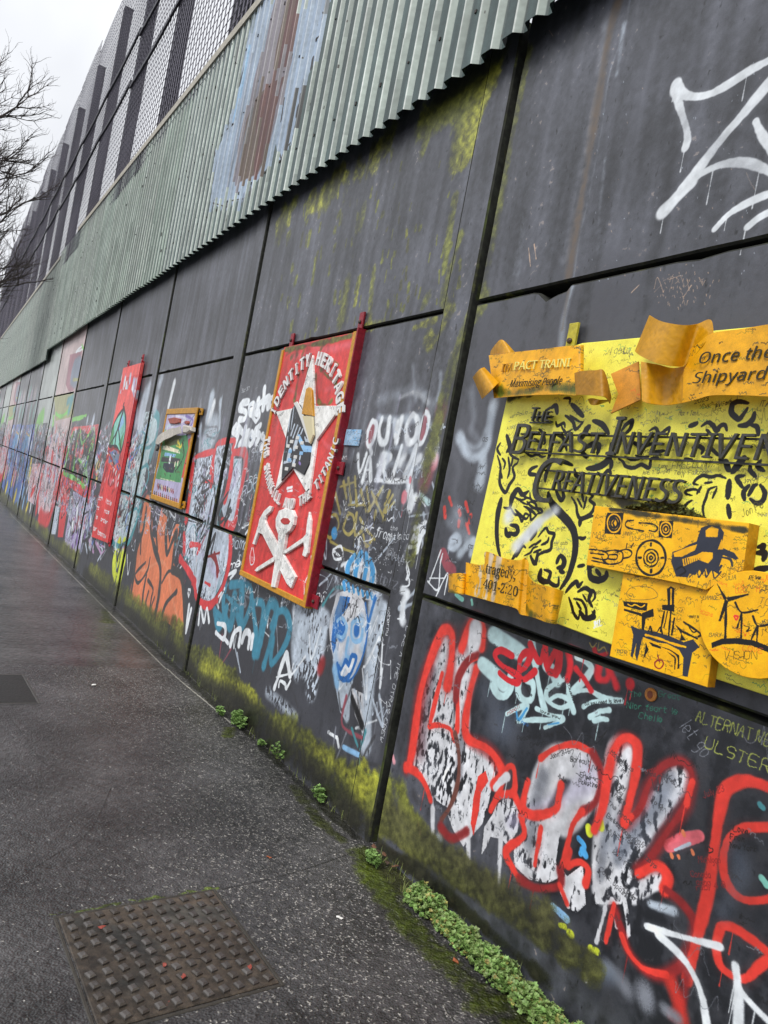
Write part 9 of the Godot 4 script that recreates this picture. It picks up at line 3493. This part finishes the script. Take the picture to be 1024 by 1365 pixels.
# ---- manhole
func make_manhole() -> void:
	var c := Vector3(-2.145, 0.0, 1.09)
	c.y = ground_y(c.x)
	var cover := thing("manhole_cover", "square rusty iron manhole cover with rows of raised studs in the pavement", "manhole cover", c)
	cover.rotation.y = deg_to_rad(3.0)
	cover.rotation.z = atan(0.023)
	var s := Sheet.new(-0.3, -0.3, 0.3, 0.3, 500.0)
	stamp_line(s.growth, scaled([Vector2(0.1, 0.9), Vector2(0.3, 0.7), Vector2(0.5, 0.6), Vector2(0.7, 0.75), Vector2(0.6, 0.95)], Vector2.ONE * 300.0), 42.0, 1.0, Color8(52, 52, 50), 0.35)
	stamp_line(s.growth, scaled([Vector2(0.3, 0.1), Vector2(0.25, 0.3), Vector2(0.15, 0.4)], Vector2.ONE * 300.0), 38.0, 1.0, Color8(54, 53, 50), 0.35)
	stamp_line(s.fresh, scaled([Vector2(0.72, 0.16), Vector2(0.62, 0.40), Vector2(0.5, 0.6), Vector2(0.30, 0.72)], Vector2.ONE * 300.0), 1.2, 0.3, Color8(16, 15, 14), 0.9)
	var tex := finish(s, Color8(70, 62, 54), 0.0, 0.3, 0.4, 60.0, 0.0, 0.2)
	var iron := painted("rusty cast iron", tex, 0.5, 0.3)
	var p := slab(rect_outline(-0.272, -0.272, 0.272, 0.272), -0.03, 0.006, 0.003, s.rect(), false)
	var lay := Basis(Vector3.RIGHT, -PI / 2)
	var plate := part("cover_plate", p, iron, cover, false)
	plate.basis = lay
	var rim := worn("dark iron rim", Color8(70, 66, 60), 0.6, 0.0)
	for r: Array in [[-0.287, -0.287, 0.287, -0.276], [-0.287, 0.276, 0.287, 0.287], [-0.287, -0.276, -0.276, 0.276], [0.276, -0.276, 0.287, 0.276]]:
		var f := part("cover_rim", slab(rect_outline(r[0], r[1], r[2], r[3]), -0.03, 0.003, 0.002, Rect2(0, 0, 1, 1), false), rim, cover, false)
		f.basis = lay
	var stud := slab(rect_outline(-0.0145, -0.0115, 0.0145, 0.0115), 0.004, 0.0165, 0.0045, Rect2(-0.1, 0.1, 0.2, 0.2), false)
	var tones := [worn("iron stud", Color8(92, 88, 86), 0.36, 0.2), worn("worn iron stud", Color8(108, 104, 102), 0.34, 0.25), worn("rusty iron stud", Color8(84, 78, 74), 0.45, 0.15)]
	for i in 11:
		for j in 11:
			if (i == 4 and j == 9) or (i == 5 and j == 10):
				continue
			var o := part("stud", stud, tones[rng.randi() % 3], cover, false)
			o.transform = Transform3D(lay * Basis(Vector3.BACK, 0.25 + rng.randf_range(-0.08, 0.08)), Vector3((i - 5) * 0.049, rng.randf_range(-0.002, 0.0), (j - 5) * 0.049))


# ---- little things
func make_small_things() -> void:
	var hatch := thing("service_cover", "small dark service cover set in the pavement at the left edge", "manhole cover", Vector3(-5.0, ground_y(-5.0), 1.32))
	hatch.rotation.y = deg_to_rad(3.0)
	hatch.rotation.z = atan(0.023)
	var flat := Basis(Vector3.RIGHT, -PI / 2)
	var lid := part("cover_plate", slab(rect_outline(-0.30, -0.115, 0.30, 0.115), -0.02, 0.004, 0.002, Rect2(0, 0, 1, 1), false), worn("dark cover iron", Color8(44, 43, 43), 0.55, 0.1), hatch, false)
	lid.basis = flat
	for r: Array in [[-0.322, -0.135, 0.322, -0.120], [-0.322, 0.120, 0.322, 0.135], [-0.322, -0.120, -0.305, 0.120], [0.305, -0.120, 0.322, 0.120]]:
		var f := part("cover_rim", slab(rect_outline(r[0], r[1], r[2], r[3]), -0.02, 0.003, 0.002, Rect2(0, 0, 1, 1), false), worn("grey cover rim", Color8(84, 82, 80), 0.5, 0.1), hatch, false)
		f.basis = flat
	var blue := Sheet.new(-3.60, 1.83, -3.41, 1.95, 300.0)
	squiggles(blue, 24, Rect2(-3.59, 1.84, 0.16, 0.1), ["bluegrey", "pale", "azure"], 0.03, 0.004)
	tag(part("blue_notice", slab(rect_outline(-3.595, 1.846, -3.425, 1.938), 0.004, 0.009, 0.001, blue.rect()), painted("pale blue notice", finish(blue, Color8(150, 184, 214), 0.05, 0.1, 0.1, 60.0), 0.6, 0.0)), "small pale blue notice fixed to the wall beside the star mural", "notice")
	var badge := thing("round_badge", "small round orange badge stuck among the green words", "badge", Vector3(-1.35, 1.128, 0.002))
	part("badge_disc", slab(round_outline(Vector2(-1.35, 1.128), 0.021, 0.021, 20), 0.002, 0.008, 0.002), worn("orange badge", Color8(214, 140, 66), 0.4), badge)
	part("badge_figure", slab(round_outline(Vector2(-1.35, 1.128), 0.010, 0.012, 10), 0.008, 0.010, 0.001), plain("dark badge print", Color8(120, 62, 40), 0.5), badge)
	var scrap := func(called: String, label: String, cat: String, at: Vector3, size: float, mat: Material, group := "") -> void:
		var st := begin()
		var n := 7
		var ring := PackedVector3Array()
		for k in n:
			var r := size * rng.randf_range(0.5, 1.1)
			ring.append(Vector3(cos(TAU * k / n) * r, rng.randf_range(0.001, 0.35 * size), sin(TAU * k / n) * r * 0.65))
		for k in n:
			var a := Vector3(0, size * 0.28, 0)
			var b := ring[k]
			var d := ring[(k + 1) % n]
			face(st, a, b, d, d)
			face(st, a - Vector3(0, 0.001, 0), d - Vector3(0, 0.001, 0), b - Vector3(0, 0.001, 0), b - Vector3(0, 0.001, 0))
		var o := part(called, st.commit(), mat)
		o.position = at
		o.rotation.y = rng.randf() * TAU
		tag(o, label, cat, group)
	var paper := plain("white paper", Color8(226, 226, 222), 0.7)
	scrap.call("paper_scrap", "crumpled white paper scrap on the tarmac right of the manhole", "litter", Vector3(-2.15, ground_y(-2.15), 0.44), 0.016, paper)
	scrap.call("paper_scrap", "white paper scrap on the pavement beyond the dark patch", "litter", Vector3(-5.1, ground_y(-5.1), 0.78), 0.03, paper)
	var leaf := plain("red leaf", Color8(146, 70, 60), 0.6)
	for p: Array in [[-2.30, 1.26, "red leaf on the manhole cover near its left edge"], [-2.06, 1.12, "red leaf in the middle of the manhole cover"], [-1.99, 1.08, "dark red leaf on the manhole cover right of the middle one"], [-1.97, 0.87, "red leaf at the right edge of the manhole cover"], [-1.905, 1.15, "red leaf just off the near edge of the manhole cover"]]:
		scrap.call("red_leaf", p[2], "leaf", Vector3(p[0], ground_y(p[0]) + (0.012 if p[0] < -1.91 else 0.002), p[1]), 0.014, leaf)
	scrap.call("brown_leaf", "orange brown leaf on the tarmac above the manhole", "leaf", Vector3(-2.62, ground_y(-2.62), 0.52), 0.014, plain("brown leaf", Color8(150, 84, 52), 0.7))
	scrap.call("brown_leaf", "brown leaf lying beside the strip of green weeds", "leaf", Vector3(-1.80, ground_y(-1.80), 0.16), 0.022, plain("brown leaf", Color8(150, 84, 52), 0.7))
	for k in 5:
		scrap.call("dead_leaf", ["rust brown dead leaf highest in the heap at the wall joint", "dark dead leaf lowest in the heap at the wall joint", "curled dead leaf in the heap under the wall joint", "dead leaf at the right end of the heap by the wall joint", "broad dead leaf in the middle of the heap at the wall joint"][k], "leaf", Vector3(-2.58 + k * 0.045, ground_y(-2.5) + 0.012 + 0.006 * (k % 3), 0.025 + 0.012 * (k % 2)), 0.022, plain("dead leaf %d" % (k % 2), [Color8(104, 72, 54), Color8(72, 56, 46)][k % 2], 0.8), "dead leaves at the wall joint")


func leaf_rosette(size: float) -> ArrayMesh:
	var st := begin()
	for k in 9:
		var b := Basis(Vector3.UP, k * 2.4) * Basis(Vector3.RIGHT, 0.25 + 0.1 * (k % 5))
		var l := size * (0.7 + 0.08 * (k % 4))
		var y := size * 0.12 * k * 0.4
		var p := [Vector3(0, y, 0), b * Vector3(-0.36, 0.05, -0.5) * l + Vector3(0, y, 0), b * Vector3(0, -0.06, -1.05) * l + Vector3(0, y, 0), b * Vector3(0.36, 0.05, -0.5) * l + Vector3(0, y, 0)]
		face(st, p[0], p[1], p[2], p[2])
		face(st, p[0], p[2], p[3], p[3])
	return st.commit()


func make_plants() -> void:
	var green := StandardMaterial3D.new()
	green.resource_name = "chickweed leaves"
	green.vertex_color_use_as_albedo = true
	green.roughness = 0.5
	green.backlight_enabled = true
	green.backlight = Color(0.16, 0.22, 0.06)
	# the strip of weeds along the foot of the wall
	var mm := MultiMesh.new()
	mm.transform_format = MultiMesh.TRANSFORM_3D
	mm.use_colors = true
	mm.mesh = leaf_rosette(0.011)
	var n := 5200
	mm.instance_count = n
	for i in n:
		var x := -2.20 + 1.3 * pow(rng.randf(), 1.0)
		var lump := 0.5 + 0.3 * sin(x * 23.0) * sin(x * 9.0 + 1.0) + 0.25 * sin(x * 61.0 + 2.0)
		var wide := 0.042 + 0.026 * lump
		var q := rng.randf_range(-1.0, 1.0)
		var z := 0.062 + q * wide
		var top := (0.030 + 0.050 * lump) * sqrt(maxf(0.0, 1.0 - q * q))
		var at := Vector3(x, ground_y(x) + rng.randf_range(0.35, 1.0) * top, maxf(0.012, z))
		var b := Basis(Vector3.UP, rng.randf() * TAU) * Basis(Vector3.RIGHT, rng.randf_range(-0.5, 0.9)) * Basis(Vector3.BACK, rng.randf_range(-0.5, 0.5))
		mm.set_instance_transform(i, Transform3D(b * rng.randf_range(0.45, 1.5), at))
		var g := rng.randf_range(0.75, 1.25)
		var dry := 1.0 if rng.randf() > 0.08 else 1.7
		mm.set_instance_color(i, Color(0.20 * g * dry, 0.31 * g * rng.randf_range(0.85, 1.15), 0.09 * g))
	var mi := MultiMeshInstance3D.new()
	mi.name = "weed_strip"
	mi.multimesh = mm
	mi.material_override = green
	add_child(mi)
	tag(mi, "bright green strip of small leaved weeds at the foot of the wall", "weeds")
	mi.set_meta("kind", "stuff")
	var blades := MultiMesh.new()
	blades.transform_format = MultiMesh.TRANSFORM_3D
	var bst := begin()
	face(bst, Vector3(-0.0012, 0, 0), Vector3(-0.0010, 0.5, 0.06), Vector3(0.0010, 0.5, 0.06), Vector3(0.0012, 0, 0))
	face(bst, Vector3(-0.0010, 0.5, 0.06), Vector3(0.0, 1.0, 0.3), Vector3(0.0, 1.0, 0.3), Vector3(0.0010, 0.5, 0.06))
	blades.mesh = bst.commit()
	blades.instance_count = 420
	for i in 420:
		var x := -2.5 + 1.7 * rng.randf() if i < 300 else -6.5 + 3.8 * rng.randf()
		var b := Basis(Vector3.UP, rng.randf() * TAU) * Basis(Vector3.RIGHT, rng.randf_range(-0.3, 0.5))
		var tall := rng.randf_range(0.025, 0.075)
		blades.set_instance_transform(i, Transform3D(b * Basis.from_scale(Vector3(1.0, tall, tall)), Vector3(x, ground_y(x), rng.randf_range(0.006, 0.11) if i < 300 else rng.randf_range(0.004, 0.03))))
	var bi := MultiMeshInstance3D.new()
	bi.name = "grass_blades"
	bi.multimesh = blades
	bi.material_override = plain("thin grass", Color8(122, 134, 70), 0.6)
	add_child(bi)
	tag(bi, "thin pale grass blades scattered in the crack along the wall", "grass")
	bi.set_meta("kind", "stuff")
	var spots := [[-4.24, 0.05, 0.105, 260, "largest green weed by the wall below the red mural"], [-4.46, 0.09, 0.06, 90, "small green weed left of the largest one by the wall"], [-3.12, 0.03, 0.07, 90, "small green weed against the dark foot of the wall, nearer the joint"], [-3.88, 0.03, 0.04, 40, "tiny green sprig by the wall below the star mural"], [-2.46, 0.10, 0.06, 110, "small green weed beside the dead leaves at the wall joint"], [-3.68, 0.015, 0.09, 50, "thin pale weed growing against the mossy wall"]]
	for s: Array in spots:
		var w := thing("weed", s[4], "weed", Vector3(s[0], ground_y(s[0]), s[1]), "weeds along the foot of the wall")
		var one := MultiMesh.new()
		one.transform_format = MultiMesh.TRANSFORM_3D
		one.use_colors = true
		one.mesh = leaf_rosette(0.012)
		one.instance_count = s[3]
		var st := begin()
		for i in int(s[3]):
			var a := rng.randf() * TAU
			var r: float = s[2] * 0.8 * sqrt(rng.randf())
			var at := Vector3(cos(a) * r, s[2] * (0.2 + 0.9 * rng.randf()) * (1.0 - 0.6 * r / s[2]), sin(a) * r * 0.45)
			one.set_instance_transform(i, Transform3D(Basis(Vector3.UP, rng.randf() * TAU) * Basis(Vector3.RIGHT, rng.randf_range(-0.4, 1.0)) * rng.randf_range(0.7, 1.5), at))
			var g := rng.randf_range(0.75, 1.25)
			one.set_instance_color(i, Color(0.18 * g, 0.30 * g, 0.085 * g))
			if i % 8 == 0:
				tube(st, PackedVector3Array([Vector3.ZERO, at * Vector3(0.5, 0.6, 0.5), at]), PackedFloat32Array([0.002, 0.0015, 0.0008]), 4)
		part("stem", st.commit(), plain("weed stem", Color8(98, 112, 60), 0.7), w, false)
		var f := MultiMeshInstance3D.new()
		f.name = "foliage"
		f.multimesh = one
		f.material_override = green
		f.set_meta("kind", "stuff")
		w.add_child(f)


# ---- bare tree
func make_tree() -> void:
	var base := Vector3(-20.0, ground_y(-20.0), 3.1)
	var tree := thing("bare_tree", "leafless winter tree with fine dark twigs at the left edge", "tree", base)
	var bark := worn("dark bark", Color8(84, 76, 72), 0.85)
	var st := begin()
	tube(st, PackedVector3Array([Vector3(0, -0.1, 0), Vector3(0.03, 0.6, 0), Vector3(-0.05, 2.0, -0.05), Vector3(0.05, 3.6, -0.1), Vector3(0.0, 5.4, 0.0), Vector3(0.05, 7.2, 0.05), Vector3(0.0, 9.4, 0.0)]), PackedFloat32Array([0.24, 0.19, 0.165, 0.15, 0.11, 0.07, 0.02]), 10)
	part("trunk", st.commit(), bark, tree, false)
	var twigs := begin()
	var r2 := RandomNumberGenerator.new()
	r2.seed = 77
	for i in 30:
		st = begin()
		var y := 2.6 + 6.2 * (i + 0.5) / 30.0
		var ang := i * 2.4 + r2.randf_range(-0.3, 0.3)
		if i % 2 == 0:
			ang = -PI / 2 + r2.randf_range(-0.75, 0.75)
		var dir := Vector3(cos(ang), 0.35 + r2.randf() * 0.3, sin(ang)).normalized()
		var len_ := r2.randf_range(2.2, 3.1) * (1.0 if y < 7.0 else 0.75)
		limb(st, twigs, r2, Vector3(0, y, 0), dir, len_, 0.05, 0)
		part("branch", st.commit(), bark, tree, false)
	var t := part("twigs", twigs.commit(), bark, tree, false)
	t.set_meta("kind", "stuff")


func limb(st: SurfaceTool, twigs: SurfaceTool, r: RandomNumberGenerator, from: Vector3, dir: Vector3, len_: float, thick: float, level: int) -> void:
	var n := 6 if level < 2 else 3
	var path := PackedVector3Array([from])
	var radii := PackedFloat32Array([thick])
	var d := dir
	var at := from
	for i in n:
		d = (d + Vector3(r.randf_range(-0.3, 0.3), r.randf_range(-0.14, 0.26), r.randf_range(-0.3, 0.3))).normalized()
		at += d * len_ / n
		path.append(at)
		radii.append(maxf(0.0024, thick * (1.0 - 0.8 * (i + 1) / n)))
		if level < 3 and i > 0:
			for k in (2 if level < 2 else 1):
				var side := (d + Vector3(r.randf_range(-1, 1), r.randf_range(-0.5, 0.9), r.randf_range(-1, 1)) * 0.85).normalized()
				limb(st, twigs, r, at, side, len_ * r.randf_range(0.3, 0.48), maxf(0.004, thick * 0.42), level + 1)
	tube(st if level < 1 else twigs, path, radii, 6 if level == 0 else 3)
